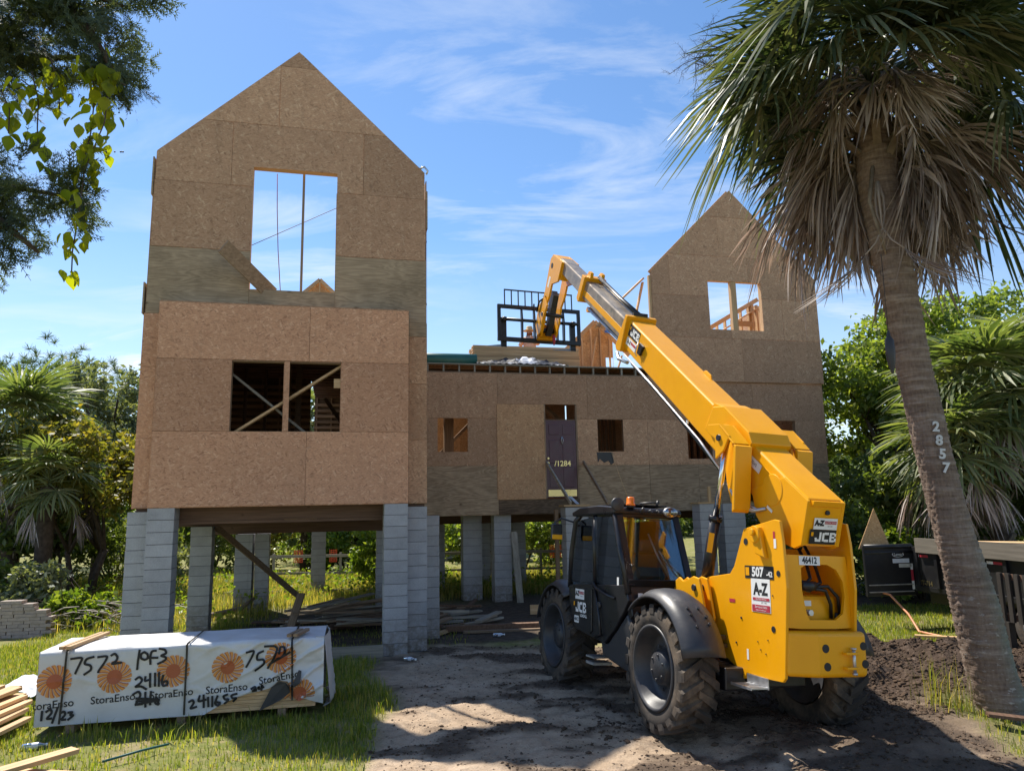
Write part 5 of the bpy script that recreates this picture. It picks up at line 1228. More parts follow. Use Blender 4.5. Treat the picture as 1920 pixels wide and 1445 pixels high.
bottle(-.35, 13.9, .3, 'clear plastic bottle in the shade by the front wheel')
bottle(-5.05, 8.05, .4, 'clear plastic bottle in the grass under the end of the wrapped pack')
tag(MB().tube([(-4.0, 7.45, .05), (-3.75, 7.7, .07), (-3.6, 7.95, .05)], .012, 6).build('green_strap', MT['green']), 'short green strap lying in the grass before the wrapped pack', 'strap')
# ------------------------------------------------------------------ things lying under and around the house
def hboard(u0, v0, u1, v1, z, w, h, mat, label, group=None, z2=None, name='old_plank'): return board(hw(u0, v0, z), hw(u1, v1, z if z2 is None else z2), w, h, mat, name, label, 'plank', group)
hboard(2.4, -.02, 3.70, -.10, .10, .04, .19, 'grey_y', 'grey board on edge beside the foot of the front pier')
GO = 'old planks heaped under the house'
for k in range(46):
    u = random.gauss(3.0, .65); v = random.gauss(3.6, .8); a = random.gauss(.15, .55); L_ = random.uniform(.7, 1.9); z = .05 + .42 * random.random() * max(0, 1 - abs(u - 3.0) / 1.6)
    du, dv_ = cos(a) * L_ / 2, sin(a) * L_ / 2
    wd_ = random.choice((.09, .14, .19)); mt_ = random.choice(('old_y', 'old_y', 'grey_y', 'dark_x'))
    hboard(u - du, v - dv_, u + du, v + dv_, z, wd_, .035, mt_, f"{ {.09: 'narrow', .14: 'medium', .19: 'wide'}[wd_] } { {'old_y': 'brown', 'grey_y': 'greyed', 'dark_x': 'dark'}[mt_] } {'short' if L_ < 1.2 else 'long'} plank in the heap of planks under the house", GO, z + random.uniform(-.08, .12))
hboard(2.05, 2.6, 2.25, 3.0, .05, .16, .04, 'old_y', 'short plank standing up against the heap under the house', z2=.75)
hboard(4.7, 1.35, 5.35, 2.2, .06, .12, .05, 'lum_y', 'pale plank on the ground right of the front piers')
hboard(5.0, 1.75, 6.9, 1.55, .10, .16, .10, 'dark_x', 'dark beam lying on the ground before the centre piers')
hboard(5.3, 1.55, 6.9, 1.35, .05, .10, .04, 'old_y', 'plank lying before the dark beam under the centre')
hboard(7.0, 1.9, 7.7, 1.2, .06, .12, .05, 'lum_y', 'pale plank end beside the front wheel')
hboard(7.1, 3.4, 8.3, 3.3, .14, .05, .2, 'lum_y', 'pale board on edge beside the leaning prop plank')
GS = 'scrap lumber under the centre of the house'
for k in range(18):
    u = random.uniform(4.7, 6.0); v = random.uniform(2.2, 4.6); a = random.uniform(-.6, 1.4); L_ = random.uniform(.5, 1.4)
    hboard(u - cos(a) * L_ / 2, v - sin(a) * L_ / 2, u + cos(a) * L_ / 2, v + sin(a) * L_ / 2, .05 + .25 * random.random(), (.09, .14)[k % 2], .04, ('old_y', 'dark_x', 'grey_y')[k % 3], f"{('narrow', 'wide')[k % 2]} {('brown', 'dark', 'greyed')[k % 3]} scrap plank in the shade right of the front piers", GS)
hboard(-.2, 9.9, 4.6, 9.3, .08, .05, .16, 'grey_y', 'long edging board across the grass behind the left tower')
tag(MB().tube([hw(-.2, 5.4, .06), hw(.3, 5.5, .12), hw(.8, 5.7, .2), hw(1.1, 6.0, .42)], [.06, .06, .05, .03], 8).build('bent_log', MT['old_x']), 'bent dark log in the grass under the left tower', 'log')
# on the roof deck
s_ = thing('lumber_stack', 'stack of pale planks on the flat deck over the door', 'lumber stack', hw(8.0, 6.9, 6.14), (0, 0, YAW))
plk = MB().box(-1.52, 1.52, -.068, .068, 0, .040).mesh('plank', MT['lum_x'])
MB().box(-1.3, -1.2, -.35, .35, 0.0, .1).box(1.2, 1.3, -.35, .35, .0, .1).build('bearer', MT['old_y'], s_)
for k in range(13):
    for j in range(5): link('plank', plk, s_, loc=(random.uniform(-.02, .02), -.30 + j * .145, .1 + k * .0425))
tp = np.zeros((46, 16, 3))
for i in range(46):
    for j in range(16):
        x = i / 45 * 2.55; q = j / 15
        tp[i, j] = (x, q * .8, .24 * (fbm(np.float64(x * 2.2), np.float64(q * 2.5), 70) ** 1.2) * sin(pi * min(1, max(0.03, x / 2.55))) ** .5 * sin(pi * max(.02, min(.98, q))) * 2.3 + .012 * sin(i * 1.9 + j))
for nm, sl_, mt_, lb in (('roof_tarp', slice(0, 46), 'tarpb', 'crumpled black and silver tarp lying before the planks on the deck'),):
    me = grid_mesh('roof_tarp', tp[sl_], MT[mt_]); me.materials.append(MT['tarpw']); me.materials.append(MT['tarp'])
    mi = np.zeros(len(me.polygons), np.int32)
    for p in me.polygons:
        n_ = float(fbm(np.float64(p.center.x * 2.1), np.float64(p.center.y * 2.8), 77)); mi[p.index] = 1 if n_ > .56 else (2 if n_ > .44 else 0)
    me.polygons.foreach_set('material_index', mi)
    tag(link('roof_tarp', me, loc=hw(6.45, 5.86, 6.15), rot=(0, 0, YAW)), lb, 'tarp')
mb = MB().tube([hw(4.52, 6.3, 6.31), hw(5.5, 6.3, 6.31), hw(6.5, 6.3, 6.31)], .17, 20); tag(mb.build('underlayment_roll', MT['green']), 'dark green roll on the deck beside the left tower', 'roll')
bt = np.zeros((20, 8, 3))
for i in range(20):
    for j in range(8): bt[i, j] = tuple(hw(10.9 + i * .08, 8.0 + j * .03, 7.62 + j * .035 + .05 * fbm(np.float64(i * .6), np.float64(j * .7), 80)))
# gable wall with open studs behind the boom
for a, b_, z0, z1 in ((9.5, 10.35, 6.15, 7.36), (10.35, 11.2, 6.15, 7.36), (9.5, 11.2, 7.36, 8.0)):
    panel(a, b_, z0, z1, 8.2, 'osb_fresh', [(10.95, 11.19, 6.2, 6.9)], gable=(10.6, 8.0, .95))
for u_ in (9.75, 10.15, 10.45, 10.75, 11.05): stud(u_, 8.09, 6.15, 8.0 - abs(u_ - 10.6) * .95, dv=.09, mat='lum_z')
for s_ in (-1, 1): MB().beam((10.6, 8.1, 8.02), (10.6 + s_ * 1.1, 8.1, 8.02 - 1.05), .12, .04, (0, 1, 0)).build('gable_rafter', MT['lum_x'], house)
MB().beam((10.30, 7.9, 6.2), (10.62, 8.05, 7.5), .04, .08, (0, 1, 0)).build('brace', MT['lum_z'], house)
MB().beam((11.15, 8.0, 6.2), (11.45, 8.1, 6.95), .04, .08, (0, 1, 0)).build('brace', MT['lum_z'], house)
o = link('blue_tarp', grid_mesh('blue_tarp', bt, MT['blue'])); tag(o, 'blue tarp strip left of the right gable wall', 'tarp')

# --- the worker on the deck: one continuous body
def person():
    root = thing('person', 'person in a straw hat and tan shirt standing on the deck behind the forks', 'person', hw(8.68, 8.8, 6.14), (0, 0, YAW - .5))
    J = {'pelvis': (0, 0, .98), 'belly': (0, .01, 1.12), 'chest': (0, .02, 1.35), 'neck': (0, .01, 1.50), 'head': (0, -.02, 1.60), 'crown': (0, -.01, 1.74),
         'shl': (-.19, .02, 1.43), 'ell': (-.27, -.10, 1.20), 'wrl': (-.14, -.26, 1.30), 'hl': (-.09, -.29, 1.40), 'shr': (.19, .02, 1.43), 'elr': (.30, -.08, 1.22), 'wrr': (.16, -.26, 1.36), 'hr': (.10, -.28, 1.46),
         'hpl': (-.10, 0, .92), 'knl': (-.12, -.02, .5), 'anl': (-.12, .02, .09), 'tol': (-.13, -.16, .04), 'hpr': (.10, 0, .92), 'knr': (.12, -.02, .5), 'anr': (.13, .02, .09), 'tor': (.14, -.16, .04)}
    Rr = dict(pelvis=.15, belly=.14, chest=.155, neck=.06, head=.10, crown=.085, shl=.075, ell=.05, wrl=.035, hl=.04, shr=.075, elr=.05, wrr=.035, hr=.04, hpl=.10, knl=.07, anl=.045, tol=.04, hpr=.10, knr=.07, anr=.045, tor=.04)
    Ed = [('pelvis', 'belly'), ('belly', 'chest'), ('chest', 'neck'), ('neck', 'head'), ('head', 'crown'), ('chest', 'shl'), ('shl', 'ell'), ('ell', 'wrl'), ('wrl', 'hl'), ('chest', 'shr'), ('shr', 'elr'), ('elr', 'wrr'), ('wrr', 'hr'), ('pelvis', 'hpl'), ('hpl', 'knl'), ('knl', 'anl'), ('anl', 'tol'), ('pelvis', 'hpr'), ('hpr', 'knr'), ('knr', 'anr'), ('anr', 'tor')]
    ks = list(J); me = bpy.data.meshes.new('body'); me.from_pydata([J[k] for k in ks], [(ks.index(a), ks.index(b_)) for a, b_ in Ed], []); me.materials.append(MT['skin'])
    o = bpy.data.objects.new('body', me); COL.objects.link(o); o.parent = root
    sk = o.modifiers.new('skin', 'SKIN'); sd = me.skin_vertices
    if not sd:
        bm = bmesh.new(); bm.from_mesh(me); bm.verts.layers.skin.verify(); bm.to_mesh(me); bm.free()
    sv = me.skin_vertices[0].data
    for i, k in enumerate(ks): sv[i].radius = (Rr[k], Rr[k] * (.75 if k in ('chest', 'belly', 'pelvis') else 1)); sv[i].use_root = (k == 'pelvis')
    s2 = o.modifiers.new('sub', 'SUBSURF'); s2.levels = 2; s2.render_levels = 2
    MB().lathe([(.175, 1.0), (.17, 1.14), (.19, 1.32), (.185, 1.42), (.12, 1.49), (.07, 1.51)], 20, Matrix.Rotation(-pi / 2, 4, 'Y') @ Matrix.Diagonal((1, .8, 1.15, 1)), s=True).build('shirt', MT['shirt'], root)
    for s_ in (-1, 1): MB().tube([(s_ * .17, .02, 1.44), (s_ * .24, -.04, 1.32), (s_ * .285, -.09, 1.21)], [.085, .075, .065], 10).build('sleeve', MT['shirt'], root)
    for s_ in (-1, 1): MB().tube([(s_ * .09, 0, 1.0), (s_ * .115, -.02, .5), (s_ * .125, .02, .08)], [.12, .085, .075], 10).build('trouser_leg', MT['grey_z'], root)
    MB().lathe([(.0, 1.83), (.085, 1.82), (.10, 1.77), (.108, 1.70), (.20, 1.685), (.21, 1.68), (.10, 1.675)], 22, Matrix.Rotation(-pi / 2, 4, 'Y')).build('hat', MT['hat'], root)
    for s_ in (-1, 1): MB().lathe([(.0, -.01), (.012, 0), (.0, .01)], 8, Matrix.Translation((s_ * .04, -.115, 1.62))).build('eye', MT['ink'], root)
    MB().prism([(-.10, 1.62), (-.145, 1.575), (-.10, 1.57)], -.015, .015).build('nose', MT['skin'], root)
    MB().box(-.03, .03, -.112, -.10, 1.535, 1.545).build('mouth', MT['red'], root)
person()
# ------------------------------------------------------------------ leaves and bark
MT['palm_green'] = m_leaf('palm_green', [(.026, .042, .022), (.058, .08, .042), (.10, .12, .066), (.18, .185, .115)], .28, .42, (1.5, 1.6, .55))
MT['palm_dead'] = m_leaf('palm_dead', [(.12, .093, .078), (.26, .21, .18), (.41, .345, .305), (.55, .48, .44)], .2, .5, (1.3, 1.0, .8))
MT['palm_far'] = m_leaf('palm_far', [(.06, .085, .035), (.13, .16, .07), (.20, .22, .105), (.29, .28, .15)], .38, .5, (1.5, 1.7, .5))
MT['leaf_a'] = m_leaf('leaf_mid', [(.07, .115, .03), (.145, .205, .055), (.23, .27, .085)], .52, .4)
MT['leaf_b'] = m_leaf('leaf_dark', [(.05, .08, .024), (.105, .15, .048), (.18, .215, .075)], .48, .42)
MT['leaf_c'] = m_leaf('leaf_olive', [(.09, .11, .025), (.16, .16, .035), (.27, .22, .055)], .45, .5)
MT['leaf_d'] = m_leaf('leaf_grey', [(.10, .13, .08), (.17, .20, .13), (.23, .25, .17)], .35, .5)
MT['leaf_e'] = m_leaf('leaf_bright', [(.08, .14, .018), (.14, .21, .03), (.22, .27, .05)], .5, .45)
MT['needle'] = m_leaf('pine_needle', [(.035, .065, .02), (.07, .11, .035), (.11, .15, .05)], .3, .5)
MT['cedar'] = m_leaf('cedar_spray', [(.03, .048, .028), (.065, .092, .05), (.11, .135, .075)], .3, .6)
MT['vine'] = m_leaf('vine_leaf', [(.06, .12, .012), (.15, .20, .02), (.26, .28, .025)], .68, .4, (2.6, 2.2, .35), 'object')
MT['grass'] = m_leaf('grass_blade', [(.075, .125, .018), (.145, .20, .03), (.22, .255, .05), (.36, .30, .13)], .5, .5)
MT['weed'] = m_leaf('weed_blade', [(.10, .14, .025), (.18, .20, .05), (.30, .27, .08), (.42, .33, .15)], .5, .55)
def m_trunk():
    b = NB('palm_trunk'); v = b.coord()
    ring = b.noise(b.mapping(v, (2.2, 2.2, 22)), 1.0, 5, .65, .4); fine = b.noise(b.mapping(v, (40, 40, 12)), 1.0, 4, .6)
    col = b.ramp(ring, [(.3, (.11, .075, .058)), (.52, (.23, .17, .135)), (.70, (.37, .31, .265))])
    col = b.mix(.35, col, b.ramp(fine, [(.3, (.06, .04, .03)), (.7, (.30, .23, .18))]))
    sp = b.n('ShaderNodeSeparateXYZ'); b.l(v, sp.inputs[0])
    # lichen, a patch of its own on the shaded foot
    lich = b.noise(v, 4.0, 6, .7)
    side = b.rng(b.math('ADD', sp.outputs[0], b.math('MULTIPLY', sp.outputs[2], .13)), .02, .22); lowz = b.rng(sp.outputs[2], 2.6, .8)
    col = b.mix(b.math('MULTIPLY', b.math('MULTIPLY', side, lowz), b.rng(lich, .34, .6, .3, .9)), col, (.17, .20, .165))
    wh = b.noise(b.mapping(v, (14, 14, 40)), 1.0, 3, .6)
    col = b.mix(b.math('MULTIPLY', b.rng(wh, .60, .70, 0, .8), b.rng(sp.outputs[2], 2.4, .4)), col, (.45, .43, .40))
    return b.done(b.bsdf(col, .92, 0, b.bump(b.math('ADD', ring, b.math('MULTIPLY', fine, .4)), .8, .02), .15))
MT['trunk'] = m_trunk()
MT['mortar_l'] = m_plain('digit_grey', (.55, .55, .55), .6, .3, var=.2, nsc=20)
MT['bark'] = m_plain('bark', (.085, .065, .05), .95, var=.4, nsc=9, bumpst=.5, spec=.1)
MT['boot'] = m_plain('leaf_boot', (.20, .165, .13), .9, var=.35, nsc=7, bumpst=.3, spec=.1)

# ------------------------------------------------------------------ fan palm fronds
def frond_mesh(name, seed, Lp=1.0, R=.85, n=48, span=2.3, droop=.25, tip=.25, arch=.25, fold=.12, dead=False, mat='palm_green', wid=1.0):
    rg = random.Random(seed); mb = MB()
    pts = []; 
    for i in range(6):
        x = Lp * i / 5; pts.append(Vector((x if not dead else Lp * sin(1.25 * i / 5), 0, -droop * x * x if not dead else -Lp * (1 - cos(1.25 * i / 5)))))
    mb.tube(pts, [.028 * wid, .022 * wid, .018 * wid, .016 * wid, .014 * wid, .012 * wid], 5)
    P = pts[-1]; d = (pts[-1] - pts[-2]).normalized(); s = Vector((0, 1, 0)); u = s.cross(d) * -1
    if u.z < 0 and not dead: u = -u
    st = [0, .3, .55, .8, 1.0]
    for k in range(n):
        ph = -span + 2 * span * k / (n - 1) + rg.uniform(-.03, .03)
        Ls = R * (.62 + .38 * cos(ph * .62)) * rg.uniform(.55 if dead else .85, 1.12)
        tp = tip * rg.uniform(.5, 1.7); tw = rg.uniform(-.5, .5); cur = rg.uniform(-.10, .10) * (3.0 if dead else 1)
        v = []
        for t in st:
            r = Ls * t
            q = P + d * (r * cos(ph)) + s * (r * sin(ph) + cur * t * t * R) + u * (fold * r * abs(sin(ph)) - arch * (max(0, cos(ph)) * r) ** 2 / R)
            q = q + Vector((0, 0, -1)) * (tp * R * t ** 2.6)
            w = min(r * 2 * span / n * .60, .0165 * R / .85 * wid) if t < .99 else .002
            if t == 0: w = .006
            td = (d * cos(ph) + s * sin(ph)); wv = (s * cos(ph) - d * sin(ph)) * cos(tw * t) + u * sin(tw * t + (.35 if k % 2 else -.35))
            v += [q - wv * w, q + wv * w]
        mb.add(v, [(2 * i, 2 * i + 1, 2 * i + 3, 2 * i + 2) for i in range(len(st) - 1)])
    return mb.mesh(name, MT[mat])
def place_frond(me, parent, C, az, el, sc=1.0, roll=0.0, name='frond'):
    o = link(name, me, parent); o.rotation_mode = 'QUATERNION'
    M = Matrix.Rotation(az, 4, 'Z') @ Matrix.Rotation(-el, 4, 'Y') @ Matrix.Rotation(roll, 4, 'X')
    o.location = C; o.rotation_quaternion = M.to_quaternion(); o.scale = (sc,) * 3
    return o
FG = [frond_mesh('frond', 100 + i, Lp=1.0 + .15 * (i % 3), R=.92, tip=(.22, .45, .7, .38)[i % 4], arch=(.15, .35, .5, .3)[i % 4], fold=(.22, .1, .05, .15)[i % 4], droop=(.1, .2, .3, .15)[i % 4]) for i in range(6)]
FD = [frond_mesh('dead_frond', 200 + i, Lp=(.6, .8, 1.0, .7, 1.1, .5)[i], R=(.95, .9, .85, 1.0, .8, .9)[i], n=26, span=(.9, .6, .5, 1.1, .75, .45)[i], tip=.5, arch=.05, fold=.45, dead=True, mat='palm_dead', wid=.95) for i in range(6)]
FF = [frond_mesh('frond', 300 + i, Lp=.9, R=.95, n=26, tip=.3, arch=.3, droop=.15, mat='palm_far', wid=1.5) for i in range(3)]

# --- the big leaning palm by the drive
TR = [(5.34, 8.45, -.2, .31), (5.308, 8.45, .0, .285), (5.207, 8.45, .52, .253), (5.13, 8.45, 1.2, .245), (4.955, 8.45, 2.21, .205), (4.86, 8.45, 2.96, .197), (4.754, 8.45, 3.84, .195), (4.675, 8.45, 4.74, .20), (4.645, 8.45, 5.1, .215), (4.618, 8.45, 5.53, .225), (4.574, 8.45, 6.3, .24), (4.58, 8.45, 7.0, .22), (4.62, 8.45, 7.5, .12)]
palm = thing('palm_tree', 'tall leaning cabbage palm with a grey dead skirt, nailed number 2857', 'palm tree', (5.24, 8.45, 0))
def trunk_mesh(TRK, org, mat, nz=260, na=72, rg=.014, seed=3):
    T = np.array(TRK); tz = np.linspace(T[0, 2], T[-1, 2], nz); cx = np.interp(tz, T[:, 2], T[:, 0]); cy = np.interp(tz, T[:, 2], T[:, 1]); rr = np.interp(tz, T[:, 2], T[:, 3])
    k = np.ones(9) / 9
    rr = rr * .95
    for a in (cx, cy, rr): a[4:-4] = np.convolve(a, k, 'valid')
    an = np.linspace(0, 2 * pi, na + 1); A, Zg = np.meshgrid(an, tz, indexing='ij')
    ringp = np.sin((Zg + .06 * vnoise(np.cos(A) * 2 + 5, np.sin(A) * 2 + Zg * .5, seed)) * 2 * pi / .075)
    rad = rr[None, :] + rg * np.maximum(0, ringp) * (.4 + vnoise(np.cos(A) * 3 + 9, np.sin(A) * 3 + Zg * 9, seed + 1)) + .03 * (fbm(np.cos(A) * 2 + 3, np.sin(A) * 2 + Zg * 2, seed + 2) - .47) + .014 * (fbm(np.cos(A) * 7 + 3, np.sin(A) * 7 + Zg * 16, seed + 6, 3) - .44)
    Pm = np.stack([cx[None, :] + rad * np.cos(A) - org[0], cy[None, :] + rad * np.sin(A) - org[1], Zg - org[2]], -1)
    return grid_mesh('trunk', Pm, mat)
trunk = link('trunk', trunk_mesh(TR, (5.24, 8.45, 0), MT['trunk']), palm)
PC = Vector((4.61, 8.45, 7.28)) - Vector((5.24, 8.45, 0))
rg = random.Random(5)
for k in range(74):
    el = 1.35 - 1.72 * (k / 73) ** .85 + rg.uniform(-.15, .15); az = k * 2.399963 + rg.uniform(-.2, .2)
    if abs((az + 2.06 + pi) % (2 * pi) - pi) < 1.25: el = max(el, .30)
    place_frond(FG[rg.randrange(6)], palm, PC + Vector((0, 0, .55 - .6 * (k / 73))), az, el, rg.uniform(.92, 1.14), rg.uniform(-.3, .3))
for k in range(124):
    az = k * 2.399963 + rg.uniform(-.3, .3); el = rg.uniform(-.6, .3)
    z0, sc_ = .05 - .55 * rg.random(), rg.uniform(.74, 1.06)
    if abs((az + 2.06 + pi) % (2 * pi) - pi) < 1.15:                # the near side keeps only short ones high up
        if rg.random() < .45: continue
        z0, sc_, el = .15 + .3 * rg.random(), rg.uniform(.6, .8), rg.uniform(-.2, .5)
    place_frond(FD[rg.randrange(6)], palm, PC + Vector((0, 0, z0)), az, el, sc_, rg.uniform(-.4, .4), 'dead_frond')
for k in range(26):                                              # leaf boots under the crown
    az = k * 2.4; a = PC + Vector((.2 * cos(az), .2 * sin(az), -.85 + .7 * (k / 26))); mb = MB(); mb.beam(a, a + Vector((.28 * cos(az), .28 * sin(az), .22)), .09, .025); mb.build('leaf_boot', MT['boot'], palm)
# old bare fruit stalks
def stalk(p0, d, L_, seed, mb, depth=0, r=.012):
    rg2 = random.Random(seed); pts = [Vector(p0)]; dd = Vector(d).normalized()
    n_ = 6 if depth == 0 else 4
    for i in range(n_):
        dd = (dd + Vector((rg2.uniform(-.25, .25), rg2.uniform(-.25, .25), rg2.uniform(-.28, .18)))).normalized(); pts.append(pts[-1] + dd * L_ / n_)
    mb.tube(pts, [r * (1 - .7 * i / n_) for i in range(n_ + 1)], 4 if depth else 6, cap=False)
    if depth < 3:
        for i in range(1, n_ + 1):
            for j in range(2):
                side = Vector((rg2.uniform(-1, 1), rg2.uniform(-1, 1), rg2.uniform(-.9, .7)))
                stalk(pts[i], dd * .5 + side, L_ * rg2.uniform(.28, .42), rg2.randrange(10 ** 6), mb, depth + 1, r * .45)
for i, (d, L_) in enumerate((((-1, .1, .42), 1.3), ((-1, .0, .12), 1.15), ((.85, -.2, -.9), 1.2), ((.2, -.4, -.9), .8))):
    mb = MB(); st0 = PC + (Vector((-1.05, .2, .95)), Vector((-1.1, .1, .45)), Vector((1.0, -.2, -1.5)), Vector((.4, -.2, -1.2)))[i]
    mb.tube([PC, (PC + st0) / 2 + Vector((0, 0, .1)), st0], .014, 5); stalk(st0, d, L_, 31 + i, mb); mb.build('fruit_stalk', MT['bark'], palm)
# hanging dead frond beside the trunk, black pouch, house number
hp = Vector((4.36, 8.15, 5.75)) - Vector((5.24, 8.45, 0))
MB().tube([PC + Vector((-.1, -.1, -.7)), hp + Vector((-.08, 0, .1)), hp + Vector((.04, 0, -.5))], [.03, .022, .014], 6).build('dead_stem', MT['boot'], palm)
for k in range(3): place_frond(FD[2], palm, hp + Vector((.04, 0, .35)), k * 2.1, -1.2, .8, 0, 'dead_frond')
bagp = (4.335, 8.15, 4.06)
MB().tube([(4.335, 8.15, 4.26), (4.35, 8.15, 5.2)], .004, 4).lathe([(.012, .22), (.02, .16), (.05, .10), (.052, -.05), (.04, -.16), (.012, -.28)], 12, Matrix.Translation(bagp) @ Matrix.Rotation(-pi / 2, 4, 'Y')).build('hanging_pouch', MT['tarpb'])
tag(bpy.data.objects['hanging_pouch'], 'small black pouch hanging beside the leaning palm trunk', 'pouch')
for i, ch in enumerate('2857'):
    z = 3.17 - .155 * i; T = np.array(TR); cx = np.interp(z, T[:, 2], T[:, 0]); r_ = np.interp(z, T[:, 2], T[:, 3]) + .018
    vd = Vector((-cx, -8.45, 0)).normalized(); rt_ = Vector((0, 0, 1)).cross(-vd) * -1; rt_ = Vector((-vd.y, vd.x, 0)); a = radians(22); nd = (vd * cos(a) + rt_ * sin(a)).normalized()
    M = frame(Vector((cx, 8.45, z)) + nd * r_ - Vector((5.24, 8.45, 0)), Vector((-nd.y, nd.x, 0)) + Vector((0, 0, -.10)), Vector((-.12, 0, 1)))
    text_mb(ch, .155, M, extrude=.006, bold=.006, sx=.95).build('number_digit', MT['mortar_l'], palm)

# ------------------------------------------------------------------ broadleaf trees, shrubs, pines
def leaf_cloud(blobs, n, size, seed, flat=.5, elong=1.6):
    """leaf quads in clumps: blobs = (cx,cy,cz, rx,ry,rz)"""
    r = np.random.default_rng(seed); B = np.array(blobs, float); vol = (B[:, 3] * B[:, 4] * B[:, 5]) ** .75; cnt = np.maximum(1, (vol / vol.sum() * n)).astype(int); out = []
    for b, c in zip(B, cnt):
        ncl = max(4, c // 45)
        d = r.normal(size=(ncl, 3)); d /= np.linalg.norm(d, axis=1)[:, None]; rad = r.uniform(.45, 1.0, ncl) ** .6
        cl = b[:3] + d * rad[:, None] * b[3:]
        cs = r.uniform(.12, .28, ncl) * b[3:].mean()
        k = r.integers(0, ncl, c); p = cl[k] + r.normal(size=(c, 3)) * cs[k][:, None] * np.array([1, 1, .75])
        ax = r.normal(size=(c, 3)); ax /= np.linalg.norm(ax, axis=1)[:, None]
        nn = r.normal(size=(c, 3)) + np.array([0, 0, 1.2 * flat]); nn -= ax * (nn * ax).sum(1)[:, None]; nn /= np.linalg.norm(nn, axis=1)[:, None]; t = np.cross(nn, ax)
        s = size * r.uniform(.6, 1.35, c)[:, None]
        out.append(np.stack([p - ax * s * elong * .5, p + t * s * .42 - ax * s * .05, p + ax * s * elong * .5, p - t * s * .42 - ax * s * .05], 1).reshape(-1, 3))
    return np.concatenate(out)
def limbs(mb, base, tips, r0, seed, split=.4):
    rg2 = random.Random(seed); base = Vector(base)
    for tpt in tips:
        tpt = Vector(tpt); m1 = base.lerp(tpt, .35) + Vector((rg2.uniform(-.2, .2), rg2.uniform(-.2, .2), .25)); m2 = base.lerp(tpt, .7) + Vector((rg2.uniform(-.25, .25), rg2.uniform(-.25, .25), .15))
        mb.tube([base, m1, m2, tpt], [r0, r0 * .7, r0 * .42, r0 * .12], 7)
        for q in (m1, m2): mb.tube([q, q.lerp(tpt, .5) + Vector((rg2.uniform(-.9, .9), rg2.uniform(-.9, .9), rg2.uniform(-.1, .7)))], [r0 * .35, r0 * .08], 5)
def tree(name, label, cat, x, y, blobs, n, size, mat, seed, trunks=((0, 0),), r0=.16, fork=.35, group=None, parts=True):
    t = thing(name, label, cat, (x, y, 0), group=group)
    me = quads('crown', leaf_cloud(blobs, n, size, seed), 4, MT[mat]); link('crown', me, t)
    mb = MB(); rg2 = random.Random(seed); top = max(b[2] for b in blobs)
    for dx, dy in trunks:
        z1 = top * fork; mb.tube([(dx, dy, -.1), (dx * 1.3, dy * 1.3, z1 * .5), (dx * 1.8 + rg2.uniform(-.1, .1), dy * 1.8, z1)], [r0 * 1.15, r0, r0 * .85], 9)
        k = [b for b in blobs]; rg2.shuffle(k)
        limbs(mb, (dx * 1.8, dy * 1.8, z1 * .97), [(b[0], b[1], b[2]) for b in k[:max(2, len(k) // len(trunks))]], r0 * .7, seed + 1)
    mb.build('trunk', MT['bark'], t); return t
def rblobs(seed, n, R, zc, rz, r=(.8, 1.3)):
    g = random.Random(seed); out = []
    for i in range(n):
        a = g.uniform(0, 2 * pi); q = sqrt(g.random()) * R; z = zc + g.uniform(-rz, rz) * (1 - .4 * q / R); k = g.uniform(*r); out.append((q * cos(a), q * sin(a), z, k, k, k * .72))
    return out
GR_ = 'broadleaf trees right of the house'
tree('broadleaf_tree', 'tall leafy green tree behind the right wing, its crown clearing the roof edge', 'tree', 11.9, 22.5, rblobs(1, 18, 2.3, 5.6, 3.2, (.8, 1.3)), 19000, .13, 'leaf_a', 1, group=GR_)
tree('broadleaf_tree', 'green tree whose crown rises directly behind the leaning palm trunk', 'tree', 14.9, 24.0, rblobs(2, 18, 2.4, 6.0, 3.2, (.8, 1.3)), 19000, .13, 'leaf_a', 2, group=GR_)
tree('broadleaf_tree', 'shorter dark green tree between the yellow boom and the palm trunk', 'tree', 10.9, 18.5, rblobs(3, 12, 1.8, 3.0, 1.7, (.7, 1.1)), 14000, .11, 'leaf_b', 3, group=GR_)
tree('broadleaf_tree', 'low olive green tree under the right-hand fan palm', 'tree', 13.2, 18.0, rblobs(4, 12, 2.0, 2.6, 1.5, (.7, 1.1)), 14000, .11, 'leaf_b', 4, group=GR_)
tree('broadleaf_tree', 'pale leafed tree far right behind the black trailer', 'tree', 18.5, 23, rblobs(5, 14, 2.6, 4.4, 2.8, (.9, 1.4)), 14000, .14, 'leaf_a', 5, group=GR_)
GL_ = 'trees along the left side'
tree('olive_tree', 'yellowing olive leafed tree with many dark stems left of the house', 'tree', -12.6, 21.5, rblobs(6, 16, 2.2, 3.7, 1.5, (.7, 1.1)), 17000, .11, 'leaf_c', 6, ((-.4, 0), (.2, .2), (.5, -.2), (0, -.3)), .08, .30, GL_)
tree('grey_tree', 'grey green tree rising just left of the tower', 'tree', -17.5, 31, rblobs(7, 14, 2.6, 6.4, 2.2, (.9, 1.4)), 14000, .14, 'leaf_d', 7, group=GL_)
tree('dark_tree', 'dark leafed tree filling the shade behind the brick stack', 'tree', -15.6, 22.5, rblobs(8, 16, 2.6, 2.7, 1.6, (.8, 1.2)), 16000, .12, 'leaf_b', 8, ((0, 0), (.8, .2), (-.8, .1)), .09, .3, GL_)
tree('dark_tree', 'low dark tree behind the left-hand fan palm', 'tree', -18.5, 25, rblobs(9, 16, 3.0, 3.4, 2.2, (.9, 1.4)), 14000, .13, 'leaf_b', 9, group=GL_)
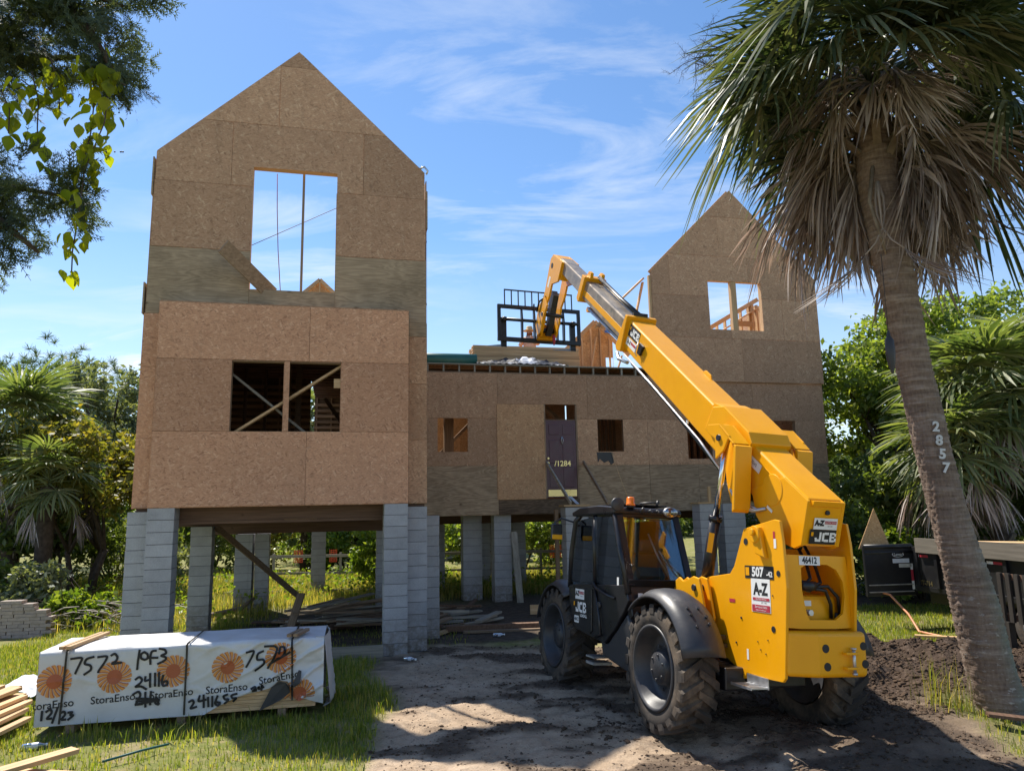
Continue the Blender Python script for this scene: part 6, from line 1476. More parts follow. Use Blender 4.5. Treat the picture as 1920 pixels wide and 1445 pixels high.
# umbrella pine: needle tufts
def pine(x, y, label, seed):
    t = thing('pine_tree', label, 'tree', (x, y, 0)); r = np.random.default_rng(seed); V = []
    tips = []; g = random.Random(seed)
    for i in range(64):
        a = g.uniform(0, 2 * pi); q = 4.6 * sqrt(g.random()); z = 10.6 - .10 * q * q + g.uniform(-1.5, .7); tips.append((q * cos(a), q * sin(a), z))
    for tpx in tips:
        for k in range(7):
            c = np.array(tpx) + r.normal(size=3) * (.5, .5, .28); m = 34
            d = r.normal(size=(m, 3)) + (0, 0, .6); d /= np.linalg.norm(d, axis=1)[:, None]; s = np.cross(d, r.normal(size=(m, 3))); s /= np.linalg.norm(s, axis=1)[:, None]
            L_ = r.uniform(.22, .42, m)[:, None]; V.append(np.stack([c - s * .012, c + s * .012, c + d * L_ + s * .008, c + d * L_ - s * .008], 1).reshape(-1, 3))
    link('crown', quads('crown', np.concatenate(V), 4, MT['needle']), t)
    mb = MB().tube([(0, 0, -.1), (.2, 0, 4), (-.1, .1, 8.4)], [.28, .24, .16], 10); limbs(mb, (-.1, .1, 8.3), [tips[i] for i in range(0, 40, 2)], .09, seed); limbs(mb, (.05, 0, 6.8), [tips[i] for i in range(1, 24, 3)], .07, seed + 2)
    mb.build('trunk', MT['bark'], t)
pine(-25.0, 37, 'round topped pine standing above the left-hand trees', 12)
# cabbage palms in the background
def fan_palm(x, y, h, R, label, seed, lean=(0, 0), boots=True, nf=44, skirt=8, mat=None, group='fan palms behind the lot'):
    t = thing('fan_palm', label, 'palm tree', (x, y, 0), group=group); g = random.Random(seed)
    top = Vector((lean[0], lean[1], h))
    MB().tube([(0, 0, -.1), tuple(top * .5), tuple(top * .98)], [.24, .20, .19], 12).build('trunk', MT['bark'], t)
    if boots:
        nb_ = int(h / .085)
        bm_ = MB().beam((0, 0, 0), (.13, 0, .30), .085, .03, (-.9, 0, .4)).mesh('leaf_boot', MT['boot'])
        for k in range(nb_):
            az = k * 2.399963; z = .15 + (h - .35) * k / nb_; o = link('leaf_boot', bm_, t); o.location = top * (z / h) + Vector((.17 * cos(az), .17 * sin(az), 0)); o.rotation_euler = (g.choice((-.45, .45)), 0, az)
    for k in range(nf):
        f = k / (nf - 1); place_frond(FF[g.randrange(3)], t, top + Vector((0, 0, .25 - .3 * f)), k * 2.4 + g.uniform(-.2, .2), 1.3 - 1.9 * f + g.uniform(-.12, .12), R / 1.85 * g.uniform(.9, 1.1), g.uniform(-.3, .3))
    for k in range(skirt): place_frond(FD[g.randrange(6)], t, top + Vector((0, 0, -.2)), k * 2.4, g.uniform(-.4, .1), R / 1.9, 0, 'dead_frond')
    return t
fan_palm(-14.3, 21, 4.9, 2.1, 'fan palm with criss-cross boots at the left picture edge', 1)
fan_palm(-12.2, 19.2, 3.2, 1.35, 'small dark fan palm just right of the booted left palm', 2, boots=False, nf=26, skirt=4)
fan_palm(10.6, 16.2, 4.6, 2.0, 'large fan palm right of the leaning trunk', 3, nf=54, skirt=18)
fan_palm(9.4, 15.6, 3.3, 1.5, 'lower fan palm half hidden by the leaning trunk', 4, boots=False, nf=40, skirt=14)
fan_palm(12.4, 17.0, 5.2, 1.9, 'fan palm at the far right picture edge', 5, nf=44, skirt=14)
fan_palm(-8.6, 30.5, 6.2, 1.8, 'fan palm seen under the house left of the far house', 6, nf=30)
fan_palm(-6.3, 30.0, 6.0, 1.8, 'fan palm seen under the house before the far house wall', 7, nf=30)
fan_palm(-15.2, 33, 5.4, 1.8, 'fan palm far behind the left pier', 8, nf=30)
# shrubs
GSH = 'shrubs at the back of the lot'
def shrub(x, y, R, h, mat, label, seed, n=5200, size=.10, group=GSH):
    t = thing('shrub', label, 'shrub', (x, y, 0), group=group); g = random.Random(seed)
    bl = [(g.uniform(-R, R) * .7, g.uniform(-R, R) * .7, h * g.uniform(.3, .75), R * .5, R * .5, h * .33) for _ in range(7)]
    link('foliage', quads('foliage', leaf_cloud(bl, n, size, seed), 4, MT[mat]), t)
    mb = MB(); limbs(mb, (0, 0, -.05), [b[:3] for b in bl], .035, seed); mb.build('stem', MT['bark'], t)
for i, (x, y, R, h, m, lb) in enumerate(((-15.0, 29, 2.0, 4.4, 'leaf_b', 'dark tall shrub seen between the left piers'), (-12.6, 30, 2.0, 4.0, 'leaf_b', 'dark shrub behind the diagonal brace'), (-10.6, 31, 1.6, 3.4, 'leaf_c', 'olive shrub under the left tower girder'),
        (-8.0, 30.5, 1.4, 2.2, 'leaf_b', 'low dark shrub by the far orange netting'), (-6.7, 29.5, 1.3, 2.2, 'leaf_e', 'bright shrub below the far house window'), (-5.2, 28.6, 1.3, 2.3, 'leaf_e', 'bright green shrub left of the front right pier'), (-3.6, 29, 1.5, 2.0, 'leaf_e', 'bright shrub below the far deck rail'),
        (-1.8, 30, 1.6, 2.1, 'leaf_a', 'green shrub behind the centre piers'), (.4, 30, 1.5, 2.4, 'leaf_a', 'green shrub behind the cab mirror'), (2.5, 31, 2.0, 2.6, 'leaf_b', 'dark shrub behind the telehandler'), (-11.0, 23, 1.0, 1.6, 'leaf_d', 'grey green bush beside the left mid pier'),
        (-4.0, 22.5, .9, 1.35, 'leaf_e', 'bright leafy bush in the lit weeds behind the house'), (-11.2, 17.2, .9, 1.3, 'leaf_d', 'pale flowering bush left of the tower piers'), (-13.2, 17.8, 1.5, 1.7, 'leaf_b', 'dark bush behind the brick stack'), (-9.6, 16.6, .6, .7, 'leaf_e', 'low bright bush at the foot of the left pier'),
        (9.6, 20.0, 1.6, 2.0, 'leaf_b', 'dark bush behind the trailer door'), (12.0, 15.2, 1.3, 1.6, 'leaf_a', 'green bush behind the trailer right of the palm trunk'), (9.6, 17.8, 1.2, 1.9, 'leaf_e', 'lit bush above the plywood in the trailer'), (14.5, 15.5, 1.6, 2.0, 'leaf_b', 'dark bush at the far right behind the trailer'), (7.8, 20.5, 1.4, 2.2, 'leaf_b', 'dark bush right of the boom end'), (11.5, 20.2, 1.5, 2.8, 'leaf_a', 'green bush between the trailer door and the leaning trunk'), (13.5, 21.5, 1.8, 3.0, 'leaf_b', 'dark bush below the tree behind the leaning trunk'), (-17.5, 20.5, 1.5, 2.4, 'leaf_b', 'dark bush at the far left edge below the booted palm'), (-20.5, 24, 1.8, 3.0, 'leaf_a', 'green bush at the far left picture edge'), (5.0, 31, 2.2, 2.8, 'leaf_b', 'dark shrub behind the far side of the cab'), (-13.5, 33.5, 2.2, 3.2, 'leaf_b', 'dark back shrub behind the left pier pair'), (-9.8, 34.0, 2.2, 2.8, 'leaf_a', 'back shrub left of the far house corner'), (-1.0, 33.6, 2.0, 2.6, 'leaf_b', 'back shrub beyond the far deck'), (1.8, 34, 2.2, 3.0, 'leaf_a', 'back shrub behind the cab'), (5.2, 34.5, 2.4, 3.2, 'leaf_b', 'back shrub right of the cab'), (-13.8, 25.5, 1.6, 2.6, 'leaf_b', 'dark shrub left of the tower behind the olive tree'))):
    shrub(x, y, R, h, m, lb, 400 + i, 3600 if y > 26 else 5200, .12 if y > 26 else .09)
# far tree line
fo = rblobs(20, 10, 3.0, 4.2, 2.6, (1.4, 2.2)) + rblobs(22, 7, 3.2, 1.0, .6, (1.3, 1.8)); far_me = quads('crown', leaf_cloud(fo, 8000, .26, 20), 4, MT['leaf_b']); far_me2 = quads('crown', leaf_cloud(rblobs(21, 10, 3.0, 4.0, 2.4, (1.4, 2.2)) + rblobs(23, 7, 3.2, 1.0, .6, (1.3, 1.8)), 8000, .26, 21), 4, MT['leaf_a'])
for i in range(26):
    x = -62 + i * 5.2 + random.uniform(-1, 1); y = 52 + random.uniform(-4, 6)
    t = thing('distant_tree', 'hazy green tree in the line far behind the lot', 'tree', (x, y, 0), (0, 0, random.uniform(0, 6)), 'far tree line'); s_ = random.uniform(.8, 1.15); t.scale = (s_, s_, s_)
    link('crown', (far_me, far_me2)[i % 2], t); MB().tube([(0, 0, -.1), (0, 0, 3)], [.3, .2], 7).build('trunk', MT['bark'], t)

# ------------------------------------------------------------------ overhanging cedar and creeper, top left
cd = thing('cedar_tree', 'dark cedar whose feathery boughs hang in at the top left corner', 'tree', (-5.4, 4.6, 0))
spr = MB(); g = random.Random(77)
def spray_tpl():
    V = []
    for side in [0] + [s for _ in range(9) for s in (-1, 1)]:
        x0 = g.uniform(.03, .26) if side else 0; L_ = .30 if side == 0 else g.uniform(.07, .16) * (1.1 - x0 * 2)
        a = side * g.uniform(.5, .95); dz = g.uniform(-.3, .15); d = Vector((cos(a), sin(a), dz)).normalized(); p0 = Vector((x0, 0, -.25 * x0 * x0))
        m = 6 if side == 0 else 5
        for i in range(m):
            q = p0 + d * L_ * i / m
            for s2 in (-1, 1):
                e = (d * .8 + Vector((-d.y, d.x, 0)) * s2 * .7 + Vector((0, 0, g.uniform(-.4, .4)))).normalized(); l2 = g.uniform(.018, .034); w = Vector((-e.y, e.x, 0)) * .0032
                V += [q - w, q + w, q + e * l2 + w * .4, q + e * l2 - w * .4]
        w = Vector((-d.y, d.x, 0)) * .0028; V += [p0 - w, p0 + w, p0 + d * L_ + w * .4, p0 + d * L_ - w * .4]
    return np.array([tuple(v) for v in V])
TPL = [spray_tpl() for _ in range(4)]
def cedar_fill(paths, seed):
    r = np.random.default_rng(seed); out = []
    for (a, b_, n, sp, down) in paths:
        a, b_ = np.array(a), np.array(b_)
        for i in range(n):
            t = r.random() ** .9; c = a + (b_ - a) * t + r.normal(size=3) * sp * (1.15 - .5 * t)
            f = (b_ - a) / np.linalg.norm(b_ - a) * .6 + r.normal(size=3) * .55 + (0, 0, -down); f /= np.linalg.norm(f); u_ = r.normal(size=3); u_ -= f * (u_ @ f); u_ /= np.linalg.norm(u_); w_ = np.cross(u_, f)
            T = TPL[r.integers(4)] * r.uniform(.7, 1.15); out.append(c + T[:, :1] * f + T[:, 1:2] * w_ + T[:, 2:] * u_)
    return np.concatenate(out)
paths = [((-3.7, 4.3, 5.64), (-2.78, 4.2, 5.58), 142, .13, .15), ((-3.7, 4.5, 5.38), (-2.95, 4.4, 5.42), 80, .12, .25), ((-2.85, 4.2, 5.62), (-2.40, 4.2, 5.60), 24, .06, .2), ((-2.72, 4.2, 5.5), (-2.40, 4.15, 5.05), 26, .05, .5), ((-2.7, 4.25, 5.45), (-2.5, 4.2, 5.25), 14, .05, .4),
         ((-3.5, 4.2, 4.42), (-2.68, 4.2, 4.30), 52, .07, .2), ((-3.3, 4.2, 4.30), (-2.98, 4.2, 4.02), 24, .07, .5), ((-2.85, 4.2, 4.3), (-2.66, 4.2, 4.36), 9, .04, .1), ((-3.4, 4.3, 4.62), (-3.1, 4.2, 4.45), 14, .06, .3),
         ((-5.6, 4.4, 7.2), (-4.6, 4.3, 6.6), 99, .35, .2), ((-5.6, 4.4, 5.6), (-4.1, 4.3, 5.6), 105, .3, .2), ((-5.5, 4.4, 4.2), (-4.1, 4.3, 4.4), 74, .25, .3)]
CP = cedar_fill(paths, 55) - np.array([-5.4, 4.6, 0]); link('foliage', quads('foliage', CP, 4, MT['cedar']), cd)
mb = MB().tube([(0, 0, -.1), (.05, 0, 3.5), (0, .05, 8.2)], [.22, .18, .06], 12)
for pts in ([(0, 0, 4.9), (1.2, -.2, 5.75), (2.2, -.35, 5.85), (2.75, -.4, 5.68), (2.95, -.4, 5.6)], [(2.4, -.35, 5.8), (2.75, -.4, 5.42), (2.95, -.44, 5.1)], [(0, 0, 3.9), (1.2, -.3, 4.3), (2.1, -.4, 4.42), (2.68, -.4, 4.31)], [(1.9, -.4, 4.42), (2.3, -.4, 4.15), (2.55, -.4, 3.95)], [(1.4, -.1, 5.6), (2.0, 0, 5.5), (2.6, -.15, 5.42)]):
    mb.tube(pts, [.05 * (1 - .8 * i / (len(pts) - 1)) for i in range(len(pts))], 6)
mb.build('trunk', MT['bark'], cd)
vine = thing('creeper_vine', 'yellow green creeper vine with broad leaves trailing from the cedar at the top left', 'vine', (-2.7, 4.1, 5.3))
def leaf_me(L_, W_, name='leaf'):
    v = []; f = []; prof = [(0, 0), (.12, .30), (.32, .5), (.55, .42), (.78, .22), (1, 0)]
    for x, w in prof: v += [(x * L_, -w * W_, .10 * w * W_ - .12 * x * x * L_), (x * L_, 0, -.10 * x * x * L_ - .01), (x * L_, w * W_, .10 * w * W_ - .12 * x * x * L_)]
    for i in range(len(prof) - 1):
        for j in (0, 1): f.append((3 * i + j, 3 * i + j + 1, 3 * i + j + 4, 3 * i + j + 3))
    return MB().add(v, f, 0, True).mesh(name, MT['vine'])
LV = [leaf_me(.10, .075), leaf_me(.085, .055), leaf_me(.06, .045)]
def ctr(px, py, d=4.1): # a point of the hanging vine, d metres in front
    r = fw + rt * (px - 960) / 1362.8 - up * (py - 722.5) / 1362.8; return Vector((0, 0, 2.37)) + r * (d / r.y)
org = Vector((-2.7, 4.1, 5.3)); g = random.Random(8)
for path, nl, dns in (([(196, 80), (205, 150), (196, 230), (158, 320), (148, 400), (136, 470), (134, 515)], 74, 24), ([(170, 120), (178, 180), (170, 250), (160, 290)], 34, 22), ([(60, 135), (72, 190), (70, 240), (72, 285)], 22, 14), ([(95, 110), (108, 150), (112, 205)], 18, 14), ([(2, 170), (18, 205), (16, 250)], 16, 16), ([(40, 150), (60, 165), (85, 180), (110, 140)], 22, 18), ([(150, 130), (185, 140), (215, 150), (235, 160)], 18, 14)):
    P3 = [ctr(*p, 4.1 + g.uniform(-.08, .08)) - org for p in path]
    MB().tube(P3, .004, 5).build('vine_stem', MT['bark'], vine)
    for k in range(nl):
        t = g.random() * (len(P3) - 1.001); i = int(t); p = P3[i].lerp(P3[i + 1], t - i) + Vector((g.gauss(0, dns / 1362 * 3.4 * .55), g.gauss(0, .06), g.gauss(0, .03)))
        o = link('leaf', LV[g.choice((0, 0, 1, 1, 2))], vine); o.location = p; o.rotation_euler = (g.uniform(-.5, .5), g.uniform(.5, 1.5), g.uniform(0, 6.3)); s_ = g.uniform(.7, 1.15); o.scale = (s_,) * 3
bm_ = MB().lathe([(0, -.006), (.0045, -.003), (.0045, .003), (0, .006)], 6).mesh('berry', MT['ink'])
for k in range(16):
    o = link('berry', bm_, vine); o.location = ctr(228 + g.gauss(0, 9), 205 + g.gauss(0, 8) if k < 10 else 285, 4.1) - org
# twigs at the left edge
# ------------------------------------------------------------------ things at the back and sides
far = thing('far_house', 'grey sided house with a white window far behind, seen under the raised house', 'house', (-4.5, 36, 0))
mb = MB()
for k in range(24): mb.prism([(-.0, k * .15), (-.022, k * .15), (-.004, k * .15 + .15), (0, k * .15 + .15)], -4.3, 3.0, 'x')
s_ = mb.build('siding', MT['siding'], far); tag(s_, kind='stuff')
MB().box(-4.3, 3.0, .01, 6, 0, 3.6).build('wall', MT['siding'], far); MB().prism([(-.3, 3.6), (6.3, 3.6), (3, 5.4)], -4.6, 3.3).build('roof', MT['grey_x'], far)
w_ = MB().box(-2.15, -.75, -.07, -.02, 1.0, 2.3).build('window', MT['white'], far)
for a, b_ in ((-2.08, -1.70), (-1.60, -.82)): MB().box(a, b_, -.085, -.072, 1.08, 2.22).build('pane', MT['winglass'], w_)
dk = MB().box(1.2, 4.2, -1.6, -.0, 1.05, 1.15).build('deck', MT['old_x'], far)
for k in range(24): MB().box(1.2 + k * .125, 1.235 + k * .125, -1.6, -1.565, 1.15, 2.0).build('baluster', MT['grey_z'], dk)
MB().box(1.2, 4.2, -1.62, -1.55, 2.0, 2.06).build('rail', MT['grey_x'], dk)
for x in (1.25, 2.7, 4.15): MB().box(x, x + .1, -1.6, -1.5, 0, 2.06).build('post', MT['grey_z'], dk)
fe = thing('rail_fence', 'low grey rail fence across the weeds behind the house', 'fence', (-8, 24.5, 0))
for k in range(6): MB().box(k * 2.2, k * 2.2 + .07, 0, .07, -.1, 1.02).build('post', MT['grey_z'], fe)
MB().box(-1, 12, -.035, -.002, .88, .97).build('rail', MT['grey_x'], fe); MB().box(-1, 12, -.035, -.002, .35, .42).build('rail', MT['grey_x'], fe)
for x, w in ((-7.75, .3), (-6.5, .25), (1.2, .8)):
    nt_ = MB()
    for i in range(int(w / .06) + 1): nt_.box(x + i * .06, x + i * .06 + .022, 26.0, 26.006, .62, 1.05)
    for k in range(7): nt_.box(x, x + w, 26.008, 26.014, .62 + k * .065, .64 + k * .065)
    tag(nt_.build('safety_net', MT['orangenet']), {-7.75: 'orange safety netting left of the palm stem behind the house', -6.5: 'narrow orange netting piece right of the palm stem behind the house', 1.2: 'orange safety netting behind the cab mirror'}[x], 'safety net', 'orange safety netting')
# brick stack, left
bk = thing('brick_stack', 'low stepped stack of grey bricks at the left edge of the lot', 'brick stack', (-10.0, 15.2, 0), (0, 0, .15)); b_me = MB().box(-.10, .10, -.05, .05, 0, .062).mesh('brick', MT['brick'])
for r_ in range(11):
    n_ = (9, 9, 9, 9, 8, 8, 7, 6, 4, 3, 2)[r_]
    for k in range(n_):
        for d in range(2): link('brick', b_me, bk, loc=(.42 - (n_ - 1 - k) * .207 + (.1 if r_ % 2 else 0) + random.uniform(-.01, .01) - (0 if r_ < 7 else .12 * (r_ - 6)), -.055 + d * .11 + random.uniform(-.01, .01), r_ * .066), rot=(0, 0, random.uniform(-.04, .04)))
fr_ = thing('wood_frame', 'small weathered wooden frame behind the brick stack', 'frame', (-11.0, 17.0, 0))
MB().box(-.5, .5, 0, .08, .95, 1.05).build('top_rail', MT['grey_x'], fr_); MB().box(.40, .49, .002, .078, 0, .95).build('post', MT['grey_z'], fr_); MB().box(-.49, -.40, .002, .078, 0, .95).build('post', MT['grey_z'], fr_)
br = MB(); g = random.Random(9)
for k in range(120):
    p = Vector((g.uniform(-10.2, -7.6), g.uniform(15.8, 17.2), g.uniform(.02, .35))); q = p + Vector((g.uniform(-.7, .7), g.uniform(-.3, .3), g.uniform(-.1, .25))); br.tube([p, p.lerp(q, .5) + Vector((0, 0, .06)), q], .012, 4)
tag(br.build('brush_pile', MT['grey_x']), 'heap of cut grey branches left of the tower piers', 'brush pile')

# ------------------------------------------------------------------ dump trailer on the right, nearer end out of the picture
tr = thing('dump_trailer', 'black dump trailer loaded with plywood scraps, its rear door swung open', 'trailer', (7.72, 14.5, 0), (0, 0, .10))
TB = MT['trailer']                                               # local: -y runs along the left side towards the camera
MB().box(0, 2.0, -4.9, 0, .62, .72).build('bed', TB, tr)
sd = MB().box(-.03, .03, -4.9, 0, .72, 1.38).build('side', TB, tr); MB().box(1.97, 2.03, -4.9, 0, .72, 1.38).build('side', TB, tr); MB().box(.03, 1.97, -4.9, -4.84, .72, 1.38).build('front_wall', TB, tr)
MB().box(-.06, .05, -4.9, .02, 1.38, 1.46).build('top_rail', TB, sd); MB().box(-.05, .04, -4.9, 0, .66, .74).build('lower_rail', TB, sd)
for k in range(9): MB().box(-.075, -.032, -4.7 + k * .56, -4.62 + k * .56, .74, 1.38).build('rib', TB, sd)
MB().box(.2, 1.8, -5.2, -.1, .42, .60).build('chassis', TB, tr)
for y in (-2.0, -2.85):
    for x in (-.0, 1.85):
        M = Matrix.Translation((x + .02, y, .36)); w_ = MB().lathe([(.20, -.10), (.34, -.11), (.37, -.07), (.37, .07), (.34, .11), (.20, .10)], 28, M).build('wheel', MT['rubber'], tr); MB().lathe([(.0, -.06), (.2, -.05), (.21, -.09)], 20, M).build('rim', MT['galv'], w_)
MB().prism([(-1.5, .72), (-3.35, .72), (-3.2, .80), (-1.65, .80)], -.14, -.04).build('mudguard', TB, tr)
dr = MB().box(-1.02, -.03, -.03, .03, .55, 1.50).build('tailgate', TB, tr, label='open black rear door with reflective tape and white stickers', bevel=.008)
MB().cyl((-1.0, 0, 1.47), (-.02, 0, 1.47), .05).build('gate_tube', TB, dr); MB().cyl((-1.0, -.01, 1.36), (-.02, -.01, 1.36), .03).build('gate_tube', TB, dr)
for z in (.62, .75): MB().box(-.98, -.08, -.055, -.032, z, z + .02).build('gate_rib', MT['galv'], dr)
Fd = lambda x, z: frame((x, -.033, z), (1, 0, 0), (0, 0, 1))
for z0, z1, m in ((.66, .82, 'white'), (.82, 1.03, 'red'), (1.03, 1.14, 'white')): decal(dr, Fd(-.075, (z0 + z1) / 2), .05, z1 - z0, m, 'reflective_tape')
decal(dr, Fd(-.28, 1.20), .34, .08, 'tarpw'); decal(dr, Fd(-.20, 1.11), .26, .07, 'siding')
el_ = MB(); pts = [(.12 * cos(2 * pi * i / 24), .05 * sin(2 * pi * i / 24), .002) for i in range(24)]; el_.add([Fd(-.33, 1.32) @ Vector(p) for p in pts], [tuple(range(24))]); el_.build('badge', MT['white'], dr)
el_ = MB(); el_.add([Fd(-.33, 1.32) @ Vector((p[0] * .92, p[1] * .86, .0035)) for p in pts], [tuple(range(24))]); el_.build('badge', MT['ink'], dr)
text_mb('Lamar', .075, sub(Fd(-.33, 1.32), 0, 0, .005), shear=.3).build('lettering', MT['white'], dr)
Fs = lambda y, z: frame((-.034, y, z), (0, -1, 0), (0, 0, 1))
for k in range(5): decal(sd, Fs(-.16 - k * .95, 1.30), .14, .045, 'white', 'reflective_tape'); decal(sd, Fs(-.36 - k * .95, 1.30), .26, .045, 'red', 'reflective_tape')
text_mb('GT-714', .125, Fs(-.34, .80), bold=.004).build('lettering', MT['brass'], sd)
LD = 'boards and panels loaded in the trailer'
def tboard(p, q, w, h, mat, label, upv=(0, 0, 1), name='loaded_board'):
    R_ = Matrix.Translation((7.72, 14.5, 0)) @ Matrix.Rotation(.10, 4, 'Z'); return board(R_ @ Vector(p), R_ @ Vector(q), w, h, mat, name, label, 'board', LD, upv)
tboard((-.09, -.25, 1.50), (-.09, -4.9, 1.52), .045, .27, 'weath_y', 'long wide grey board resting along the trailer side rail')
tboard((-.14, -1.05, 1.60), (-.13, -1.15, .86), .10, .03, 'grey_z', 'short grey board standing against the trailer side', (0, 1, 0))
tboard((.5, -.2, 1.55), (1.2, -3.0, 1.62), .5, .02, 'lum_y', 'fresh plywood strip lying on top of the trailer load')
tboard((1.2, -.3, 1.45), (.7, -4.0, 1.50), .8, .02, 'osb_fresh', 'OSB sheet lying flat in the trailer')
tboard((1.6, -1.0, 1.40), (1.3, -4.4, 1.58), .6, .02, 'osb_fresh', 'tilted OSB offcut at the near end of the trailer load')
for k, (x, y, sc, lb) in enumerate(((-.55, .35, 1.0, 'triangular OSB offcut standing up behind the trailer door'), (.25, -3.9, .35, 'small triangular OSB offcut poking up right of the palm trunk'))):
    R_ = Matrix.Translation((7.72, 14.5, 0)) @ Matrix.Rotation(.10, 4, 'Z')
    o = MB().prism([(-.36 * sc, 0), (.36 * sc, 0), (.06 * sc, .78 * sc)], 0, .012, 'y').build('gable_offcut', MT['osb_fresh']); o.location = R_ @ Vector((x, y, 1.42)); o.rotation_euler = (0, 0, .2); tag(o, lb, 'board', LD)
pal = thing('slatted_crate', 'dark slatted pallet leaning against the trailer at the right edge', 'pallet', (7.55, 10.9, 0), (0, 0, .10))
for k in range(12): MB().box(-.02, .02, -1.2 + k * .17, -1.12 + k * .17, .50, 1.22).build('slat', MT['weath_z'], pal)
for z in (.52, 1.12): MB().box(.022, .06, -1.25, .8, z, z + .09).build('rail', MT['dark_x'], pal)
for y in (-1.2, .6): MB().box(-.03, .07, y, y + .1, 0, .5).build('leg', MT['weath_z'], pal)
pts = [(7.0, 14.6, .62), (7.05, 14.2, .60), (7.15, 13.8, .30), (7.1, 13.4, .06), (7.25, 12.9, .05), (7.5, 12.6, .05), (7.9, 12.4, .05)]
tag(MB().tube(pts, .02, 8).build('air_hose', MT['cord']), 'orange hose hanging from the trailer door onto the grass', 'hose')
board((6.75, 12.9, .08), (7.6, 12.35, .10), .10, .04, 'lum_y', label='pale plank lying in the grass along the orange hose')
board((8.0, 11.6, .22), (9.2, 11.2, .24), .6, .03, 'lum_y', 'plywood_offcut', 'pale plywood offcut lying right of the palm trunk', 'board')
board((4.85, 8.0, .16), (6.2, 7.55, .06), .12, .03, 'dark_x', 'old_plank', 'dark old board lying at the foot of the leaning palm')

# ------------------------------------------------------------------ ground cover: grass, weeds, clods
def blades(name, label, n, xr, yr, hr, wd, mat, seed, keep, lean=.45, curve=.5):
    r = np.random.default_rng(seed); x = r.uniform(*xr, n); y = r.uniform(*yr, n); k = keep(x, y, r); x, y = x[k], y[k]; n = len(x)
    z = gz(x, y); h = r.uniform(*hr, n) * (.55 + .9 * fbm(x * 1.5, y * 1.5, seed)); a = r.uniform(0, 2 * pi, n); l = np.abs(r.normal(0, lean, n)) * h; w = wd * r.uniform(.6, 1.3, n)
    dx, dy = np.cos(a), np.sin(a); sx, sy = -dy * w / 2, dx * w / 2; m = .5
    b0 = np.stack([x - sx, y - sy, z - .01], -1); b1 = np.stack([x + sx, y + sy, z - .01], -1)
    m0 = np.stack([x + dx * l * .35 - sx * .8, y + dy * l * .35 - sy * .8, z + h * .6], -1); m1 = np.stack([x + dx * l * .35 + sx * .8, y + dy * l * .35 + sy * .8, z + h * .6], -1)
    tp = np.stack([x + dx * l, y + dy * l, z + h * (1 - .25 * np.minimum(1, l / h))], -1)
    V = np.stack([b0, b1, m1, m0, tp], 1).reshape(-1, 3); me = bpy.data.meshes.new(name); B5 = (np.arange(n) * 5)[:, None]
    me.vertices.add(len(V)); me.vertices.foreach_set('co', V.astype(np.float32).ravel())
    lp_ = (B5 + np.array([0, 1, 2, 3, 3, 2, 4])).astype(np.int32); me.loops.add(lp_.size); me.loops.foreach_set('vertex_index', lp_.ravel())
    me.polygons.add(2 * n); s0 = np.arange(n) * 7; me.polygons.foreach_set('loop_start', np.stack([s0, s0 + 4], 1).astype(np.int32).ravel()); me.polygons.foreach_set('loop_total', np.tile(np.array([4, 3], np.int32), n))
    me.materials.append(MT[mat]); me.update(calc_edges=True)
    o = link(name, me); return tag(o, label, name.replace('_', ' '), kind='stuff')
def not_pack(x, y):
    s = (x + 5.32) * .977 + (y - 8.46) * .215; t = -(x + 5.32) * .215 + (y - 8.46) * .977; return ~((s > -.05) & (s < 3.12) & (t > -.05) & (t < 1.0))
def turf(x, y, r):
    d = np.maximum(drive_mask(x, y), mud_mask(x, y)); patchy = fbm(x * 1.1, y * 1.1, 90); return (r.random(len(x)) > d * 1.3) & (r.random(len(x)) < .25 + 1.9 * (patchy - .22)) & not_pack(x, y) & (shade_mask(x, y) < r.random(len(x)) * 1.1)
blades('grass', 'short green and straw grass over the left of the lot', 150000, (-9.5, -.9), (5.4, 16.5), (.04, .10), .009, 'grass', 1, turf)
blades('grass', 'grass strip before the trailer on the right', 32000, (4.0, 12), (11.9, 17), (.05, .13), .010, 'grass', 2, lambda x, y, r: (mud_mask(x, y) < .3) & (r.random(len(x)) < .9))
blades('grass', 'sparse grass round the foot of the leaning palm', 16000, (3.6, 8), (5.2, 8.8), (.04, .12), .008, 'grass', 3, lambda x, y, r: (r.random(len(x)) < .25 + .75 * fbm(x * 1.4, y * 1.4, 3)) & (mud_mask(x, y) < .5) & (drive_mask(x, y) < r.random(len(x))))
blades('weeds', 'tall sunlit weeds and grass behind and under the raised house', 90000, (-17, 6), (15.5, 27), (.14, .42), .014, 'weed', 4, lambda x, y, r: (shade_mask(x, y) < r.random(len(x)) * .8) & (r.random(len(x)) < .35 + .65 * np.clip((y - 15) / 6, 0, 1)), .5)
blades('weeds', 'tall weed tufts beside the palm foot', 110, (4.55, 5.0), (8.3, 9.0), (.25, .6), .008, 'weed', 5, lambda x, y, r: r.random(len(x)) < .8, .35)
blades('weeds', 'weeds along the pack and pier feet', 9000, (-6, -1.2), (8.2, 12.6), (.08, .24), .010, 'grass', 6, lambda x, y, r: not_pack(x, y) & (fbm(x * 1.7, y * 1.7, 33) > .50) & (drive_mask(x, y) < .3), .5)
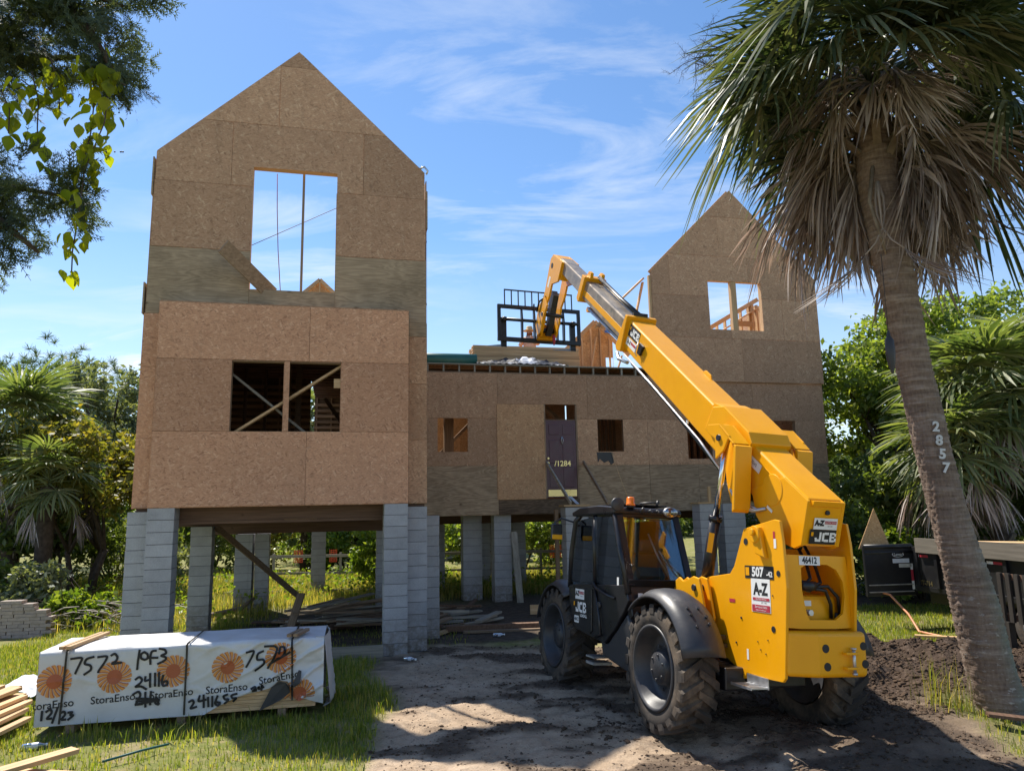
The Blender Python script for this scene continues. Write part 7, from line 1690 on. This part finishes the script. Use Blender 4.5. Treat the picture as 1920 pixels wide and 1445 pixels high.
# broad leaved weeds among the grass
r = np.random.default_rng(66); n_ = 1100; x = r.uniform(-14, 3, n_); y = r.uniform(15.5, 26, n_); k = shade_mask(x, y) < .2; x, y = x[k], y[k]
bl = np.stack([x, y, gz(x, y) + r.uniform(.05, .5, len(x))], -1); V = []
for c in range(7):
    ax = r.normal(size=(len(x), 3)); ax /= np.linalg.norm(ax, axis=1)[:, None]; t = np.cross(ax, r.normal(size=(len(x), 3))); t /= np.linalg.norm(t, axis=1)[:, None]; p = bl + r.normal(size=(len(x), 3)) * .09; s = r.uniform(.05, .11, len(x))[:, None]
    V.append(np.stack([p - ax * s * .7, p + t * s * .4, p + ax * s * .7, p - t * s * .4], 1).reshape(-1, 3))
tag(link('weed_leaves', quads('weed_leaves', np.concatenate(V), 4, MT['leaf_e'])), 'broad leaved weeds in the sunlit strip behind the house', 'weeds', kind='stuff')
# clods of churned earth
def clods(name, label, n, xr, yr, sr, dens, mat, seed):
    r = np.random.default_rng(seed); x = r.uniform(*xr, n); y = r.uniform(*yr, n); k = r.random(n) < dens(x, y); x, y = x[k], y[k]
    ico = bmesh.new(); bmesh.ops.create_icosphere(ico, subdivisions=1, radius=1); iv = np.array([tuple(v.co) for v in ico.verts]); if_ = np.array([[v.index for v in f.verts] for f in ico.faces]); ico.free()
    s = sr[0] * (sr[1] / sr[0]) ** (r.random(len(x)) ** 2.2); V = iv[None] * (1 + 1.1 * (r.random((len(x), len(iv), 1)) - .5)) * s[:, None, None] * np.stack([r.uniform(.7, 1.5, len(x)), r.uniform(.7, 1.5, len(x)), r.uniform(.4, .8, len(x))], -1)[:, None, :]
    V = V + np.stack([x, y, gz(x, y) + s * .12], -1)[:, None, :]
    me = bpy.data.meshes.new(name); nv = len(iv); me.vertices.add(V.shape[0] * nv); me.vertices.foreach_set('co', V.astype(np.float32).ravel())
    F = (if_[None] + (np.arange(V.shape[0]) * nv)[:, None, None]).reshape(-1, 3).astype(np.int32)
    me.loops.add(F.size); me.loops.foreach_set('vertex_index', F.ravel()); me.polygons.add(len(F)); me.polygons.foreach_set('loop_start', np.arange(0, F.size, 3, dtype=np.int32)); me.polygons.foreach_set('loop_total', np.full(len(F), 3, np.int32))
    me.materials.append(MT[mat]); me.update(calc_edges=True)
    return tag(link(name, me), label, 'clods', kind='stuff')
MT['clod'] = m_plain('clod', (.085, .058, .040), .97, var=.5, nsc=8, bumpst=.4, spec=.1)
MT['clod2'] = m_plain('dry_clod', (.15, .108, .078), .97, var=.45, nsc=8, bumpst=.4, spec=.1)
cl_d = lambda x, y: smear_and_shade(x, y) * .9
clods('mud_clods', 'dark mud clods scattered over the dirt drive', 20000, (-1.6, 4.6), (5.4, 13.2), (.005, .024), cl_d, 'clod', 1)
clods('mud_clods', 'fine crumbs of mud on the dirt drive', 14000, (-1.6, 4.5), (5.4, 13.2), (.005, .016), lambda x, y: drive_mask(x, y) * .35, 'clod2', 2)
clods('soil_clods', 'lumps of dark soil on the churned heap right of the drive', 30000, (2.8, 10), (8.3, 12.6), (.006, .032), lambda x, y: mud_mask(x, y) * .8, 'clod', 3)
clods('mud_clods', 'dark lumps along the loader tyres', 5000, (.6, 4.2), (7.4, 12.5), (.006, .032), lambda x, y: np.clip((fbm(x * 2, y * 2, 71) - .45) * 5, 0, 1), 'clod', 4)
